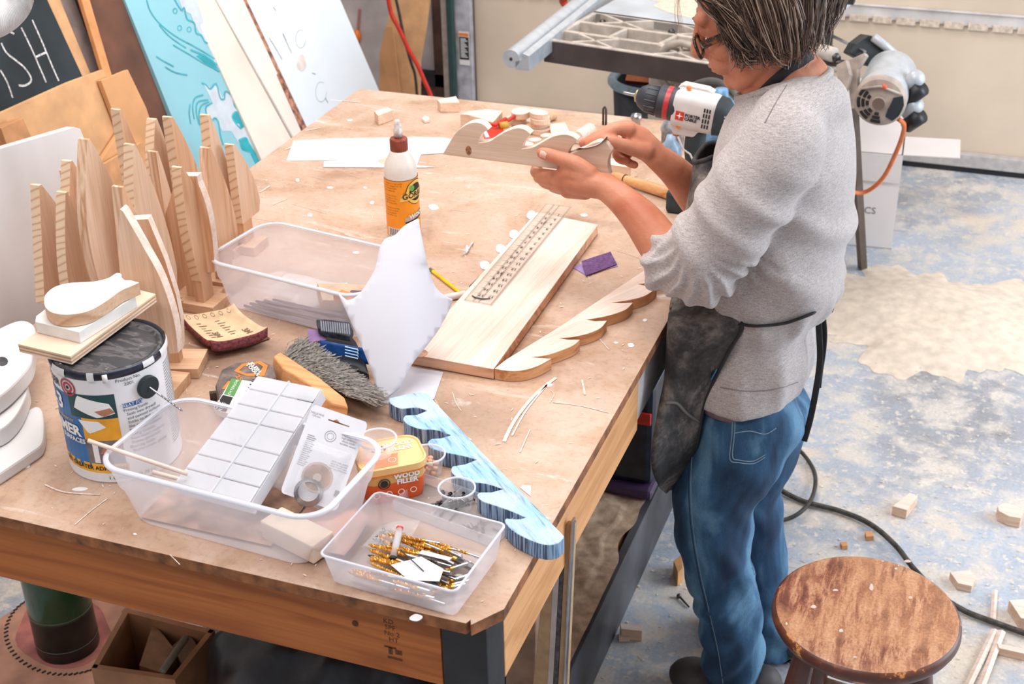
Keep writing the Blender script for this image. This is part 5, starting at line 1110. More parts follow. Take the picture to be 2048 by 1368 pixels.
scm = plain('scraped_paint', (222, 206, 194), .6, var=.08, scale=200)
for pix, w in (([(1112, 756), (1070, 790), (1030, 840), (1008, 884)], .006), ([(1094, 770), (1052, 822), (1024, 872)], .003), ([(1190, 668), (1218, 700)], .0018), ([(1105, 805), (1160, 812), (1218, 826)], .0016), ([(905, 785), (912, 806), (922, 822)], .0012), ([(1100, 780), (1108, 790), (1100, 806)], .001), ([(1164, 760), (1170, 790)], .003), ([(150, 1050), (185, 1020), (215, 998)], .002), ([(620, 352), (650, 360)], .001), ([(470, 430), (560, 445)], .001), ([(545, 410), (575, 398)], .002), ([(585, 408), (655, 428)], .001), ([(700, 350), (720, 356)], .001), ([(960, 236), (985, 222)], .001), ([(660, 200), (720, 205)], .004), ([(610, 262), (640, 256)], .005), ([(570, 300), (588, 292)], .005), ([(1150, 510), (1180, 560)], .0012), ([(1230, 500), (1290, 520)], .001), ([(905, 420), (940, 424)], .001), ([(980, 405), (1010, 409)], .001), ([(1040, 905), (1060, 860)], .002), ([(870, 800), (905, 860)], .001), ([(90, 970), (130, 985), (200, 990)], .003), ([(340, 1110), (360, 1130)], .0012), ([(690, 470), (730, 480)], .0012), ([(520, 385), (540, 372)], .004)):
    rb_ = MB(); ribbon(rb_, pix, (0, 0, T+.0003), (0, 0, 1), w); build('scrape', rb_, scm, scr)
b = MB(); random.seed(31)
for k in range(520):
    x = random.uniform(BX0+.02, BX1-.02); y = random.uniform(BY0+.02, BY1-.02)
    a = random.uniform(0, 6.28); L1 = random.uniform(.001, .006); w = random.uniform(.0005, .0012); d = V(math.cos(a), math.sin(a), 0); nn_ = V(-d.y, d.x, 0); c = V(x, y, T+.0012)
    b.add([c-d*L1-nn_*w, c+d*L1*.3-nn_*w, c+d*L1+nn_*w*.6, c+nn_*w], [(0, 1, 2, 3)])
tag(build('wood_crumbs', b, plain('crumbs', (240, 222, 200), .8), at=(-1, 2, T)), 'fine wood crumbs scattered over the whole bench top', 'wood crumbs', kind='stuff')
# ================================================================== things at the back of the bench
def block(label, pixtop, h, mats=None, side=1, **k): return slab('wood_block', pixtop, T+h, h-.0004, mats or [M['pine_pale'], wm_block], label, 'block', side=side, **k)
wm_block = wood('block_side', (236, 206, 172), (214, 176, 138), 0)
block('small pine block nearest the glue bottle cap at the back', [(748, 222), (776, 214), (785, 220), (756, 231)], .026)
block('pine block with end grain rings at the back edge of the bench', [(874, 199), (912, 192), (919, 205), (880, 206)], .025)
block('largest pale block behind the held wave board', [(920, 228), (935, 222), (975, 218), (1005, 222), (985, 246), (960, 236), (935, 229)], .038)
slab('wood_chip', [(843, 236), (850, 231), (858, 233), (859, 239), (849, 241)], T+.008, .0076, M['pine_pale'], 'tiny pale wood chip between glue bottle and back blocks', 'chip')
block('pale flat block right of the held board under the wrist', [(1212, 316), (1240, 318), (1276, 330), (1262, 335), (1218, 329)], .026)
slab('shadowed_block', [(1165, 296), (1216, 300), (1220, 322), (1214, 340), (1160, 330)], T+.012, .0116, M['pine_pale'], 'pale block hidden behind the right end of the held wave board', 'block')
# stacks of round wooden discs
def disc_piece(label, c, z, r, h, grp=None, elong=1.0, rz=0, half=False):
    A = Matrix.Translation(V(c[0], c[1], z)) @ Matrix.Rotation(rz, 4, 'Z'); n = 24
    pts = [A @ V(r*elong*math.cos(2*math.pi*k/n), r*math.sin(2*math.pi*k/n)*(.55 if half and k > n/2 else 1), 0) for k in range(n)]
    tag(build('wooden_disc', MB().prism(pts, (0, 0, h), 0, 1), [M['pine_pale'], wm_block], at=tuple(c[:2])+(z,), bevel=.0008), label, 'disc', grp)
c1 = PZ((1035, 262), T); c2 = PZ((1078, 268), T)
random.seed(2)
for i in range(3): disc_piece(('lowest', 'middle', 'topmost')[i]+' round pine disc in the left stack by the red clamp', (c1.x+random.uniform(-.006, .006), c1.y+.012+random.uniform(-.005, .005)), T+.0003+.0153*i, .022, .015, 'left stack of pine discs', 1.15, i*.7, i == 1)
for i in range(4): disc_piece(('lowest', 'second', 'third', 'topmost')[i]+' pine disc of the right stack behind the held board', (c2.x+random.uniform(-.005, .005), c2.y+.01+random.uniform(-.005, .005)), T+.0003+.0133*i, .023, .013, 'right stack of pine discs', 1.1, i*.9, i in (1, 3))
for i, (px, py, r, lb) in enumerate(((1052, 300, .014, 'wedge shaped disc offcut in the second notch of the held board'), (1070, 292, .012, 'small white topped disc low behind the held board'), (1092, 283, .011, 'smallest disc offcut right of the low pair'))):
    c = PZ((px, py), T); disc_piece(lb, (c.x, c.y), T+.0003, r, .016, None, 1.3, .5*i)
slab('pine_offcut', [(1098, 248), (1130, 244), (1146, 278), (1105, 280)], T+.016, .0156, [M['pine_pale'], wm_block], 'pale rectangular offcut between the disc stack and the dowel', 'offcut', side=1)
cd_ = PZ((1155, 275), T+.0165); cde = cd_+V(.012, .062, 0)
tag(build('dowel_stub', MB().tube([cd_, cde], .0150, 28), [M['pine_pale']], at=tuple(cd_), bevel=.0006), 'thick round dowel stub lying behind the sanding hand', 'dowel')
cd2 = PZ((1096, 236), T+.010); tag(build('dowel_slice', MB().tube([cd2, cd2+V(.01, .02, 0)], .009, 20), plain('dark_slice', (206, 166, 130), .7), at=tuple(cd2)), 'small round dowel slice behind the right disc stack', 'dowel')
cd3 = PZ((1055, 262), T+.010); tag(build('dowel_slice', MB().tube([cd3, cd3+V(-.004, .02, 0)], .011, 20), bpy.data.materials['dark_slice'], at=tuple(cd3)), 'round dowel slice tucked between the two disc stacks', 'dowel')
for k, (px, py, a) in enumerate(((1168, 262, .3), (1180, 255, 1.2), (1190, 268, 2.0))):
    c = PZ((px, py), T+.006); d = V(math.cos(a), math.sin(a), .15)*.018
    tag(build('wood_shaving', MB().prism([c-d, c+V(.004, 0, .001), c+d, c+V(-.004, 0, .006)], (0, 0, .0008)), M['paper'], at=tuple(c)), ('lower', 'upper', 'rightmost')[k]+' pale wood splinter beside the dowel stub', 'splinter')
# red bar clamp
rc = thing('red_clamp', 'bright red spring clamp with yellow tip lying behind the held board', 'clamp', PZ((990, 270), T))
def q(p, h): return PZ(p, T+h)
build('jaw', MB().prism([q(p, .03) for p in ((968, 262), (980, 250), (1004, 252), (1012, 268), (992, 276), (974, 280))], (0, 0, -.02)), M['red'], rc, bevel=.003)
build('handle', MB().tube([q((968, 244), .045), q((990, 250), .04), q((1012, 238), .042)], [.004, .005, .005], 8), M['red'], rc, smooth=True)
build('handle', MB().tube([q((1000, 250), .035), q((1030, 232), .04), q((1046, 228), .03)], [.005, .0045, .004], 8), M['red'], rc, smooth=True)
build('tip', MB().tube([q((1000, 252), .036), q((1015, 249), .036)], .0085, 12), plain('mustard', (204, 160, 58), .5), rc, smooth=True)
build('jaw_pad', MB().tube([q((970, 264), .032), q((975, 275), .03)], .005, 8), plain('pad_white', (214, 212, 220), .5), rc, smooth=True)
# green plug, hook, cup, handle, chisel, bottle
gp = PZ((1070, 362), T); tag(build('green_plug', MB().tube([gp+V(0, 0, .008), gp+V(.03, .01, .008)], [.0075, .0062], 14), plain('green_plastic', (74, 188, 84), .4), at=tuple(gp), smooth=True), 'bright green plastic piece under the left hand', 'plug')
hk = PZ((1209, 250), T); tag(build('u_bolt', MB().tube([hk+V(-.0035, 0, .001), hk+V(-.0035, 0, .040), hk+V(0, 0, .046), hk+V(.0035, 0, .040), hk+V(.0035, 0, .001)], .0028, 8), M['dksteel'], at=tuple(hk), smooth=True), 'upright steel u bolt near the back bench edge', 'bolt')
hb = PZ((1272, 258), T); tag(build('steel_knob', MB().lathe([(.006, 0), (.010, .004), (.010, .02), (.014, .028), (.012, .036), (0, .04)], Matrix.Translation(V(hb.x, hb.y, T)), 20), M['steel'], at=tuple(hb), smooth=True), 'shiny round steel knob behind the raised wrist', 'knob')
wh = thing('wooden_tool', 'long worn wooden tool handle lying behind the forearms', 'handle', PZ((1290, 372), T))
ha, hc = PZ((1222, 350), T+.0135), PZ((1420, 412), T+.0135)
pts = [ha.lerp(hc, i/14) for i in range(15)]; build('shaft', MB().tube(pts, [.008, .0105, .0095]+[.0105+.003*math.sin(i/14*3) for i in range(12)], 18), wood('handle_wood', (232, 176, 118), (202, 140, 78), 0, rough=.35), wh, smooth=True)
d = (hc-ha).normalized(); build('groove', MB().tube([ha.lerp(hc, .145), ha.lerp(hc, .152)], .0112, 18), M['ink'], wh)
mc = PZ((1345, 292), T); mcg = thing('metal_cup', 'dented grey metal cup standing behind the drill', 'cup', V(mc.x, mc.y, T))
A = Matrix.Translation(V(mc.x, mc.y, T)); build('cup_wall', MB().lathe([(0, .001), (.026, .001), (.027, .036), (.029, .040), (.029, .044), (.026, .052), (.020, .068), (.010, .078), (0, .08)], A, 32, cap=False), plain('dull_metal', (158, 160, 166), .5, metal=.5, var=.2, scale=60), mcg, smooth=True)
ch = thing('chisel_set', 'dusty flat metal tools stacked behind the right wrist', 'tool', PZ((1330, 315), T))
for i in range(4): build('blade', MB().tube([PZ((1296+3*i, 300+6*i), T+.008+.003*i), PZ((1380, 326+6*i), T+.010+.003*i)], .004, 6, flat=.4), plain('dusty_steel', (150, 142, 134), .6, metal=.3, var=.3, scale=80) if i == 0 else bpy.data.materials['dusty_steel'], ch)
bk = PZ((1322, 390), T); tag(build('black_clip', MB().box((-.02, -.009, 0), (.02, .009, .018), 0, Matrix.Translation(V(bk.x, bk.y, T)) @ Matrix.Rotation(-.3, 4, 'Z')), M['black'], at=tuple(bk), bevel=.003), 'small black plastic clip under the right forearm', 'clip')
for i, (px, py) in enumerate(((1248, 420), (1256, 424))): rod('thin_splinter', PZ((px, py-20), T+.002), PZ((px+20, py+16), T+.002), .0014, M['pine_pale'], ('left', 'right')[i]+' pale splinter lying beneath the left forearm', 'splinter', 4)
# blue spray bottle behind the drill
bl = PZ((1425, 345), T); bt = thing('spray_bottle', 'speckled blue bottle standing right behind the drill', 'bottle', V(bl.x, bl.y+.05, T)); A = bt.matrix_basis.copy()
build('bottle_body', MB().lathe([(.034, .001), (.037, .01), (.037, .12), (.030, .145), (.016, .16), (.014, .175), (0, .176)], A, 32), plain('speckled_blue', (92, 134, 168), .35, var=.4, scale=26), bt, smooth=True)
b2 = PZ((1335, 345), T); bt2 = thing('spray_bottle', 'clear blue tinted squeeze bottle left of the drill grip', 'bottle', V(b2.x, b2.y+.02, T)); A = bt2.matrix_basis.copy()
build('bottle_body', MB().lathe([(.022, .001), (.025, .006), (.025, .04), (.022, .055), (.012, .066), (.009, .08), (0, .081)], A, 28), plain('pale_blue_plastic', (128, 150, 172), .3, var=.3, scale=30), bt2, smooth=True)
# ------------------------------------------------------------------ cordless drill
DP = PZ((1384, 418), T); DYp = DP.y
dr_ = thing('cordless_drill', 'grey and black cordless drill with red ring standing on its battery', 'drill', V(DP.x, DYp, T), 0)
grey = plain('drill_grey', (206, 202, 200), .45, var=.03); dkd = plain('drill_dark', (48, 52, 60), .5, var=.15, scale=30); rub = plain('rubber_dark', (44, 54, 58), .7, var=.15)
ax0 = PY((1268, 192), DYp); ax1 = PY((1440, 232), DYp); ad = (ax1-ax0).normalized(); au = V(-ad.z, 0, ad.x); 
if au.z < 0: au = -au
sc1 = mpp(ax0); 
def D(px, off=0, y=0):
    c = PY((px, 190+(px-1268)*.233), DYp); return c+au*off+V(0, y, 0)
def seg(name, p0, p1, prof, mat, n=28, **k):
    A_ = Matrix.Translation(D(p0)) @ ad.to_track_quat('Z', 'Y').to_matrix().to_4x4(); L_ = (D(p1)-D(p0)).length
    return build(name, MB().lathe([(r*sc1, z*L_) for r, z in prof], A_, n), mat, dr_, smooth=True, auto=.7)
seg('drill_bit', 1246, 1272, [(1.2, 0), (3, .1), (3, .8), (6, 1)], M['steel'], 10)
seg('chuck_nose', 1270, 1278, [(6, 0), (12, .3), (14, 1)], plain('brass_ring', (196, 178, 130), .3, metal=.7))
seg('chuck', 1275, 1318, [(13, 0), (20, .12), (26, .35), (29, .55), (29, .97), (28, 1)], dkd)
b = MB()
for k in range(14):
    a = 2*math.pi*k/14; o1 = (au*math.cos(a)+V(0, 1, 0)*math.sin(a))*29.3*sc1; b.tube([D(1295)+o1*.96, D(1316)+o1], 1.5*sc1, 5)
build('chuck_ribs', b, dkd, dr_)['kind'] = 'stuff'
seg('torque_collar', 1318, 1334, [(29, 0), (33, .1), (33, 1)], dkd); seg('red_ring', 1333, 1343, [(33.6, 0), (34, .5), (33.6, 1)], plain('ring_red', (186, 44, 52), .35)); seg('collar_rear', 1343, 1360, [(33, 0), (34, .4), (34, 1)], dkd)
b = MB()
for k in range(8): b.box((-.0006, -.0003, -.0006), (.0006, .0003, .0006), 0, Matrix.Translation(D(1355)+(au*math.cos(-1.2+k*.33)-V(0, 1, 0)*math.cos(-1.2+k*.33-1.57+3.14)*0 - V(0, 1, 0)*math.sin(1.57-abs(-1.2+k*.33)))*33.9*sc1*.0))
# motor housing: rounded box
HM = Matrix.Translation(D(1352)) @ Matrix(((ad.x, 0, au.x, 0), (0, -1, 0, 0), (ad.z, 0, au.z, 0), (0, 0, 0, 1)))
Lh = (D(1448)-D(1352)).length
b = MB(); secs = [(0, 34, 32), (.06, 36, 34), (.45, 37, 34), (.8, 36, 33), (.97, 33, 30), (1.0, 28, 26)]
for q_, hh, ww in secs:
    for (x, y) in rrect(0, -1*sc1, ww*2*sc1, hh*2*sc1, 18*sc1, 4): b.v.append(tuple(HM @ V(q_*Lh, -x, y)))
kk = 20+4
kk = len(rrect(0, 0, 1, 1, .1, 4))
for i in range(len(secs)-1):
    for j in range(kk): b.f.append((i*kk+j, i*kk+(j+1) % kk, (i+1)*kk+(j+1) % kk, (i+1)*kk+j)); b.m.append(0)
b.f.append(tuple(range(kk))); b.m.append(0); b.f.append(tuple(range((len(secs)-1)*kk, len(secs)*kk))[::-1]); b.m.append(0)
build('motor_housing', b, grey, dr_, smooth=True, auto=.7)
build('housing_ridge', MB().prism([HM @ V(x*Lh, -12*sc1, z*sc1) for x, z in ((-.02, 24), (-.05, 32), (.05, 40), (.55, 41), (.7, 36), (.62, 31))], V(0, 24*sc1, 0)), grey, dr_, bevel=.002)
build('switch_button', MB().tube([HM @ V(.2*Lh, 0, 38*sc1), HM @ V(.2*Lh, 0, 43*sc1)], 5*sc1, 10), M['orange'], dr_)
b = MB()
for i, (p0, hh) in enumerate(((.86, 30), (.93, 32), (1.02, 29), (1.06, 22))): pass
secs = [(.82, 22, 26), (.86, 36, 35), (1.03, 34, 33), (1.12, 27, 27)]
for q_, hh, ww in secs:
    for (x, y) in rrect(0, -2*sc1, ww*2*sc1, hh*2*sc1, 20*sc1, 4): b.v.append(tuple(HM @ V(q_*Lh, -x, y)))
for i in range(3):
    for j in range(kk): b.f.append((i*kk+j, i*kk+(j+1) % kk, (i+1)*kk+(j+1) % kk, (i+1)*kk+j)); b.m.append(0)
b.f.append(tuple(range(3*kk, 4*kk))[::-1]); b.m.append(0)
build('rear_cap', b, rub, dr_, smooth=True, auto=.7)
b = MB()
for k in range(6): b.box((1.05*Lh, 24*sc1, (-22+6*k)*sc1), (1.08*Lh, 31*sc1, (-19+6*k)*sc1), 0, HM)
build('vent_fins', b, grey, dr_)
b = MB()
for c in range(3):
    for r_ in range(4): b.box(((.64+.055*c)*Lh, 34.0*sc1, (-22+11*r_)*sc1), ((.67+.055*c)*Lh, 34.6*sc1, (-14+11*r_)*sc1), 0, HM)
build('vent_slots', b, M['ink'], dr_)
sf = lambda u, v: HM @ V(.09*Lh+u, 34.9*sc1, v)
b = MB(); b.add([sf(x*sc1, y*sc1) for x, y in ((0, -16), (17, -16), (17, 2), (0, 2))], [(0, 1, 2, 3)], 0)
st = [sf((8.5+(7 if k % 2 == 0 else 2)*math.cos(k*math.pi/4))*sc1, (-7+(7 if k % 2 == 0 else 2)*math.sin(k*math.pi/4))*sc1)+V(0, -.0005, 0) for k in range(8)]; b.add(st, [tuple(range(8))], 1)
build('logo', b, [M['red'], M['white_ink']], dr_)
b = MB(); put_text(b, 'PORTER\nCABLE', 8.4*sc1, lambda u, v: sf(19*sc1+u, -7*sc1+v)+V(0, -.0004, 0), ax='LEFT', bold=.0004, ls=.9); build('lettering', b, M['ink'], dr_)
# grip, trigger and battery
def PD(pix, y=0): return [PY(p, DYp)+V(0, y, 0) for p in pix]
build('grip_neck', MB().prism(PD([(1345, 230), (1372, 240), (1440, 250), (1425, 262), (1400, 258), (1392, 268), (1352, 262), (1345, 248)], -.024), V(0, .048, 0)), grey, dr_, bevel=.004)
build('trigger', MB().tube(PD([(1347, 248), (1353, 258), (1352, 270)]), .0075, 10), M['orange'], dr_, smooth=True); build('reverse_switch', MB().tube([PY((1364, 242), DYp)+V(0, -.03, 0), PY((1364, 242), DYp)+V(0, .03, 0)], .0055, 12), M['orange'], dr_)
gp_ = spline([(1380, 258, 15), (1376, 290, 16), (1380, 330, 17), (1386, 370, 19)], 5)
b = MB(); 
pts = [PY((p[0]+14, p[1]), DYp) for p in gp_]; b.tube(pts, [p[2]*1.35*sc1 for p in gp_], 20, flat=1.0); build('grip', b, rub, dr_, smooth=True)
b = MB().tube(PD([(1362, 265), (1372, 290), (1386, 300), (1394, 318), (1392, 345)], -.024), .0022, 6); b.tube(PD([(1392, 320), (1410, 312)], -.025), .002, 6); build('grip_outline', b, grey, dr_, smooth=True)
bz0 = T; c = D(1400); build('battery', MB().box((-.055, -.038, 0), (.06, .038, .048), 0, Matrix.Translation(V(PY((1392, 380), DYp).x, DYp, T))), rub, dr_, bevel=.008)
# ================================================================== table saw behind the bench
SZ = .86
sw = thing('table_saw', 'grey cast iron table saw with open grid wing beyond the bench', 'table saw', PZ((1300, 100), SZ)-V(0, 0, SZ))
wl_, wr = PZ((1088, 78), SZ), PZ((1700, 168), SZ)
su = (wr-wl_).normalized(); sv = V(-su.y, su.x, 0)
if sv.y < 0: sv = -sv
def S(u, v, z=0): return wl_+su*u+sv*v+V(0, 0, z)
def sbox(b, u0, u1, v0, v1, z0, z1, mi=0): 
    vs = [S(u, v, z) for z in (z0, z1) for u, v in ((u0, v0), (u1, v0), (u1, v1), (u0, v1))]; b.add(vs, [(3, 2, 1, 0), (4, 5, 6, 7), (0, 1, 5, 4), (1, 2, 6, 5), (2, 3, 7, 6), (3, 0, 4, 7)], mi)
far = 1.05; WW = .66
darkf = plain('saw_front_dark', (74, 62, 60), .6, var=.12, scale=10); sawtop = plain('saw_top', (206, 216, 226), .35, metal=.3, var=.05, scale=8)
b = MB(); sbox(b, 0, WW, -.001, .012, -.068, -.004); build('front_face', b, darkf, sw)
b = MB(); gv = [.0, .095, .20, .31]
for v in gv: sbox(b, 0, WW, v, v+.016, -.055, .0)
sbox(b, 0, .016, 0, .31, -.055, -.001); sbox(b, WW-.016, WW, 0, .31, -.055, -.001)
def sbar(b, u0, v0, u1, v1, w=.009):
    a, c = S(u0, v0), S(u1, v1); d = (c-a).normalized(); n1 = V(-d.y, d.x, 0)*w/2
    b.prism([a-n1, c-n1, c+n1, a+n1], (0, 0, -.03))
for u in (.08, .34, .54): sbar(b, u, .012, u+.12, .10); sbar(b, u+.14, .012, u-.02, .10)
for u in (.16, .32, .48): sbar(b, u, .11, u+.01, .20, .012)
for u in (.06, .32, .54): sbar(b, u, .21, u+.15, .315); sbar(b, u+.17, .21, u-.03, .315)
build('grid_wing', b, M['cast'], sw, bevel=.002)
b = MB(); sbox(b, 0, WW, .31, far, -.03, .0); build('saw_top', b, sawtop, sw, bevel=.003)
b = MB(); random.seed(4)
pts = [S(.12+.3*abs(math.cos(a))*random.uniform(.6, 1), .5+.14*math.sin(a)*random.uniform(.6, 1), .0012) for a in [k*math.pi/10 for k in range(20)]]
pts = [S(.30+(.2+.04*math.sin(5*a))*math.cos(a), .52+(.11+.03*math.sin(3*a))*math.sin(a), .0012) for a in [k*math.pi/12 for k in range(24)]]
build('dust_patch', MB().prism(pts, (0, 0, -.001)), plain('dust_on_saw', (226, 208, 190), .9, var=.05, scale=50), sw)
for u in (.05, .28): build('bolt', MB().ell(S(u, .285, -.02), .011), M['dksteel'], sw, smooth=True)
# rails
ra, rb = PZ((1022, 118), SZ-.005), PZ((1190, -16), SZ-.005); rd = (rb-ra).normalized()
b = MB(); b.tube([ra, rb+rd*.4], .026, 24); build('rail_tube', b, M['alu'], sw, smooth=True, auto=.7)
rn = V(rd.y, -rd.x, 0)
if rn.x < 0: rn = -rn
b = MB().prism([ra+rn*.012+V(0, 0, -.03), ra+rn*.055+V(0, 0, -.03), ra+rn*.055+V(0, 0, .014), ra+rn*.036+V(0, 0, .020), ra+rn*.030+V(0, 0, .0), ra+rn*.012+V(0, 0, -.005)], rd*.95); build('rail_flange', b, M['alu'], sw, bevel=.001)
build('rail_hole', MB().ell(ra-rd*.0, .005), M['ink'], sw)
ea, eb = PZ((1500, 200), SZ+.002), PZ((1694, 4), SZ+.002); ed_ = (eb-ea).normalized(); en = V(ed_.y, -ed_.x, 0)
if en.x > 0: en = -en
b = MB().prism([ea+en*.045+V(0, 0, -.04), ea+V(0, 0, -.04), ea, ea+en*.012+V(0, 0, .012), ea+en*.045+V(0, 0, .012)], ed_*.95); build('right_rail', b, M['alu'], sw, bevel=.003)
b = MB().box((-.03, -.02, 0), (.03, .02, .06), 0, Matrix.Translation(PZ((1690, 6), SZ))); build('rail_clamp', b, M['dksteel'], sw, bevel=.004)
# cabinet, hand wheel
b = MB(); sbox(b, .285, WW+.02, .11, .52, -.62, -.06); build('cabinet', b, plain('saw_cabinet', (190, 176, 162), .6, var=.08, scale=6), sw, bevel=.01)
wc = PY((1372, 132), S(.4, .10).y); wn = V(su.y, -su.x, 0)
WMx = Matrix.Translation(wc) @ (-sv).to_track_quat('Z', 'Y').to_matrix().to_4x4()
b = MB(); rw_ = 52*mpp(wc)
ring_ = [WMx @ V(rw_*math.cos(a), rw_*math.sin(a), .03) for a in [2*math.pi*k/28 for k in range(29)]]; b.tube(ring_, .011, 10)
for k in range(5): a = 2*math.pi*k/5+.4; b.tube([WMx @ V(0, 0, .02), WMx @ V(rw_*math.cos(a), rw_*math.sin(a), .03)], .010, 8, flat=.5)
b.lathe([(.03, 0), (.028, .035), (.012, .045), (0, .045)], WMx, 20); build('hand_wheel', b, plain('wheel_grey', (172, 160, 148), .5, var=.1), sw, smooth=True)
b = MB(); build('handle_knob', MB().tube([WMx @ V(rw_*.8, 0, .03), WMx @ V(rw_*.8, 0, .08)], .012, 12), M['cast'], sw, smooth=True)
# legs
for u, v in ((.30, .05), (.30, .58), (WW, .05), (WW, .58)):
    a = S(u, v, -.60); d = V((u-.5)*.25, (v-.3)*.2, 0); b = MB().tube([a, V(a.x+d.x, a.y+d.y, .0)], .02, 4, flat=1.2); build('leg', b, plain('leg_dark', (86, 74, 68), .6) if (u, v) == (.30, .05) else bpy.data.materials['leg_dark'], sw)
# black and blue bin with grey hose ring under the wing
vb = thing('shop_bin', 'dark bin with grey rim hose standing under the saw wing', 'bin', V(PY((1290, 230), 3.62).x, 3.62, 0))
_yb = S(.3, .70).y; vc = V(PY((1306, 158), _yb).x, _yb, 0)
zr = PY((1300, 162), _yb).z
build('bin_body', MB().lathe([(.10, 0), (.11, .01), (.135, zr), (.128, zr), (.11, .05), (0, .05)], Matrix.Translation(vc), 28, cap=False), plain('bin_black', (34, 40, 48), .4, var=.3), vb, smooth=True)
rp = [vc+V(.138*math.cos(a), .138*math.sin(a), zr+.004+.02*max(0, math.sin(a))) for a in [2*math.pi*k/30 for k in range(31)]]; build('rim_hose', MB().tube(rp, .016, 10), plain('hose_bluegrey', (126, 146, 158), .5, var=.1), vb, smooth=True)
rod('orange_plank', vc+V(-.10, .03, zr-.01), vc+V(.10, .03, zr-.01), .018, plain('orange_plank', (190, 98, 52), .6), 'orange brown bar lying across the dark bin', 'bar', 4)
tag(build('blue_canister', MB().lathe([(.045, 0), (.05, .01), (.05, .25), (.03, .27), (0, .27)], Matrix.Translation(vc+V(.02, .06, zr-.15)), 20), plain('canister_blue', (44, 76, 108), .35, var=.2), at=tuple(vc+V(.02, .06, zr-.15)), smooth=True), 'dark blue canister standing inside the dark bin', 'canister')
def ycord(name, pix, r, mat, label, cat='cord'):
    pts = [PY(p[:2], p[2]) for p in spline(pix, 8)]; return tag(build(name, MB().tube(pts, r, 8), mat, at=tuple(pts[0]), smooth=True), label, cat)
ycord('power_lead', [(1366, 190, 3.45), (1385, 172, 3.4), (1415, 162, 3.35), (1440, 165, 3.3), (1465, 180, 3.25), (1482, 205, 3.2), (1492, 230, 3.18)], .0085, plain('cord_grey', (84, 84, 80), .6), 'thick grey cord looping behind the drill')
ycord('power_lead', [(1445, 178, 3.32), (1465, 195, 3.25), (1480, 215, 3.2), (1500, 240, 3.15)], .0085, bpy.data.materials['cord_grey'], 'second grey cord vanishing behind the shoulder')
ra_ = thing('red_tool', 'red rounded tool handles poking into the top edge of the picture', 'tool', PY((1140, 0), 4.7))
for i, (x, y) in enumerate(((1126, -2), (1157, -4))): build('grip', MB().tube([PY((x-4, y-40), 4.7), PY((x+1, y+8), 4.7)], [.018, .014], 12), plain('grip_red', (208, 72, 44), .5) if i == 0 else bpy.data.materials['grip_red'], ra_, smooth=True)
build('grip_tip', MB().ell(PY((1128, 6), 4.7), .014), bpy.data.materials['grip_red'], ra_, smooth=True)
rod('tool_bar', PY((1100, -25), 4.71), PY((1190, -25), 4.71), .02, M['dkgrey'], 'dark bar above the top edge carrying the red handles', 'bar', 8)
# ------------------------------------------------------------------ motor hanging behind the saw
MY = 3.62
mo = thing('saw_motor', 'dusty silver electric motor with vented end cap hung at the saw', 'motor', V(PY((1760, 190), MY).x, MY, 0))
pm = mpp(PY((1760, 190), MY)); fc = PY((1758, 206), MY-.10); 
fd = (PY((1782, 150), MY+.10)-fc).normalized()   # axis from the vented front to the rear
FMx = Matrix.Translation(fc) @ fd.to_track_quat('Z', 'Y').to_matrix().to_4x4()
mr_ = 50*pm
msil = plain('motor_silver', (186, 190, 194), .4, metal=.15, var=.04); mtan = plain('motor_dusty', (176, 160, 148), .6, var=.08, scale=30)
build('motor_shell', MB().lathe([(mr_*.97, .022), (mr_, .03), (mr_, .21), (mr_*.9, .225), (mr_*.5, .23), (0, .23)], FMx, 40), msil, mo, smooth=True, auto=.6)
build('end_cap', MB().lathe([(0, -.006), (mr_*.25, -.006), (mr_*.27, -.002), (mr_*.6, .0), (mr_*.93, .006), (mr_*1.02, .014), (mr_*1.02, .026), (mr_*.9, .028)], FMx, 40, cap=False), mtan, mo, smooth=True, auto=.6)
build('hub', MB().lathe([(0, -.009), (mr_*.24, -.009), (mr_*.24, -.003)], FMx, 24, cap=False), plain('hub_brown', (120, 98, 86), .6), mo)
bq = fd.to_track_quat('Z', 'Y'); wup = FMx.inverted().to_3x3() @ V(0, 0, 1); aup = math.atan2(wup.y, wup.x); wx = FMx.inverted().to_3x3() @ V(1, 0, 0); sgn = 1 if math.sin(math.atan2(wx.y, wx.x)-aup) < 0 else -1
def pol(r_, deg, z=-.0035):  # deg measured clockwise from up as seen from the lens
    a = aup-sgn*math.radians(deg); zz = z+.0105*max(0, (r_-.3))**1; return FMx @ V(r_*mr_*math.cos(a), r_*mr_*math.sin(a), zz)
for a0, a1 in ((-145, -108), (-98, -62), (-52, -22)):
    for r_ in (.45, .62, .8):
        aa0, aa1 = a0-75, a1-75
b = MB()
def slot(r_, a0, a1):
    pts = [pol(r_, a0+(a1-a0)*k/6) for k in range(7)]; b.tube(pts, .0042, 6)
for a0, a1 in ((172, 200), (210, 238), (252, 280), (288, 312)):
    for r_ in (.45, .62, .80): slot(r_, a0+(3 if r_ < .5 else 0), a1-(3 if r_ < .5 else 0))
build('vent_slots', b, M['ink'], mo)
b = MB(); ptsd = [pol(r_, d_, -.005) for r_, d_ in ((.95, 68), (.95, 90), (.92, 118), (.9, 140), (.6, 150), (.42, 120), (.45, 90), (.6, 62))]; b.add(ptsd, [tuple(range(8)), tuple(range(8))[::-1]]); build('terminal_cover', b, plain('cover_dark', (38, 46, 50), .4), mo, solid=.003)
b = MB().tube([pol(.9, -55, -.008), pol(.72, 0, -.010), pol(.95, 62, -.008)], .0035, 6); build('cap_seam', b, mtan, mo, smooth=True); build('reset_button', MB().ell(pol(.72, 12, -.008), .007), plain('button_red', (214, 94, 60), .5), mo, smooth=True)
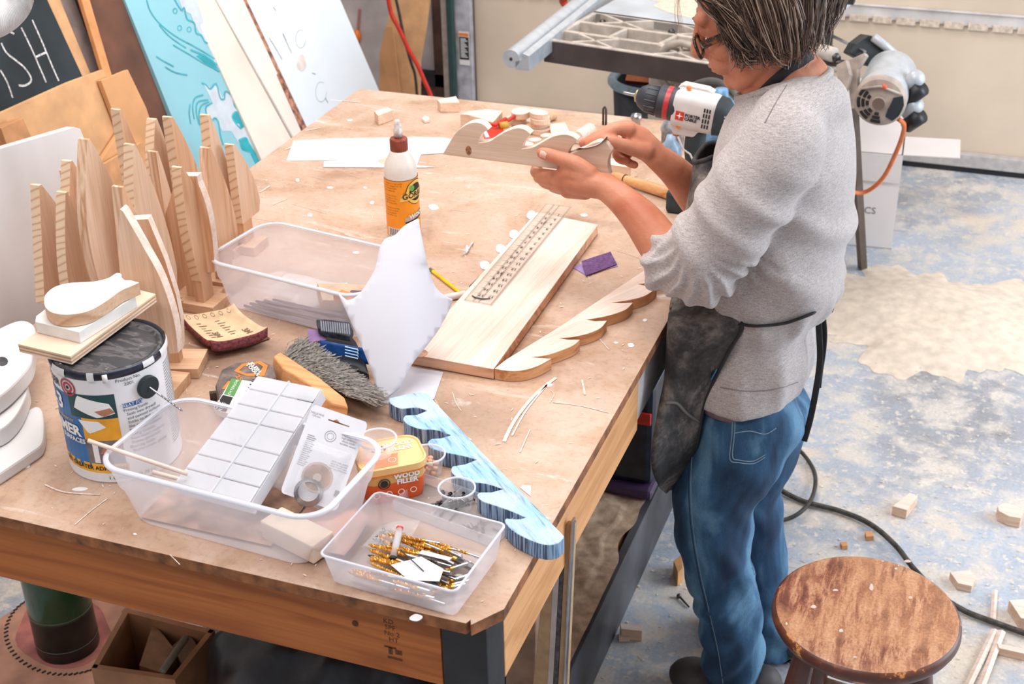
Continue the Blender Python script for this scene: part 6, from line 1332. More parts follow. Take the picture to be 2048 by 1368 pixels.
# capacitor covers
for nm, p0, p1, lb in (('capacitor_cover', (1815, 175), (1838, 150), 'upper'), ('capacitor_cover', (1812, 228), (1836, 205), 'lower')):
    a, c = PY(p0, MY), PY(p1, MY-.02); b = MB().tube([a, a.lerp(c, .2), a.lerp(c, .85), c, c+(c-a)*.12], [.018, .023, .023, .018, .006], 20, 0); build(nm, b, msil, mo, smooth=True)
    b = MB().tube([a+V(.006, -.01, -.028), c+V(.012, -.01, -.03)], [.020, .022], 18); build('capacitor', b, M['black'], mo, smooth=True)
# guard and bracket
gd = [(1700, 108), (1712, 88), (1736, 70), (1746, 72), (1800, 120), (1778, 118), (1760, 130), (1738, 134), (1722, 120)]
gpn = V(.5, -.8, .2).normalized(); go = PY((1750, 100), MY+.14)
build('belt_guard', MB().prism([PP(p, go, gpn) for p in gd], -gpn*.05), plain('guard_black', (40, 44, 46), .5, var=.2), mo, bevel=.004)
build('guard_edge', MB().tube([PP(p, go, gpn)+gpn*.01 for p in ((1744, 74), (1770, 94), (1802, 122))], .012, 8), msil, mo, smooth=True)
for i, pix in enumerate((((1692, 122), (1728, 106), (1732, 112), (1715, 138), (1712, 216), (1702, 218), (1694, 150)), ((1672, 130), (1692, 120), (1700, 150), (1690, 185), (1676, 180)))):
    o_ = PY((1705, 150), MY-.05-.05*i); n1 = V(-.3, -.9, .3).normalized(); build('mount_bracket', MB().prism([PP(p, o_, n1) for p in pix], -n1*.02), plain('bracket_tan', (168, 152, 140), .6, var=.1) if i == 0 else bpy.data.materials['bracket_tan'], mo, bevel=.002)
b = MB().tube([PY((1640, 60), 3.9), PY((1730, 104), MY+.1)], .005, 6); build('tie_rod', b, M['steel'], mo)
for i, (p0, p1, r_) in enumerate((((1622, 96), (1668, 110), .020), ((1616, 116), (1690, 128), .010), ((1620, 132), (1690, 140), .010), ((1660, 100), (1672, 118), .014))): build('shaft', MB().tube([PY(p0, 3.75), PY(p1, 3.7)], r_, 12), [M['cast'], M['dksteel']][i % 2], mo, smooth=True)
build('support_plate', MB().box((PY((1626, 60), 3.85).x, 3.85, .35), (PY((1666, 60), 3.85).x, 3.87, PY((1650, 36), 3.85).z)), plain('plate_dark', (64, 64, 58), .6, var=.2), mo)
build('support_leg', MB().tube([PY((1706, 225), MY), V(PY((1700, 505), 3.9).x, 4.35, 0)], .016, 4), plain('leg_tan', (92, 78, 70), .6), mo)
ycord('orange_lead', [(1797, 238, MY-.08), (1808, 250, MY-.05), (1804, 275, MY), (1790, 310, MY+.1), (1770, 350, MY+.2), (1745, 376, MY+.25), (1720, 386, MY+.25), (1690, 380, MY+.2)], .0065, plain('cord_orange', (222, 120, 62), .5), 'orange power cord hanging down from the saw motor')
# ------------------------------------------------------------------ white cartons
wbx = plain('carton_white', (232, 224, 222), .6, var=.015, scale=4)
p0, p1 = PZ((1712, 492), 0), PZ((1783, 499), 0); bx_ = (p1-p0).normalized(); by_ = V(-bx_.y, bx_.x, 0)
if by_.y < 0: by_ = -by_
hh = PY((1790, 309), p1.y).z; p0b = p1-bx_*.42
cb = thing('white_carton', 'open white cardboard carton under the saw motor', 'box', (p1+p0b)/2)
b = MB(); dpt = .40
for (a, c_) in ((0, 0), ):
    th = .004; A_ = Matrix(((bx_.x, by_.x, 0, p0b.x), (bx_.y, by_.y, 0, p0b.y), (0, 0, 1, 0), (0, 0, 0, 1)))
b.box((0, 0, 0), (.42, th, hh), 0, A_); b.box((0, dpt-th, 0), (.42, dpt, hh), 0, A_); b.box((0, th, 0), (th, dpt-th, hh), 0, A_); b.box((.42-th, th, 0), (.42, dpt-th, hh), 0, A_); b.box((0, 0, 0), (.42, dpt, th), 0, A_); b.box((0, 0, hh-.004), (.42, dpt, hh), 0, A_)
build('carton_wall', b, wbx, cb)
build('flap', MB().prism([A_ @ V(0, dpt, hh), A_ @ V(.42, dpt, hh), A_ @ V(.42, dpt+.03, hh+.11), A_ @ V(0, dpt+.03, hh+.11)], (0, .003, 0)), wbx, cb)
build('flap', MB().prism([A_ @ V(.42, 0, hh), A_ @ V(.60, 0, hh+.005), A_ @ V(.60, .17, hh+.005), A_ @ V(.42, .17, hh)], (0, 0, .003)), wbx, cb)
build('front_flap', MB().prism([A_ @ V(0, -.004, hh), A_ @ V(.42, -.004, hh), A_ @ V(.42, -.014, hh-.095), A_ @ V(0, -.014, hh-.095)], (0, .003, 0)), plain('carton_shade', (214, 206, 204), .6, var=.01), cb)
b = MB(); tfn = lambda u, v: A_ @ V(u, -.0012, v)
z_g = PY((1740, 420), p1.y).z; put_text(b, 'GRAPHICS', .034, lambda u, v: tfn(.275+u, z_g+v)); put_text(b, 'co', .022, lambda u, v: tfn(.225+u, z_g-.055+v), bold=.001); put_text(b, 'inc', .014, lambda u, v: tfn(.235+u, z_g-.075+v)); put_text(b, '2', .018, lambda u, v: tfn(.225+u, z_g-.16+v))
build('lettering', b, plain('carton_ink', (112, 106, 110), .7), cb)
# ================================================================== floor things
def floor_piece(name, pix, h, mat, label, cat='offcut', **k): return slab(name, pix, h, h-.0005, mat, label, cat, **k)
fw = [M['pine_pale'], wm_block]
floor_piece('wood_offcut', [(1995, 1012), (2010, 1005), (2035, 1012), (2048, 1024), (2042, 1036), (2018, 1032), (1998, 1022)], .03, fw, 'half round offcut on the floor at the right edge', side=1)
floor_piece('wood_offcut', [(1785, 1012), (1820, 985), (1836, 992), (1814, 1020)], .028, fw, 'wedge offcut on the floor above the stool seat', side=1)
floor_piece('wood_offcut', [(1900, 1144), (1940, 1140), (1952, 1156), (1944, 1172), (1916, 1166)], .02, fw, 'pale square offcut lying in sawdust right of the stool', side=1)
floor_piece('wood_offcut', [(2018, 1200), (2050, 1198), (2070, 1240), (2042, 1236)], .03, fw, 'brown sided offcut at the right edge below the cord', side=1)
floor_piece('wood_offcut', [(1994, 1286), (2060, 1300), (2060, 1310), (1998, 1296)], .02, fw, 'narrow stick at the right edge near the bottom', 'stick', side=1)
floor_piece('wood_offcut', [(1240, 1247), (1284, 1250), (1284, 1262), (1242, 1258)], .03, fw, 'small block on the floor between bench and jeans', side=1)
floor_piece('wood_offcut', [(1236, 1268), (1252, 1258), (1260, 1276), (1238, 1276)], .012, fw, 'triangular chip in front of the small floor block', 'chip', side=1)
floor_piece('wood_offcut', [(1730, 1063), (1744, 1062), (1748, 1072), (1732, 1073)], .014, plain('amber_chip', (206, 150, 96), .7), 'orange brown chip behind the stool left of the cord', 'chip')
floor_piece('wood_offcut', [(1680, 1084), (1694, 1083), (1696, 1091), (1684, 1092)], .012, bpy.data.materials['amber_chip'], 'tiny brown chip just behind the stool', 'chip')
floor_piece('wood_offcut', [(1920, 617), (2000, 610), (2004, 620), (1926, 636)], .02, fw, 'long pale offcut on the sawdust heap at the far right', side=1)
floor_piece('wood_offcut', [(1347, 1122), (1364, 1108), (1366, 1136), (1356, 1146)], .04, bpy.data.materials['amber_chip'], 'brown block peeking out left of the knee', 'block')
for i, pp in enumerate((((1990, 1260), (1932, 1380)), ((2004, 1262), (1960, 1380)))):
    a, c = PZ(pp[0], .012+.004*i), PZ(pp[1], .008+.004*i); tag(build('pine_strip', MB().tube([a, c], .008, 4, flat=.5), M['pine_pale'], at=tuple(a)), ('left', 'right')[i]+' long thin pine strip on the floor right of the stool', 'strip')
a, c = PZ((1990, 1180), .01), PZ((1986, 1245), .006); tag(build('pine_strip', MB().tube([a, c], .006, 4, flat=.5), M['pine_pale'], at=tuple(a)), 'short thin pine strip right of the stool beside the cord', 'strip')
nl = thing('floor_nail', 'dark screw lying on the floor left of the jeans', 'screw', PZ((1358, 1190), .004)); a, c = PZ((1358, 1192), .006), PZ((1378, 1214), .004)
build('shank', MB().tube([a, c], [.003, .002], 8), M['dksteel'], nl); build('head', MB().ell(a, .006), M['dksteel'], nl)
def fcord(name, pix, r, mat, label, z=None):
    pts = [PZ(p[:2], (p[2] if len(p) > 2 else r)) for p in spline([q_ if len(q_) > 2 else (q_[0], q_[1], r) for q_ in pix], 8)]; return tag(build(name, MB().tube(pts, r, 8), mat, at=tuple(pts[0]), smooth=True), label, 'cord')
fcord('extension_lead', [(1500, 925, .02), (1540, 965, .012), (1600, 1000, .01), (1680, 1022, .01), (1740, 1048, .012), (1790, 1090, .02), (1830, 1140, .02), (1880, 1190, .012), (1930, 1222, .01), (1990, 1245, .01), (2070, 1274, .01)], .0066, plain('cord_dark', (66, 62, 58), .6, var=.3, scale=60), 'long dark cord running over the floor behind the stool')
fcord('extension_lead', [(1545, 868, .06), (1580, 885, .03), (1612, 915, .012), (1630, 950, .010), (1626, 990, .02), (1606, 1020, .024), (1575, 1038, .012), (1535, 1042, .012)], .0055, M['rope'], 'dark cord looping out from behind the jeans')
# sawdust heap, low mound
hc_ = PZ((1800, 625), 0)
def heap(u, v):
    a = 2*math.pi*u; r_ = v; wob = 1+(r_**4)*(.12*math.sin(3*a)+.09*math.sin(7*a+1)+.07*math.sin(13*a)+.05*math.sin(23*a+2)+.04*math.sin(41*a)); x = hc_.x+.10+.44*r_*math.cos(a)*wob; y = hc_.y+.34*r_*math.sin(a)*wob; h_ = .045*(1-r_**2)**2*(1+.3*math.sin(9*x)*math.cos(11*y)); return V(x, y, h_+.0008)
hp_m = plain('heap_sawdust', (222, 206, 188), .95, var=.05, scale=30, bmp=.5)
tag(build('sawdust_heap', MB().grid(heap, 180, 18, closeu=True), hp_m, at=tuple(hc_), smooth=True), 'low pale sawdust heap on the floor right of the person', 'sawdust', kind='stuff')
random.seed(77); b = MB()
for k in range(900):
    px = random.uniform(1180, 2048); py = random.uniform(560, 1368)**1.0; c = PZ((px, py), .001); s_ = random.uniform(.0015, .005); a = random.uniform(0, 6.28)
    b.add([c+V(s_*math.cos(a+i*2.1), s_*math.sin(a+i*2.1), random.uniform(0, .003)) for i in range(3)], [(0, 1, 2)])
tag(build('floor_crumbs', b, hp_m, at=(0, 2, 0)), 'fine sawdust crumbs scattered across the floor', 'wood crumbs', kind='stuff')
# ------------------------------------------------------------------ stool
STZ = .60; sc_c = PZ((1733, 1222), STZ); sr = .149
st = thing('stool', 'round wooden stool with worn paint spattered seat at the front right', 'stool', V(sc_c.x, sc_c.y, 0))
def m_stool():
    m, nt, b = newmat('worn_stool_seat'); v = mapping(nt, (34, 7, 4), (0, 0, .55)); v2 = mapping(nt); n1 = noise(nt, v, 1.5, 10, .3, .74); n2 = noise(nt, v2, 5, 6, .5, .6)
    r = ramp(nt, [(.40, (112, 66, 52)), (.47, (146, 88, 66)), (.53, (186, 134, 100)), (.62, (206, 160, 126))]); nt.links.new(n1, r.inputs[0])
    r2 = ramp(nt, [(.42, (0, 0, 0, 1)), (.6, (.8, .8, .8, 1))]); nt.links.new(n2, r2.inputs[0]); c = mixc(nt, r2.outputs[0], r.outputs[0], (202, 148, 108))
    sp = ramp(nt, [(.4, (.8, .78, .76, 1)), (.55, (1, 1, 1, 1))]); nt.links.new(noise(nt, v2, 220, 3), sp.inputs[0]); c = mixc(nt, 1, c, sp.outputs[0], 'MULTIPLY')
    sc = noise(nt, mapping(nt, (60, 3, 4), (0, 0, 1.0)), 1.4, 5, .4, .7); rs = ramp(nt, [(.68, (0, 0, 0, 1)), (.71, (.8, .8, .8, 1))]); nt.links.new(sc, rs.inputs[0]); c = mixc(nt, rs.outputs[0], c, (226, 180, 140))
    nt.links.new(c, b.inputs['Base Color']); b.inputs['Roughness'].default_value = .42; return m
m, nt, bs = newmat('chipped_seat_edge'); r = ramp(nt, [(.5, (84, 46, 34)), (.60, (112, 62, 42)), (.64, (214, 146, 84))]); nt.links.new(noise(nt, mapping(nt, (1, 1, 2)), 22, 5, .4, .6), r.inputs[0]); nt.links.new(r.outputs[0], bs.inputs['Base Color']); bs.inputs['Roughness'].default_value = .4; M['seat_edge'] = m
A = Matrix.Translation(V(sc_c.x, sc_c.y, 0))
build('seat', MB().lathe([(0, STZ-.034), (sr-.02, STZ-.034), (sr-.006, STZ-.028), (sr, STZ-.016), (sr-.001, STZ-.006), (sr-.006, STZ-.001), (sr-.010, STZ), (0, STZ)], A, 64, cap=False, mis=[1, 1, 1, 1, 1, 0, 0]), [m_stool(), M['seat_edge']], st, smooth=True, auto=.8)
legm = plain('stool_leg_brown', (84, 50, 42), .35, var=.2, scale=8)
lt = []
for k in range(4):
    a = math.radians(45+90*k-8); t0 = V(sc_c.x+.098*math.cos(a), sc_c.y+.098*math.sin(a), STZ-.030); t1 = V(sc_c.x+.185*math.cos(a), sc_c.y+.185*math.sin(a), 0); lt.append((t0, t1))
    build('leg', MB().tube([t0.lerp(t1, i/8) for i in range(9)], [.015, .019, .0215, .022, .0215, .020, .018, .016, .013], 16), legm, st, smooth=True)
for k in range(4):
    h_ = .52 if k % 2 else .40; a_, c_ = lt[k], lt[(k+1) % 4]; build('rung', MB().tube([a_[0].lerp(a_[1], h_), c_[0].lerp(c_[1], h_)], [.009, .0085], 12), plain('dusty_rung', (150, 122, 108), .7, var=.15, scale=40) if k == 0 else bpy.data.materials['dusty_rung'], st, smooth=True)
for (x, y, rx, ry) in ((1743, 1174, 6, 10), (1821, 1195, 6, 4), (1792, 1137, 4, 3), (1797, 1131, 2, 2), (1671, 1180, 8, 3), (1682, 1261, 6, 5), (1627, 1213, 8, 5), (1710, 1314, 6, 2), (1815, 1122, 10, 4), (1765, 1122, 4, 2), (1573, 1247, 3, 4)):
    build('paint_spot', MB().prism([PZ((x+.7*rx*math.cos(a)*(1+.2*math.sin(3*a)), y+.7*ry*math.sin(a)), STZ+.0008) for a in [k*math.pi/6 for k in range(12)]], (0, 0, -.0007)), plain('stool_spot', (214, 190, 176), .6) if x == 1743 else bpy.data.materials['stool_spot'], st)
# ================================================================== leaning level and scraps at the bench's right side
lv = thing('aluminium_straightedge', 'tall tan and white ruled straightedge leaning beside the bench corner', 'straightedge', V(-.50, 1.63, 0))
yl = 1.62
def YP(p): return PY(p, yl)
tanm = plain('tan_board_face', (186, 150, 110), .6, var=.05, scale=60)
def strip(nm, top_l, top_r, bot_l, bot_r, mat, dz=0): 
    tl, tr2, bl2, br2 = YP(top_l), YP(top_r), YP(bot_l), YP(bot_r)
    def toflo(a, c): t = (0-a.z)/(c.z-a.z); return a+(c-a)*t
    p = [tl, tr2, toflo(tr2, br2), toflo(tl, bl2)]; build(nm, MB().prism([q_+V(0, dz, 0) for q_ in p], V(0, .012, 0)), mat, lv, bevel=.0008)
strip('tan_strip', (1098, 1060), (1113, 1060), (1066, 1368), (1096, 1368), tanm)
strip('white_scale', (1112, 1056), (1124, 1056), (1096, 1350), (1107, 1350), plain('scale_white', (196, 184, 180), .5, var=.05), -.001)
strip('dark_scale', (1124, 1056), (1132, 1056), (1107, 1352), (1116, 1352), plain('scale_dark', (78, 72, 74), .6, var=.3, scale=90), -.001)
strip('tan_strip', (1132, 1050), (1142, 1050), (1116, 1368), (1126, 1368), tanm)
strip('bright_edge', (1143, 1040), (1148, 1040), (1127, 1368), (1131, 1368), M['steel'], -.004)
strip('backing_board', (1092, 1060), (1144, 1060), (1062, 1368), (1130, 1368), tanm, .013)
# crumpled boards standing behind the front leg
for i, (pix, lb, c_) in enumerate((([(1012, 1300), (1050, 1240), (1072, 1210), (1066, 1400), (1000, 1400)], 'greyish crumpled paper bag seen under the right rail', (156, 126, 106)), ([(1070, 1150), (1090, 1130), (1082, 1400), (1060, 1400)], 'dark brown board end standing behind the straightedge', (98, 74, 60)))):
    yy = 1.68+.05*i; pts = [PY(p, yy) for p in pix]; mz = min(p.z for p in pts); pts = [V(p.x, p.y, max(p.z, SHZ+.012)) for p in pts]
    pts = [V(p.x, p.y, p.z if p.z > mz+.1 else SHZ+.012) for p in pts]
    tag(build('paper_bag' if i == 0 else 'board_end', MB().prism(pts, V(0, .06, 0)), plain('under_%d' % i if False else ('bag_brown' if i == 0 else 'board_brown'), c_, .8, var=.2, scale=12), at=tuple(pts[0]), bevel=.004), lb, 'bag' if i == 0 else 'board')
# purple and black tub with red tag under the bench at the right
vt = V(-.74, 2.78, SHZ+.004); ub = thing('storage_tub', 'black tub with purple base and red tag on the lower bench shelf', 'storage tub', vt)
build('tub_body', MB().box((vt.x-.15, vt.y-.16, vt.z+.03), (vt.x+.08, vt.y+.22, vt.z+.30)), plain('tub_black', (26, 34, 46), .4, var=.3), ub, bevel=.015)
build('tub_base', MB().box((vt.x-.17, vt.y-.18, vt.z), (vt.x+.085, vt.y+.24, vt.z+.03)), plain('tub_purple', (66, 48, 82), .4), ub, bevel=.01)
build('red_tag', MB().box((vt.x+.03, vt.y-.168, vt.z+.20), (vt.x+.075, vt.y-.160, vt.z+.23)), M['red'], ub, bevel=.002)
build('tub_lid', MB().box((vt.x-.155, vt.y-.165, vt.z+.30), (vt.x+.085, vt.y+.225, vt.z+.325)), plain('lid_blue_grey', (86, 110, 132), .4), ub, bevel=.008)
# ================================================================== under the front of the bench
fb = thing('floor_board', 'dusty brown board with a ring of saw cuts on the floor at the lower left', 'board', PZ((120, 1300), .02))
pts = [PZ(p, .02) for p in ((-40, 1262), (50, 1205), (300, 1150), (560, 1500), (200, 1560), (-60, 1500))]
build('board_sheet', MB().prism(pts, (0, 0, -.019)), plain('dusty_brown_board', (182, 134, 112), .9, var=.12, scale=10, bmp=.3), fb)
b = MB(); cx, cy = 128, 1265
for k in range(34):
    a = math.pi*(.28+1.02*k/34)+.2; rx, ry = 116, 84; c_ = (cx+rx*math.cos(a), cy+ry*math.sin(a)); a_ = PZ((c_[0]-4, c_[1]+2), .0212); c2_ = PZ((c_[0]+4, c_[1]-2), .0212); b.tube([a_, c2_], .0022, 5)
build('saw_cut', b, M['ink'], fb)['kind'] = 'stuff'
build('red_dust', MB().prism([PZ((128+95*math.cos(a)*(1+.06*math.sin(5*a)), 1265+72*math.sin(a)), .0206) for a in [k*math.pi/16 for k in range(32)]], (0, 0, -.0004)), plain('red_dust', (176, 108, 100), .9, var=.15, scale=14), fb)
gbp = PZ((126, 1300), .021); gbt = thing('green_bottle', 'large dark green cylinder standing on the dusty floor board', 'bottle', gbp)
rr_ = 62*mpp(gbp+V(0, 0, .08)); A = Matrix.Translation(V(gbp.x, gbp.y+rr_*.3, .0208))
build('lower_band', MB().lathe([(rr_*.98, 0), (rr_, .004), (rr_, .10), (rr_*1.0, .105)], A, 40), plain('bottle_black', (18, 24, 24), .3, var=.3), gbt, smooth=True, auto=.6)
build('glass_wall', MB().lathe([(rr_, .105), (rr_, .30), (rr_*.9, .34), (rr_*.4, .37), (rr_*.35, .42), (0, .42)], A, 40, cap=False), plain('deep_green', (16, 66, 38), .2, coat=.5), gbt, smooth=True)
for z in (.03, .11): build('ring_line', MB().lathe([(rr_+.0005, z), (rr_+.0012, z+.001), (rr_+.0005, z+.002)], A, 40, cap=False), plain('ring_pale', (96, 96, 90), .5) if z == .03 else bpy.data.materials['ring_pale'], gbt)
# wooden box with blocks on the lower shelf
wbz = .165
bxp = thing('scrap_box', 'open wooden box of dark blocks under the front of the bench', 'box', PZ((290, 1360), .2))
zt = .26; fl_, fr2, bl3, br3 = PZ((182, 1336), zt), PZ((350, 1360), zt), PZ((250, 1215), zt), PZ((430, 1260), zt)
oak = plain('scrap_box_wood', (170, 120, 84), .6, var=.1, scale=12)
def wallq(a, c, w=.012):
    d = (c-a).normalized(); n1 = V(-d.y, d.x, 0)*w; build('side_board', MB().prism([a, c, c+n1, a+n1], (0, 0, -(zt-.022))), oak, bxp, bevel=.001)
wallq(fl_, fr2); wallq(fr2, br3); wallq(br3, bl3); wallq(bl3, fl_)
build('box_floor', MB().prism([p-V(0, 0, zt-.03) for p in (fl_, fr2, br3, bl3)], (0, 0, -.008)), oak, bxp)
mid_ = (fl_+fr2+bl3+br3)/4
for i, (pix, lb) in enumerate((([(278, 1330), (305, 1248), (322, 1262), (352, 1300), (322, 1345)], 'tan angular block inside the scrap box'), ([(345, 1290), (378, 1262), (400, 1300), (372, 1340)], 'second darker block at the right of the scrap box'))):
    pts = [PZ(p, .24) for p in pix]; tag(build('scrap_block', MB().prism(pts, (0, 0, -.20)), plain('scrap_block_tan' if i == 0 else 'scrap_block_dark', (150, 112, 80) if i == 0 else (110, 84, 64), .7, var=.1), at=tuple(pts[0]), bevel=.002), lb, 'block')
rod('round_tool', PZ((325, 1342), .27), PZ((372, 1275), .27), .007, plain('tool_grey', (120, 112, 100), .5), 'grey round headed tool resting on the scrap box', 'tool', 12, smooth=True)
tag(build('tool_ball', MB().ell(PZ((326, 1342), .27), .014), bpy.data.materials['tool_grey'], at=tuple(PZ((326, 1342), .27)), smooth=True), 'round grey ball end of the tool on the scrap box', 'ball') if False else None
bg_ = thing('dark_junk', 'black heap standing in for dark junk and shade under the bench front', 'bag', V(-1.0, 1.75, SHZ+.01))  # black heap for dark junk, widened to deepen the shade under the bench
def bag(u, v):
    a = math.pi*2*u; x = -.965+.345*math.cos(a)*math.sin(math.pi*v*.5+.01); y = 1.78+.22*math.sin(a)*math.sin(math.pi*v*.5+.01); z = SHZ+.002+.30*math.cos(math.pi*v*.5)**.7+.018*math.sin(13*a+7*v)*math.sin(9*v+a*2)*(1 if v < .95 else 0)
    return V(x, y, max(z, SHZ+.001))
build('junk_skin', MB().grid(bag, 60, 26, closeu=True), plain('junk_black', (28, 30, 36), .28, var=.3), bg_, smooth=True)
# ================================================================== the person
from mathutils.bvhtree import BVHTree
YC = 2.27
def B(x, y, yy=YC): return PY((x, y), yy)
def remesh(mb, voxel, smooth_it=6, fac=.5, fn=None):
    me = bpy.data.meshes.new('tmp'); me.from_pydata([tuple(x) for x in mb.v], [], mb.f); me.update()
    o = bpy.data.objects.new('tmp', me); COL.objects.link(o)
    r = o.modifiers.new('r', 'REMESH'); r.mode = 'VOXEL'; r.voxel_size = voxel; r.adaptivity = 0
    s = o.modifiers.new('s', 'SMOOTH'); s.iterations = smooth_it; s.factor = fac
    dg = bpy.context.evaluated_depsgraph_get(); ev = o.evaluated_get(dg); m2 = bpy.data.meshes.new_from_object(ev)
    bpy.data.objects.remove(o); bpy.data.meshes.remove(me)
    if fn:
        n = len(m2.vertices); co = np.empty(n*3, 'f'); m2.vertices.foreach_get('co', co); no = np.empty(n*3, 'f'); m2.vertices.foreach_get('normal', no)
        co = fn(co.reshape(-1, 3).astype('d'), no.reshape(-1, 3).astype('d')); m2.vertices.foreach_set('co', co.astype('f').ravel()); m2.update()
    m2.polygons.foreach_set('use_smooth', [True]*len(m2.polygons)); return m2
def chain(b, pts, n=14, sub=4):
    """pts: [(Vector, radius)] -> tapered limb with round ends"""
    P = spline([(p.x, p.y, p.z, r) for p, r in pts], sub) if len(pts) > 2 else [(p.x, p.y, p.z, r) for p, r in pts]
    b.tube([V(*q[:3]) for q in P], [q[3] for q in P], n); b.ell(V(*P[0][:3]), P[0][3], 0, n); b.ell(V(*P[-1][:3]), P[-1][3], 0, n)
def mesh_obj(name, me, mats, parent, label=None):
    for m in (mats if isinstance(mats, (list, tuple)) else [mats]): me.materials.append(m)
    o = link(name, me); o.parent = parent; M_ = parent.matrix_basis.inverted(); q = parent.parent
    while q is not None: M_ = M_ @ q.matrix_basis.inverted(); q = q.parent
    me.transform(M_)
    if label: o['label'] = label
    return o
per = thing('person', 'person in grey long sleeved shirt, dusty black apron and blue jeans sanding a wooden wave', 'person', (-.33, 2.27, 0))
# ---- head frame
ph, ps_ = math.radians(24), math.radians(7)
hf = V(-math.cos(ph)*math.cos(ps_), -math.cos(ph)*math.sin(ps_), -math.sin(ph)); hu = V(-math.sin(ph)*math.cos(ps_), -math.sin(ph)*math.sin(ps_), math.cos(ph)); hl = hu.cross(hf)
HS = 1.04; HC = V(-.420, 2.275, 1.428)
def H(x, y, z): return HC+(hf*x+hl*y+hu*z)*HS      # hl points to the left cheek (towards the lens)
HR = Matrix((hf, hl, hu)).transposed()
def hell(b, c, r, n=20): b.ell(H(*c), tuple(q*HS for q in r), 0, n, HR)
b = MB()
hell(b, (-.012, 0, .036), (.098, .076, .084), 28); hell(b, (.030, 0, .012), (.062, .066, .072), 28); hell(b, (.038, 0, -.030), (.050, .054, .062), 24)
hell(b, (.050, 0, -.066), (.038, .040, .036)); hell(b, (.074, 0, -.090), (.019, .020, .017)); hell(b, (.060, 0, -.082), (.030, .028, .022))
for s in (1, -1):
    chain(b, [(H(-.005, s*.052, -.050), .020*HS), (H(.030, s*.042, -.076), .019*HS), (H(.062, s*.018, -.092), .017*HS)])
    hell(b, (.058, s*.036, -.022), (.030, .024, .028)); hell(b, (.076, s*.033, .030), (.018, .024, .012)); hell(b, (.070, s*.032, .006), (.016, .017, .014))
    hell(b, (-.012, s*.077, -.006), (.017, .008, .030), 12); hell(b, (.100, s*.010, -.031), (.010, .009, .008), 12)
    hell(b, (.078, s*.024, -.050), (.020, .016, .022))
chain(b, [(H(.088, 0, .020), .010*HS), (H(.099, 0, .002), .0105*HS), (H(.110, 0, -.018), .0115*HS), (H(.113, 0, -.025), .012*HS)])
hell(b, (.092, 0, -.040), (.011, .018, .014)); hell(b, (.094, 0, -.0525), (.010, .022, .0062)); hell(b, (.090, 0, -.0635), (.010, .019, .0065)); hell(b, (.080, 0, -.058), (.016, .026, .022))
# neck and shoulders
nk0, nk1 = H(-.030, 0, -.050), B(1600, 205, 2.275)
chain(b, [(H(-.028, 0, -.02), .058), (B(1560, 130, 2.273), .060), (B(1590, 185, 2.275), .066), (B(1590, 240, 2.28), .055)], 20)
chain(b, [(H(.010, 0, -.075), .034), (B(1530, 165, 2.27), .040), (B(1545, 215, 2.27), .05)], 16)
chain(b, [(B(1575, 285, 2.14), .042), (B(1590, 240, 2.21), .042), (B(1595, 235, 2.33), .042), (B(1570, 280, 2.42), .04)], 16)
for yp, xf, xb, hw in ((300, 1470, 1690, .14), (420, 1460, 1680, .13), (520, 1450, 1660, .12), (640, 1430, 1610, .12), (740, 1430, 1570, .12)):
    a, c = B(xf, yp), B(xb, yp); b.ell((a+c)/2, ((c-a).length/2*.88, hw, .08), 0, 16)
chain(b, [(B(1580, 300), .10), (B(1560, 480), .09), (B(1515, 640), .085), (B(1500, 760), .085)], 18)
# arms
chain(b, [(B(1568, 285, 2.13), .046), (B(1475, 425, 2.09), .042), (B(1380, 545, 2.085), .036)])
WL = B(1212, 374, 2.166)
chain(b, [(B(1385, 548, 2.083), .037), (B(1330, 500, 2.10), .0385), (B(1285, 440, 2.125), .0335), (B(1242, 398, 2.15), .0265), (WL, .0245)], 16)
chain(b, [(B(1560, 265, 2.42), .046), (B(1500, 360, 2.43), .042), (B(1428, 440, 2.40), .036)])
WR = B(1312, 312, 2.278)
chain(b, [(B(1428, 440, 2.40), .036), (B(1392, 392, 2.35), .036), (B(1352, 345, 2.305), .029), (WR, .0235)], 16)
# left hand cradling the board from below
def finger(b, pts, rs, n=10): chain(b, [(B(*p), r) for p, r in zip(pts, rs)], n, 3)
chain(b, [(WL, .0235), (B(1180, 368, 2.168), .0240), (B(1150, 362, 2.175), .0235)], 14); b.ell(B(1135, 364, 2.185), (.030, .020, .022), 0, 16)
chain(b, [(B(1172, 355, 2.168), .0205), (B(1140, 345, 2.172), .017), (B(1128, 352, 2.185), .018)], 12)
chain(b, [(B(1170, 380, 2.175), .018), (B(1135, 380, 2.19), .0155)], 12)
finger(b, [(1180, 348, 2.168), (1150, 327, 2.168), (1118, 316, 2.173), (1096, 309, 2.1765), (1084, 306, 2.178)], [.0165, .0150, .0130, .0122, .0105])
finger(b, [(1125, 356, 2.185), (1098, 350, 2.196), (1074, 347, 2.206), (1070, 341, 2.222), (1074, 330, 2.226)], [.0125, .0108, .0100, .0092, .008])
finger(b, [(1128, 366, 2.19), (1100, 361, 2.203), (1080, 357, 2.214), (1074, 349, 2.228), (1076, 335, 2.231)], [.0125, .0108, .0100, .0092, .008])
finger(b, [(1132, 374, 2.195), (1106, 371, 2.21), (1088, 366, 2.222), (1082, 356, 2.234), (1084, 344, 2.235)], [.0118, .0100, .0095, .0088, .008])
finger(b, [(1142, 382, 2.20), (1120, 380, 2.215), (1104, 375, 2.228), (1098, 366, 2.238)], [.0105, .009, .0085, .0075])
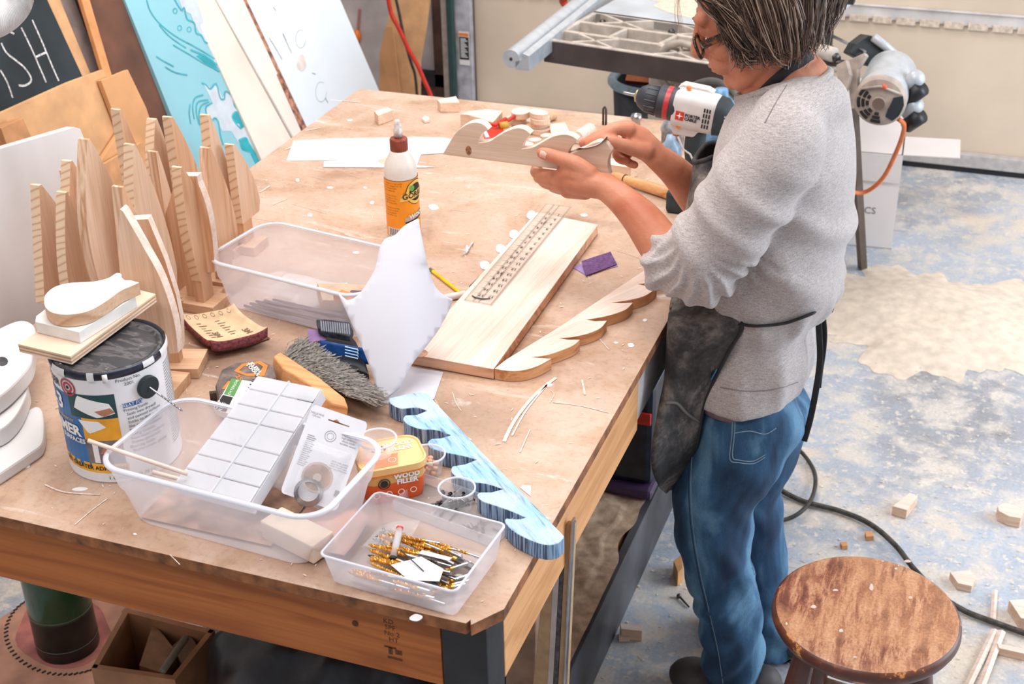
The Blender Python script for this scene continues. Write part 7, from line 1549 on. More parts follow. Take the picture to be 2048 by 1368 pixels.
# right hand sanding along the top edge
chain(b, [(WR, .0228), (B(1290, 291, 2.272), .0245), (B(1268, 276, 2.265), .0225)], 14)
chain(b, [(B(1285, 275, 2.272), .018), (B(1255, 258, 2.262), .0155)], 12); chain(b, [(B(1285, 300, 2.28), .018), (B(1262, 288, 2.28), .0145)], 12)
finger(b, [(1258, 259, 2.252), (1232, 258, 2.236), (1208, 270, 2.222), (1188, 280, 2.213), (1177, 286, 2.209)], [.0135, .0112, .0102, .0094, .0080])
finger(b, [(1258, 254, 2.272), (1230, 255, 2.256), (1202, 268, 2.240), (1178, 281, 2.230), (1165, 287, 2.226)], [.0130, .0108, .0100, .0092, .0080])
finger(b, [(1268, 272, 2.288), (1246, 290, 2.278), (1234, 306, 2.266), (1240, 318, 2.256), (1252, 322, 2.252)], [.0120, .0100, .0096, .0090, .0080])
finger(b, [(1278, 284, 2.294), (1262, 302, 2.286), (1250, 316, 2.275), (1258, 326, 2.265), (1270, 330, 2.262)], [.0110, .0092, .0086, .0080, .0072])
finger(b, [(1292, 300, 2.258), (1264, 296, 2.240), (1240, 289, 2.222), (1222, 283, 2.212), (1213, 281, 2.208)], [.0180, .0145, .0125, .0115, .0095])
# legs and feet inside the clothes
LEG_L = [(1500, 830, 2.19, .078), (1468, 905, 2.185, .074), (1430, 985, 2.18, .068), (1432, 1060, 2.18, .060), (1442, 1140, 2.18, .052), (1458, 1230, 2.18, .046), (1466, 1310, 2.18, .042), (1468, 1378, 2.185, .036)]
LEG_R = [(1528, 830, 2.345, .078), (1510, 905, 2.35, .072), (1492, 985, 2.36, .064), (1504, 1060, 2.365, .058), (1516, 1130, 2.37, .050), (1530, 1200, 2.375, .046), (1540, 1265, 2.38, .040), (1548, 1325, 2.385, .034)]
for L_ in (LEG_L, LEG_R): chain(b, [(B(*q[:3]), q[3]) for q in L_], 18)
skin_me = remesh(b, .0029, 5, .5)
def m_skin():
    m, nt, bs = newmat('skin'); v = mapping(nt); n1 = noise(nt, v, 9, 4, .4); n2 = noise(nt, v, 60, 4); n3 = noise(nt, v, 260, 3)
    r = ramp(nt, [(.3, (186, 110, 82)), (.5, (200, 130, 100)), (.72, (212, 148, 120))]); nt.links.new(n1, r.inputs[0])
    r2 = ramp(nt, [(.35, (.90, .80, .76, 1)), (.6, (1, 1, 1, 1))]); nt.links.new(n2, r2.inputs[0]); c = mixc(nt, .5, r.outputs[0], r2.outputs[0], 'MULTIPLY')
    nt.links.new(c, bs.inputs['Base Color']); bs.inputs['Roughness'].default_value = .5; bs.inputs['Specular IOR Level'].default_value = .35
    bs.inputs['Subsurface Weight'].default_value = .15; bs.inputs['Subsurface Radius'].default_value = (.012, .005, .003); bs.inputs['Subsurface Scale'].default_value = .5
    mx = N(nt, 'ShaderNodeMath', operation='ADD'); nt.links.new(n2, mx.inputs[0]); nt.links.new(n3, mx.inputs[1]); bump(nt, bs, mx.outputs[0], .35, .0012); return m
SK = m_skin(); body = mesh_obj('body', skin_me, SK, per)
bvh_skin = None
nail_m = plain('fingernail', (232, 172, 156), .3, var=.03)
def nail(c, d, n_, w=.0065, l=.008):
    d = d.normalized(); n_ = (n_-d*n_.dot(d)).normalized(); s_ = d.cross(n_); b = MB().grid(lambda u, v: c+d*l*(u-.5)+s_*w*(v-.5)*2*.9+n_*(.0010-.0028*(2*v-1)**2), 4, 6); o_ = build('fingernail', b, nail_m, per, smooth=True)
t1 = B(1086, 306, 2.178); td = (t1-B(1110, 314, 2.174)); nail(t1+V(.004, -.0118, .002), td, V(0, -1, .25), .0065, .013)
# face: eyes, lips, brows
b = MB()
eye_w = plain('eye_white', (226, 214, 206), .3); lipm = plain('lips', (198, 106, 96), .45, var=.04); brow = plain('eyebrow', (146, 110, 88), .8)
for s in (1, -1):
    e = MB(); e.ell(H(.079, s*.031, .008), .0118, 0, 16); build('eye', e, eye_w, per, smooth=True)
    e = MB(); e.ell(H(.0795, s*.031, .010), .0128, 0, 16); build('eyelid', e, SK, per, smooth=True)
    e = MB(); e.tube([H(.094, s*.014, .028), H(.093, s*.028, .033), H(.082, s*.044, .030)], [.002, .003, .0015], 8); build('eyebrow', e, brow, per, smooth=True)
e = MB(); e.tube([H(.086, .019, -.058), H(.0985, .009, -.0555), H(.1025, 0, -.0545), H(.0985, -.009, -.0555), H(.086, -.019, -.058)], [.001, .0035, .0042, .0035, .001], 10); e.tube([H(.086, .018, -.0595), H(.097, .008, -.063), H(.0995, 0, -.0635), H(.097, -.008, -.063), H(.086, -.018, -.0595)], [.001, .0038, .0045, .0038, .001], 10); build('lips', e, lipm, per, smooth=True)
# glasses
gm, nt, bs = newmat('tortoiseshell'); r = ramp(nt, [(.45, (34, 22, 18)), (.58, (70, 40, 26)), (.66, (150, 92, 44))]); nt.links.new(noise(nt, mapping(nt), 90, 3, .6), r.inputs[0]); nt.links.new(r.outputs[0], bs.inputs['Base Color']); bs.inputs['Roughness'].default_value = .18
gl = bpy.data.objects.new('glasses', None); COL.objects.link(gl); gl.parent = per; gl['label'] = 'tortoiseshell reading glasses worn low on the nose'
def G_(x, y, z): return H(x+.004, y, z-.010)
gq = gl
def rim(s):
    pts = [G_(.098-.10*abs(abs(y)-.0)*.3, y, z) for y, z in [(s*(.033+a), c) for a, c in rrect(0, 0, .050, .032, .012, 4)]]; pts.append(pts[0]); pts.append(pts[1]); return pts
for s in (1, -1):
    build('rim', MB().tube(rim(s), .0029, 8), gm, gl, smooth=True)
    pl2 = rim(s)[:-2]; build('lens', MB().add(pl2, [tuple(range(len(pl2)))]), frosted('lens_glass', (240, 220, 200), .12, .03), gl)
    A0, A1 = G_(.086, s*.060, .006), G_(-.020, s*.081, .016)
    build('temple_arm', MB().tube([A0, G_(.082, s*.066, .007), A0.lerp(A1, .5), A1, G_(-.045, s*.080, .0)], [.0072, .0075, .0062, .005, .003], 8, flat=.32, up=hl), gm, gl, smooth=True)
build('bridge', MB().tube([G_(.098, .009, .006), G_(.101, 0, .009), G_(.098, -.009, .006)], .002, 8), gm, gl, smooth=True)
# ---- hair
hm_ = [plain('hair_dark', (66, 48, 40), .45, var=.15, scale=60), plain('hair_brown', (104, 80, 66), .4, var=.12, scale=60), plain('hair_grey', (178, 152, 134), .4, var=.1, scale=60)]
random.seed(42)
def hp(th, al, vol, drop=0, inw=0):
    rx = .112 if math.cos(al) > 0 else .138; x = -.016+rx*math.sin(th)*math.cos(al)*vol; y = .094*math.sin(th)*math.sin(al)*vol; z = .036+.104*math.cos(th)*vol
    return H(x*(1-inw)+.0, y*(1-inw), z)+V(0, 0, -drop)
hb_ = MB()
HE = [(0, 1440, 70, 2.275), (40, 1440, 40, 2.22), (58, 1454, 82, 2.200), (80, 1500, 116, 2.196), (110, 1556, 116, 2.200), (140, 1602, 108, 2.222), (180, 1630, 86, 2.275)]
def hend(al):
    d = min(180, math.degrees(abs(al)))
    for i in range(len(HE)-1):
        if d <= HE[i+1][0]: break
    t = (d-HE[i][0])/(HE[i+1][0]-HE[i][0]); q = [HE[i][k]+(HE[i+1][k]-HE[i][k])*t for k in (1, 2, 3)]; p = B(*q)
    if al < 0: p = p-hl*(2*(p-HC).dot(hl))
    return p
def ss(t): t = max(0, min(1, t)); return t*t*(3-2*t)
def capf(u, v):
    al = 2*math.pi*u; al = al if al <= math.pi else al-2*math.pi; fr = max(0, math.cos(al)); thm = math.radians(112-66*fr**.7); th = .02+thm*v; p = hp(th, al, .99)
    if fr < .5: p = p.lerp(hend(al)+(HC-hend(al))*.10, ss((v-.5)/.5)*.95)
    return p
hb_.grid(capf, 48, 20, 0, True)
hair_root = build('hair', hb_, hm_[0], per, smooth=True, label='short wavy brown hair with grey streaks')
CL = []
for k in range(120): CL.append((math.radians(random.uniform(6, 180)), random.uniform(0, 6.28), random.uniform(.005, .016), random.uniform(.99, 1.13), random.uniform(-.16, .16), V(random.uniform(-.012, .014), random.uniform(-.006, .004), random.uniform(-.010, .020)), random.uniform(5, 9)))
def strand(b, al0, sgn, mi, th0=.05, r=.0008, wild=0):
    c_ = random.choice(CL); a0 = c_[0]+random.uniform(-.07, .07); a0 = max(.05, min(math.pi, a0)); lo = math.radians(66)+.3*(c_[1]/6.28)+random.uniform(-.05, .05); a1 = max(a0, lo) if a0 < 1.2 else min(math.pi, a0+c_[4])
    vol = c_[3]+random.uniform(-.02, .02); n = 14; pts = []; w = c_[2]; j_ = V(random.uniform(-.005, .005), random.uniform(-.003, .003), random.uniform(-.005, .005))
    E = hend(a1*sgn); E = E+(HC-E)*random.uniform(-.06, .12)+c_[5]+j_
    for i in range(n):
        t = i/(n-1); th = th0+(1.72-th0)*t; al = a0+(a1-a0)*min(1, t*1.35)
        p = hp(th, al*sgn, vol*(1+.05*math.sin(math.pi*t))); p = p.lerp(E, ss((t-.45)/.55)); g = ss(t/.5)
        p = p+hl*(w*.7*g*math.sin(c_[1]+c_[6]*t))+hf*(w*1.3*g*math.cos(c_[1]+c_[6]*t))+j_*t; pts.append(p)
    b.tube(pts, [r*(1 if i < n-2 else .5) for i in range(n)], 3, mi, False)
for mi, cnt in ((0, 1100), (1, 1500), (2, 800)):
    b = MB()
    for k in range(cnt):
        q_ = random.random(); al = math.radians(random.uniform(8, 180)) if mi < 2 else math.radians(random.choice([random.uniform(8, 75), random.uniform(8, 180)]))
        strand(b, al, 1 if random.random() < .66 else -1, 0, random.uniform(.03, .7), random.uniform(.0006, .0013), random.random())
    build('hair_strands', b, hm_[mi], hair_root, smooth=True, label=('dark underlayer strands', 'mid brown strands', 'light grey streaks')[mi])['kind'] = 'stuff'
b = MB()
for k in range(46):   # fine wisps over temple and cheek
    x0 = random.uniform(1448, 1490); a = B(x0, random.uniform(20, 70), 2.198); e = B(x0+random.uniform(-4, 50), random.uniform(96, 140), 2.205); m_ = a.lerp(e, .5)+V(random.uniform(-.006, .006), -.006, 0)
    b.tube([V(*p) for p in spline([tuple(a), tuple(m_), tuple(e)], 4)], .00035, 3, 0, False)
for k in range(8): a = H(.078, .02, .09); e = B(1352+random.uniform(-4, 14), 50+k*3, 2.25); b.tube([V(*p) for p in spline([tuple(a), tuple(a.lerp(e, .5)+V(-.012, 0, .01)), tuple(e)], 5)], .0003, 3, 0, False)
build('wisps', b, hm_[2], hair_root)['kind'] = 'stuff'
# ---- shirt
b = MB()
rings = [(150, 1560, 1652, .050), (172, 1515, 1668, .085), (200, 1478, 1690, .135), (235, 1458, 1700, .175), (290, 1442, 1706, .190), (360, 1428, 1706, .186), (430, 1418, 1700, .178), (500, 1408, 1690, .170), (560, 1402, 1672, .166), (592, 1400, 1656, .160), (616, 1402, 1634, .150), (634, 1402, 1624, .150), (660, 1398, 1626, .156), (690, 1394, 1624, .162), (722, 1392, 1616, .166), (748, 1390, 1608, .168)]
def ringpts(yp, xf, xb, hw, n=40):
    a, c = B(xf, yp), B(xb, yp); o_ = (a+c)/2; rx = (c-a).length/2; tilt = 0; out = []
    for k in range(n):
        t = 2*math.pi*k/n; ct, st_ = math.cos(t), math.sin(t); e = .86
        out.append(V(o_.x+rx*math.copysign(abs(ct)**e, ct), YC+hw*math.copysign(abs(st_)**e, st_), o_.z))
    return out
R_ = [ringpts(*q) for q in rings]; n = 40; o_ = 0
b.v = [tuple(p) for r in R_ for p in r]
for i in range(len(R_)-1):
    for j in range(n): b.f.append((i*n+j, i*n+(j+1) % n, (i+1)*n+(j+1) % n, (i+1)*n+j)); b.m.append(0)
b.f.append(tuple(range(n))); b.f.append(tuple(range((len(R_)-1)*n, len(R_)*n))[::-1]); b.m += [0, 0]
chain(b, [(B(1580, 250, 2.165), .060), (B(1560, 290, 2.125), .072), (B(1515, 360, 2.09), .071), (B(1465, 430, 2.075), .068), (B(1420, 495, 2.068), .065), (B(1392, 535, 2.07), .060), (B(1366, 535, 2.082), .054), (B(1350, 516, 2.092), .049)], 20)
chain(b, [(B(1420, 520, 2.07), .062), (B(1395, 560, 2.07), .046)], 16)
chain(b, [(B(1575, 250, 2.39), .060), (B(1545, 290, 2.43), .070), (B(1500, 370, 2.44), .064), (B(1455, 420, 2.43), .058)], 18)
chain(b, [(B(1572, 250, 2.16), .060), (B(1604, 224, 2.215), .060), (B(1624, 216, 2.275), .064), (B(1606, 215, 2.34), .058), (B(1575, 245, 2.39), .058)], 20)
# rolled cuff: gathered folds round the forearm
ax_ = (B(1290, 445, 2.125)-B(1385, 548, 2.083)).normalized(); u_ = ax_.orthogonal().normalized(); w_ = ax_.cross(u_)
for k, (t, rr_, th_) in enumerate(((0, .047, .0085), (-.016, .052, .008), (-.032, .055, .0085), (-.048, .057, .008))[:2]):
    c0 = B(1346, 512, 2.094)+ax_*(t+.004)+V(.0, 0, -.004*k); pts = [c0+u_*(rr_+.004)*math.cos(a)+w_*(rr_+.004)*math.sin(a)+ax_*.006*math.sin(2*a+k) for a in [2*math.pi*j/22 for j in range(23)]]; b.tube(pts, th_, 8)
random.seed(6)
for k in range(9):  # radiating folds from the cuff over the elbow
    px = 1330+11*k; pts = spline([(1318+5*k, 530+4*k), (1352+5*k, 560+3*k), (1392+3*k, 588-4*k)], 4)
CP1 = B(1408, 452, 2.06); CP2 = B(1484, 646, 2.11); CP3 = B(1600, 420, 2.12)
def rdg(a, k=3): return (.5+.5*np.cos(a))**k
def folds(co, no):
    x, y, z = co.T; d = np.zeros(len(co)); near = np.clip((2.20-y)/.05, 0, 1)
    # fan of gathers from the crook of the elbow down to the cuff
    px, pz = x-CP1.x, z-CP1.z; rr = np.hypot(px, pz); an = np.arctan2(pz, px); win = np.exp(-((rr-.105)/.048)**2)*near*(an < -.5)
    d += .012*rdg(an*24+14*rr+1.2*np.sin(60*rr), 2)*win-.005*win
    # long soft diagonals on the upper sleeve
    sl = np.clip((2.15-y)/.05, 0, 1); s = z*.55+x*.85
    d += sl*.009*rdg(s*70+3*np.sin(16*z), 2)*np.exp(-((z-1.12)/.13)**2)
    # drapes on the back falling toward the waist tie
    q = (x-CP3.x)*.8+(z-CP3.z)*.6; bk = np.clip((x+.42)/.08, 0, 1)
    d += bk*.013*rdg(q*48+2.4*np.sin(13*z+5*y), 2)*np.exp(-((z-1.04)/.13)**2)
    # gathers above and below the tie
    ar = np.arctan2(y-2.27, x+.40); d += .007*rdg(ar*15+10*(z-.9), 2)*np.exp(-((z-.93)/.035)**2)+.006*rdg(ar*13+6*(z-.8), 2)*np.exp(-((z-.80)/.06)**2)
    d += .002*np.sin(40*x+31*z+9*y)
    return co+no*d[:, None]
shirt_me = remesh(b, .0055, 7, .5, folds)
m, nt, bs = newmat('heather_grey_knit'); v = mapping(nt); n1 = noise(nt, mapping(nt, (90, 90, 900)), 1, 3); n2 = noise(nt, v, 420, 3); n3 = noise(nt, v, 5, 3)
r = ramp(nt, [(.36, (150, 140, 138)), (.5, (176, 166, 163)), (.66, (198, 190, 188))]); mx = N(nt, 'ShaderNodeMath', operation='ADD'); nt.links.new(n1, mx.inputs[0]); nt.links.new(n2, mx.inputs[1]); mh = N(nt, 'ShaderNodeMath', operation='MULTIPLY'); mh.inputs[1].default_value = .5; nt.links.new(mx.outputs[0], mh.inputs[0]); nt.links.new(mh.outputs[0], r.inputs[0])
nt.links.new(r.outputs[0], bs.inputs['Base Color']); bs.inputs['Roughness'].default_value = .9; bs.inputs['Sheen Weight'].default_value = .25; bump(nt, bs, n2, .25, .0008); M['knit'] = m
shirt = mesh_obj('shirt', shirt_me, M['knit'], per)
def bvh_of(me, o):
    W_ = Matrix(); q = o
    while q is not None: W_ = q.matrix_basis @ W_; q = q.parent
    return BVHTree.FromPolygons([W_ @ v.co for v in me.vertices], [tuple(p.vertices) for p in me.polygons])
bv_shirt = bvh_of(shirt_me, shirt)
def onsurf(bv, p, e=.0006):
    d = ray(p).normalized(); h = bv.ray_cast(CAM, d)
    return (h[0]+(h[1] if h[1].dot(d) < 0 else -h[1])*e) if h[0] else None
def seam(name, bv, pix, r, mat, parent, sub=6):
    pts = [onsurf(bv, p) for p in spline(pix, sub)]; pts = [p for p in pts if p is not None]; keep = [pts[0]]
    for p in pts[1:]:
        if (p-keep[-1]).length < .05: keep.append(p)
    return build(name, MB().tube(keep, r, 5, 0, False), mat, parent)
sm1 = plain('seam_shadow', (134, 124, 124), .9)
seam('seam', bv_shirt, [(1484, 246), (1520, 250), (1555, 275), (1580, 310), (1596, 350), (1598, 390)], .0009, sm1, shirt); seam('seam', bv_shirt, [(1574, 170), (1552, 205), (1530, 246)], .0008, sm1, shirt)
seam('hem_stitch', bv_shirt, [(1440, 774), (1490, 782), (1550, 778), (1596, 764)], .0008, sm1, shirt)
# collar
cp = [B(1476, 200, 2.262), B(1500, 194, 2.225), B(1545, 178, 2.200), B(1590, 170, 2.203), B(1632, 166, 2.222), B(1656, 150, 2.262), B(1652, 140, 2.300), B(1600, 138, 2.335), B(1530, 160, 2.330), B(1486, 186, 2.295), B(1476, 196, 2.262)]
cps = [V(*p) for p in spline([tuple(p) for p in cp], 5)]
build('collar', MB().tube(cps, .0075, 10, flat=1.0), M['knit'], shirt, smooth=True)
# undershirt hem
b = MB(); rr0 = ringpts(744, 1400, 1600, .158); rr1 = ringpts(762, 1402, 1594, .154); b.v = [tuple(p) for p in rr0+rr1]; b.f = [(j, (j+1) % 40, 40+(j+1) % 40, 40+j) for j in range(40)]; b.m = [0]*40
build('undershirt_hem', b, plain('mauve_knit', (142, 120, 124), .9), per, smooth=True, solid=.002)
# ---- jeans
b = MB()
def legc(L_, add): chain(b, [(B(*q[:3]), q[3]+add) for q in L_], 20)
LJ = [(1500, 830, 2.195, .088), (1474, 905, 2.185, .087), (1430, 985, 2.18, .080), (1428, 1060, 2.18, .072), (1438, 1140, 2.18, .066), (1458, 1220, 2.18, .063), (1466, 1300, 2.18, .062), (1470, 1362, 2.185, .060)]
RJ = [(1530, 830, 2.345, .088), (1508, 905, 2.35, .082), (1488, 985, 2.36, .073), (1504, 1060, 2.365, .066), (1516, 1130, 2.37, .061), (1530, 1200, 2.375, .057), (1540, 1265, 2.38, .056), (1547, 1310, 2.385, .054)]
legc(LJ, 0); legc(RJ, 0)
for yp, xf, xb, hw in ((812, 1402, 1592, .155), (850, 1398, 1572, .155)):
    a, c = B(xf, yp), B(xb, yp); b.ell((a+c)/2, ((c-a).length/2, hw, .06), 0, 24)
b.ell(B(1528, 850, 2.21), (.070, .085, .075), 0, 20); b.ell(B(1528, 850, 2.33), (.070, .085, .075), 0, 20)
def jfold(co, no):
    x, y, z = co.T
    d = .007*rdg(52*(z*.9+.5*x)+4*np.sin(20*x+9*y), 2)*np.exp(-((z-.40)/.15)**2)+.0065*np.sin(75*z+6*np.sin(16*x+7*y))*np.exp(-((z-.10)/.12)**2)+.006*rdg(46*(z+.9*x)+2*np.sin(14*y), 2)*np.exp(-((z-.66)/.08)**2)
    d += .006*np.exp(-((z-.30-.9*(x+.40))/.018)**2)*np.clip((2.26-y)/.1, 0, 1)-.004*np.exp(-((z-.335-.9*(x+.40))/.014)**2)*np.clip((2.26-y)/.1, 0, 1)
    co = co+no*d[:, None]; co[:, 2] = np.maximum(co[:, 2], .012); return co
jm_ = remesh(b, .0055, 6, .5, jfold)
m, nt, bs = newmat('denim'); v = mapping(nt); n1 = noise(nt, v, 7, 5, .6, .6); n2 = noise(nt, mapping(nt, (500, 500, 160)), 1, 3); n3 = noise(nt, mapping(nt, (8, 8, 3)), 1.6, 4, .5)
r = ramp(nt, [(.34, (26, 52, 80)), (.5, (46, 86, 120)), (.64, (98, 140, 170))]); nt.links.new(n3, r.inputs[0]); r2 = ramp(nt, [(.3, (.74, .76, .8, 1)), (.65, (1.0, 1.0, 1.0, 1))]); nt.links.new(n2, r2.inputs[0]); c = mixc(nt, 1, r.outputs[0], r2.outputs[0], 'MULTIPLY')
nt.links.new(c, bs.inputs['Base Color']); bs.inputs['Roughness'].default_value = .85; bump(nt, bs, n2, .3, .0008); M['denim'] = m
jeans = mesh_obj('jeans', jm_, M['denim'], per); bvj = bvh_of(jm_, jeans)
st_m = plain('denim_stitch', (128, 150, 168), .8); st_d = plain('denim_seam_dark', (30, 50, 74), .8)
seam('side_seam', bvj, [(1400, 830), (1386, 900), (1382, 970), (1386, 1050), (1400, 1140), (1418, 1220), (1436, 1300), (1446, 1366)], .0007, st_m, jeans)
seam('side_seam', bvj, [(1396, 830), (1382, 900), (1378, 970), (1382, 1050), (1396, 1140), (1414, 1220), (1432, 1300), (1442, 1366)], .0010, st_d, jeans)
seam('inner_seam', bvj, [(1504, 1135), (1524, 1190), (1540, 1250)], .0012, st_m, jeans)
for off in (0, 5): seam('pocket_stitch', bvj, [(1466+off, 815), (1464+off, 870), (1460+off, 918-off), (1478, 925-off), (1506, 927-off), (1530, 914-off)], .0009, st_m, jeans, 4)
seam('pocket_top', bvj, [(1470, 866), (1500, 862), (1530, 868), (1552, 856)], .0010, st_m, jeans)
# ---- apron
ap_m, nt, bs = newmat('dusty_apron'); v = mapping(nt); n1 = noise(nt, v, 7, 8, .25, .7); n2 = noise(nt, v, 120, 4)
r = ramp(nt, [(.42, (38, 36, 37)), (.50, (66, 61, 59)), (.60, (124, 114, 107)), (.74, (168, 156, 146))]); nt.links.new(n1, r.inputs[0]); r2 = ramp(nt, [(.4, (.75, .75, .75, 1)), (.6, (1, 1, 1, 1))]); nt.links.new(n2, r2.inputs[0]); nt.links.new(mixc(nt, 1, r.outputs[0], r2.outputs[0], 'MULTIPLY'), bs.inputs['Base Color']); bs.inputs['Roughness'].default_value = .8; bump(nt, bs, n1, .2, .003)
rows = [((1388, 322), (1426, 314), 2.238, 1), ((1380, 380), (1440, 400), 2.190, 1), ((1362, 470), (1452, 500), 2.135, 1), ((1346, 575), (1466, 590), 2.120, 1), ((1337, 640), (1485, 648), 2.105, 0), ((1333, 700), (1462, 694), 2.108, 0), ((1329, 760), (1432, 750), 2.112, 0), ((1318, 815), (1408, 808), 2.118, 0), ((1309, 870), (1398, 868), 2.125, 0), ((1309, 915), (1388, 910), 2.14, 0), ((1320, 950), (1370, 950), 2.16, 0), ((1336, 975), (1350, 976), 2.185, 0)]
AR = []
for sil, near, yn, up_ in rows:
    s_ = B(sil[0], sil[1], 2.235) if up_ else PX(sil, -.512)
    n_ = B(near[0], near[1], yn); f_ = V(n_.x, 2*YC-n_.y, n_.z)
    sf_ = V(s_.x, 2*YC-s_.y, s_.z) if s_.y < YC else V(s_.x, s_.y+.05, s_.z)
    m1 = n_.lerp(s_, .45)+V(-.006, -.030 if up_ else -.022, 0)*(min(1, (n_-s_).length/.08)); m2 = V(m1.x, 2*YC-m1.y, m1.z)
    AR.append([tuple(p) for p in (n_, m1, s_, sf_, m2, f_)])
cols = [spline(r_, 5) for r_ in AR]; nc = len(cols[0]); fine = [spline([cols[i][j] for i in range(len(cols))], 5) for j in range(nc)]
b = MB(); nr = len(fine[0]); b.v = [fine[j][i] for j in range(nc) for i in range(nr)]
for j in range(nc-1):
    for i in range(nr-1): a = j*nr+i; b.f.append((a, a+1, a+nr+1, a+nr)); b.m.append(0)
apron = build('apron', b, ap_m, per, smooth=True, solid=.003)
bv_ap = BVHTree.FromPolygons([Vector(p) for p in b.v], [tuple(f_) for f_ in b.f])
# edge binding and pocket
edge = [V(*p) for p in fine[0]]; build('edge_binding', MB().tube(edge, .0042, 6), M['black'], apron, smooth=True)
topl = [V(*c_) for c_ in cols[0]]; build('bib_hem', MB().tube(topl, .0045, 8), ap_m, apron, smooth=True)
pk_m = plain('apron_pocket_leather', (50, 42, 38), .6, var=.5, scale=10)
pkp = spline([(1322, 806), (1350, 800), (1376, 826), (1394, 842), (1392, 880), (1380, 920), (1362, 955), (1342, 976), (1322, 955), (1310, 910), (1308, 870), (1314, 830), (1322, 806)], 3)[:-1]
def pocket(u, v):
    cx, cy = 1350, 888; i = u*len(pkp); k = int(i) % len(pkp); f_ = i-int(i); p = pkp[k]; q2 = pkp[(k+1) % len(pkp)]; px, py = p[0]+(q2[0]-p[0])*f_, p[1]+(q2[1]-p[1])*f_
    x, y = cx+(px-cx)*v, cy+(py-cy)*v; base = B(x, y, 2.150+.0*v) ; return base+(CAM-base).normalized()*(.035*math.sqrt(max(0, 1-v*v))-.004)
build('pocket', MB().grid(pocket, 48, 12, 0, True), pk_m, apron, smooth=True)
pts = [onsurf(bv_ap, p, .002) for p in spline([(1330, 806), (1352, 806), (1372, 826), (1396, 842)], 4)]; build('pocket_hem', MB().tube([p for p in pts if p], .003, 6), plain('hem_dusty', (104, 98, 94), .8), apron, smooth=True)
# neck strap, waist tie, bow and tails
blkf = plain('black_webbing', (30, 29, 31), .7, var=.2, scale=80)
bv_skin = bvh_of(skin_me, body)
pts = [onsurf(bv_skin, p, .003) or B(p[0], p[1], 2.215) for p in [(1616, 112), (1600, 124), (1580, 135), (1562, 150), (1546, 164), (1530, 180), (1520, 190)]]
build('neck_strap', MB().tube([V(*p) for p in spline([tuple(p) for p in [B(1630, 108, 2.29)]+pts+[B(1512, 200, 2.21)]], 4)], .0085, 10, flat=.25, up=V(.3, -1, .4)), blkf, apron, smooth=True)
wt = [onsurf(bv_shirt, p, .004) for p in spline([(1484, 646), (1510, 650), (1540, 648), (1570, 643), (1598, 634), (1622, 624)], 5)]; wt = [p for p in wt if p]
build('waist_tie', MB().tube([V(*fine[0][20])]+wt+[B(1636, 615, 2.25)], .0062, 8, flat=.4, up=V(0, -1, 0)), blkf, apron, smooth=True)
kn_ = B(1638, 604, 2.24)
build('bow', MB().tube([V(*p) for p in spline([tuple(kn_+V(*q_)) for q_ in ((0, 0, 0), (.010, -.012, .010), (.024, -.014, .006), (.022, -.010, -.008), (.004, -.006, -.006), (-.012, 0, .010), (-.006, .004, .024), (.006, .002, .008))], 4)], .0062, 8, flat=.4, up=V(0, 0, 1)), blkf, apron, smooth=True)
for j, pix in enumerate(([(1636, 612), (1638, 660), (1640, 720), (1632, 780), (1620, 840), (1608, 882)], [(1642, 612), (1648, 660), (1646, 700), (1640, 740), (1636, 775)])):
    build('tie_tail', MB().tube([B(p[0], p[1], 2.225+.01*j) for p in spline(pix, 5)], .0058, 8, flat=.22, up=V(0, 1, 0)), blkf, apron, smooth=True)
tagp = onsurf(bv_ap, (1428, 745), .002) or B(1428, 745, 2.12); build('brand_tab', MB().tube([tagp+V(-.004, -.004, -.010), tagp+V(.004, -.004, .010)], .004, 4, flat=.3), plain('blue_tab', (52, 118, 168), .5), apron)
# ---- shoes
shm = plain('dark_shoe_leather', (64, 60, 60), .6, var=.25, scale=12); sol = plain('shoe_sole', (112, 98, 90), .7)
def shoe(toe, heel, w, nm='shoe'):
    d = (heel-toe); L1 = d.length; d.normalize(); s_ = V(-d.y, d.x, 0)
    b = MB(); b.ell(toe+d*.045+V(0, 0, .038), (.062, w*.5, .034), 0, 18, Matrix((d, s_, V(0, 0, 1))).transposed()); b.ell(toe+d*.115+V(0, 0, .046), (.085, w*.48, .042), 0, 18, Matrix((d, s_, V(0, 0, 1))).transposed()); b.ell(toe+d*(L1-.05)+V(0, 0, .045), (.055, w*.40, .045), 0, 18, Matrix((d, s_, V(0, 0, 1))).transposed()); chain(b, [(toe+d*(L1-.075)+V(0, 0, .06), .042), (toe+d*(L1-.07)+V(0, 0, .085), .038)])
    me_ = remesh(b, .004, 5, .5); o_ = mesh_obj(nm, me_, shm, per)
    out = [toe+d*(L1*.5+L1*.53*math.cos(a))+s_*(w*.50*math.sin(a)*(1.0 if math.cos(a) < 0 else .82))+V(0, 0, .0) for a in [2*math.pi*k/28 for k in range(28)]]
    build('sole', MB().prism(out, (0, 0, .018)), sol, o_, bevel=.003)
t0 = PZ((1362, 1345), .0); shoe(V(t0.x, 2.215, 0), V(t0.x+.255, 2.175, 0), .10)
shoe(V(-.475, 2.425, 0), V(-.225, 2.375, 0), .098)
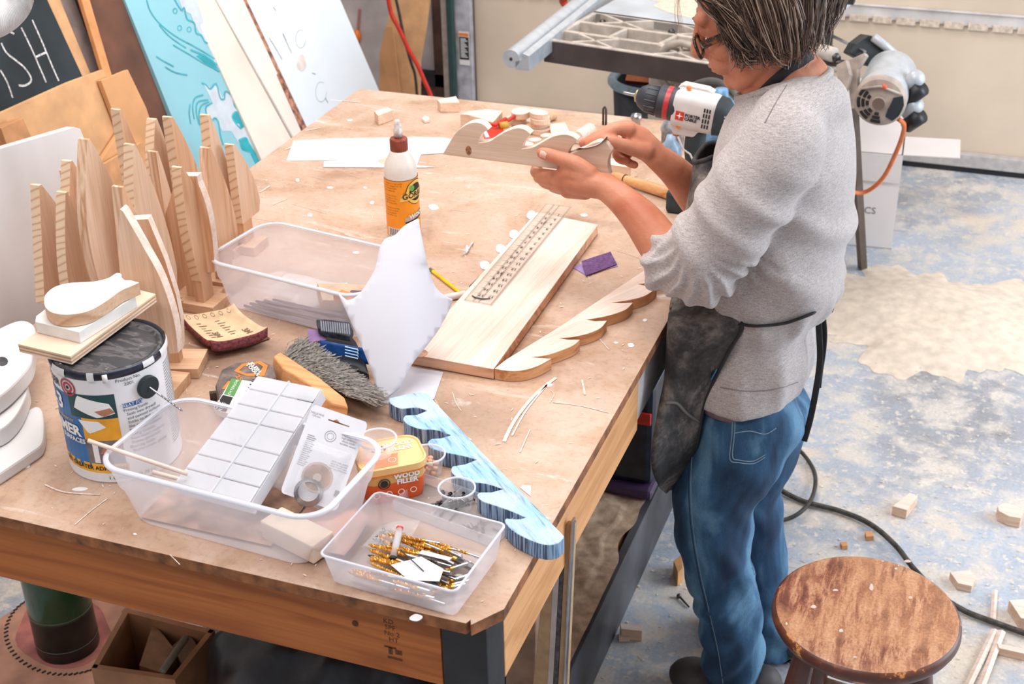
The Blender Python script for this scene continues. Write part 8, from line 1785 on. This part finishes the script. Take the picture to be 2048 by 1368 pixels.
# ================================================================== held wave board and sandpaper
HB = [(885, 309), (895, 291), (909, 268), (921, 256), (938, 247), (954, 245), (969, 251), (978, 262)]
hb = spline([(885, 309), (896, 290), (909, 269), (922, 256), (938, 247), (954, 245), (968, 250), (977, 260)], 4)+spline([(977, 260), (968, 264), (960, 273), (956, 286)], 4)[1:]+spline([(956, 286), (978, 283), (994, 273), (1014, 262), (1034, 256), (1049, 259), (1061, 268)], 4)[1:]+spline([(1061, 268), (1053, 278), (1046, 288), (1043, 298)], 4)[1:]+spline([(1043, 298), (1065, 295), (1085, 284), (1106, 273), (1127, 269), (1143, 272), (1155, 280)], 4)[1:]+spline([(1155, 280), (1146, 290), (1139, 299), (1135, 309)], 4)[1:]+spline([(1135, 309), (1160, 300), (1180, 289), (1200, 283), (1214, 287), (1223, 303)], 4)[1:]+spline([(1223, 303), (1217, 316), (1215, 332), (1219, 352)], 3)[1:]
pts = [PY(p, 2.190) for p in hb]
hbm = [wood('held_board_face', (226, 200, 170), (212, 182, 148), 0, ringsc=6), wood('held_board_lit_edge', (246, 228, 206), (236, 210, 180), 0)]  # edge pine painted lighter to hold the light along the upper edge
hbo = thing('held_wave_cutout', 'wooden wave cutout held in both hands above the bench', 'cutout', PY((1050, 320), 2.19))
build('wave_plank', MB().prism(pts, V(0, .019, 0), 0, 1), hbm, hbo, bevel=.0008)
kc = PY((937, 301), 2.1895); build('knot', MB().prism([kc+V(.0055*math.cos(a), 0, .0085*math.sin(a)) for a in [k*math.pi/8 for k in range(16)]], V(0, -.0003, 0)), plain('board_knot', (158, 104, 72), .6, var=.25, scale=200), hbo)
sq = thing('held_sandpaper', 'small curled sandpaper strip pinched under the sanding fingertips', 'sandpaper', B(1190, 290, 2.20))
prof = [(1152, 293, 0), (1164, 296, 0), (1180, 294, 0), (1196, 289, 0), (1206, 281, 0), (1214, 272, 0)]
pr = spline([p[:2] for p in prof], 4); b = MB()
b.grid(lambda u, v: PY((lambda i: pr[min(len(pr)-1, int(i))])(u*(len(pr)-1)), 2.186+.042*v), len(pr)-1, 3); build('strip', b, plain('sandpaper_pale', (214, 196, 196), .8, var=.05), sq, smooth=True, solid=.0012)
b = MB(); b.grid(lambda u, v: PY((lambda i: pr[min(len(pr)-1, int(i))])(u*(len(pr)-1)), 2.186+.042*v)+V(0, 0, -.0016), len(pr)-1, 3); build('abrasive_side', b, plain('abrasive_dark', (84, 62, 84), .9), sq, smooth=True)
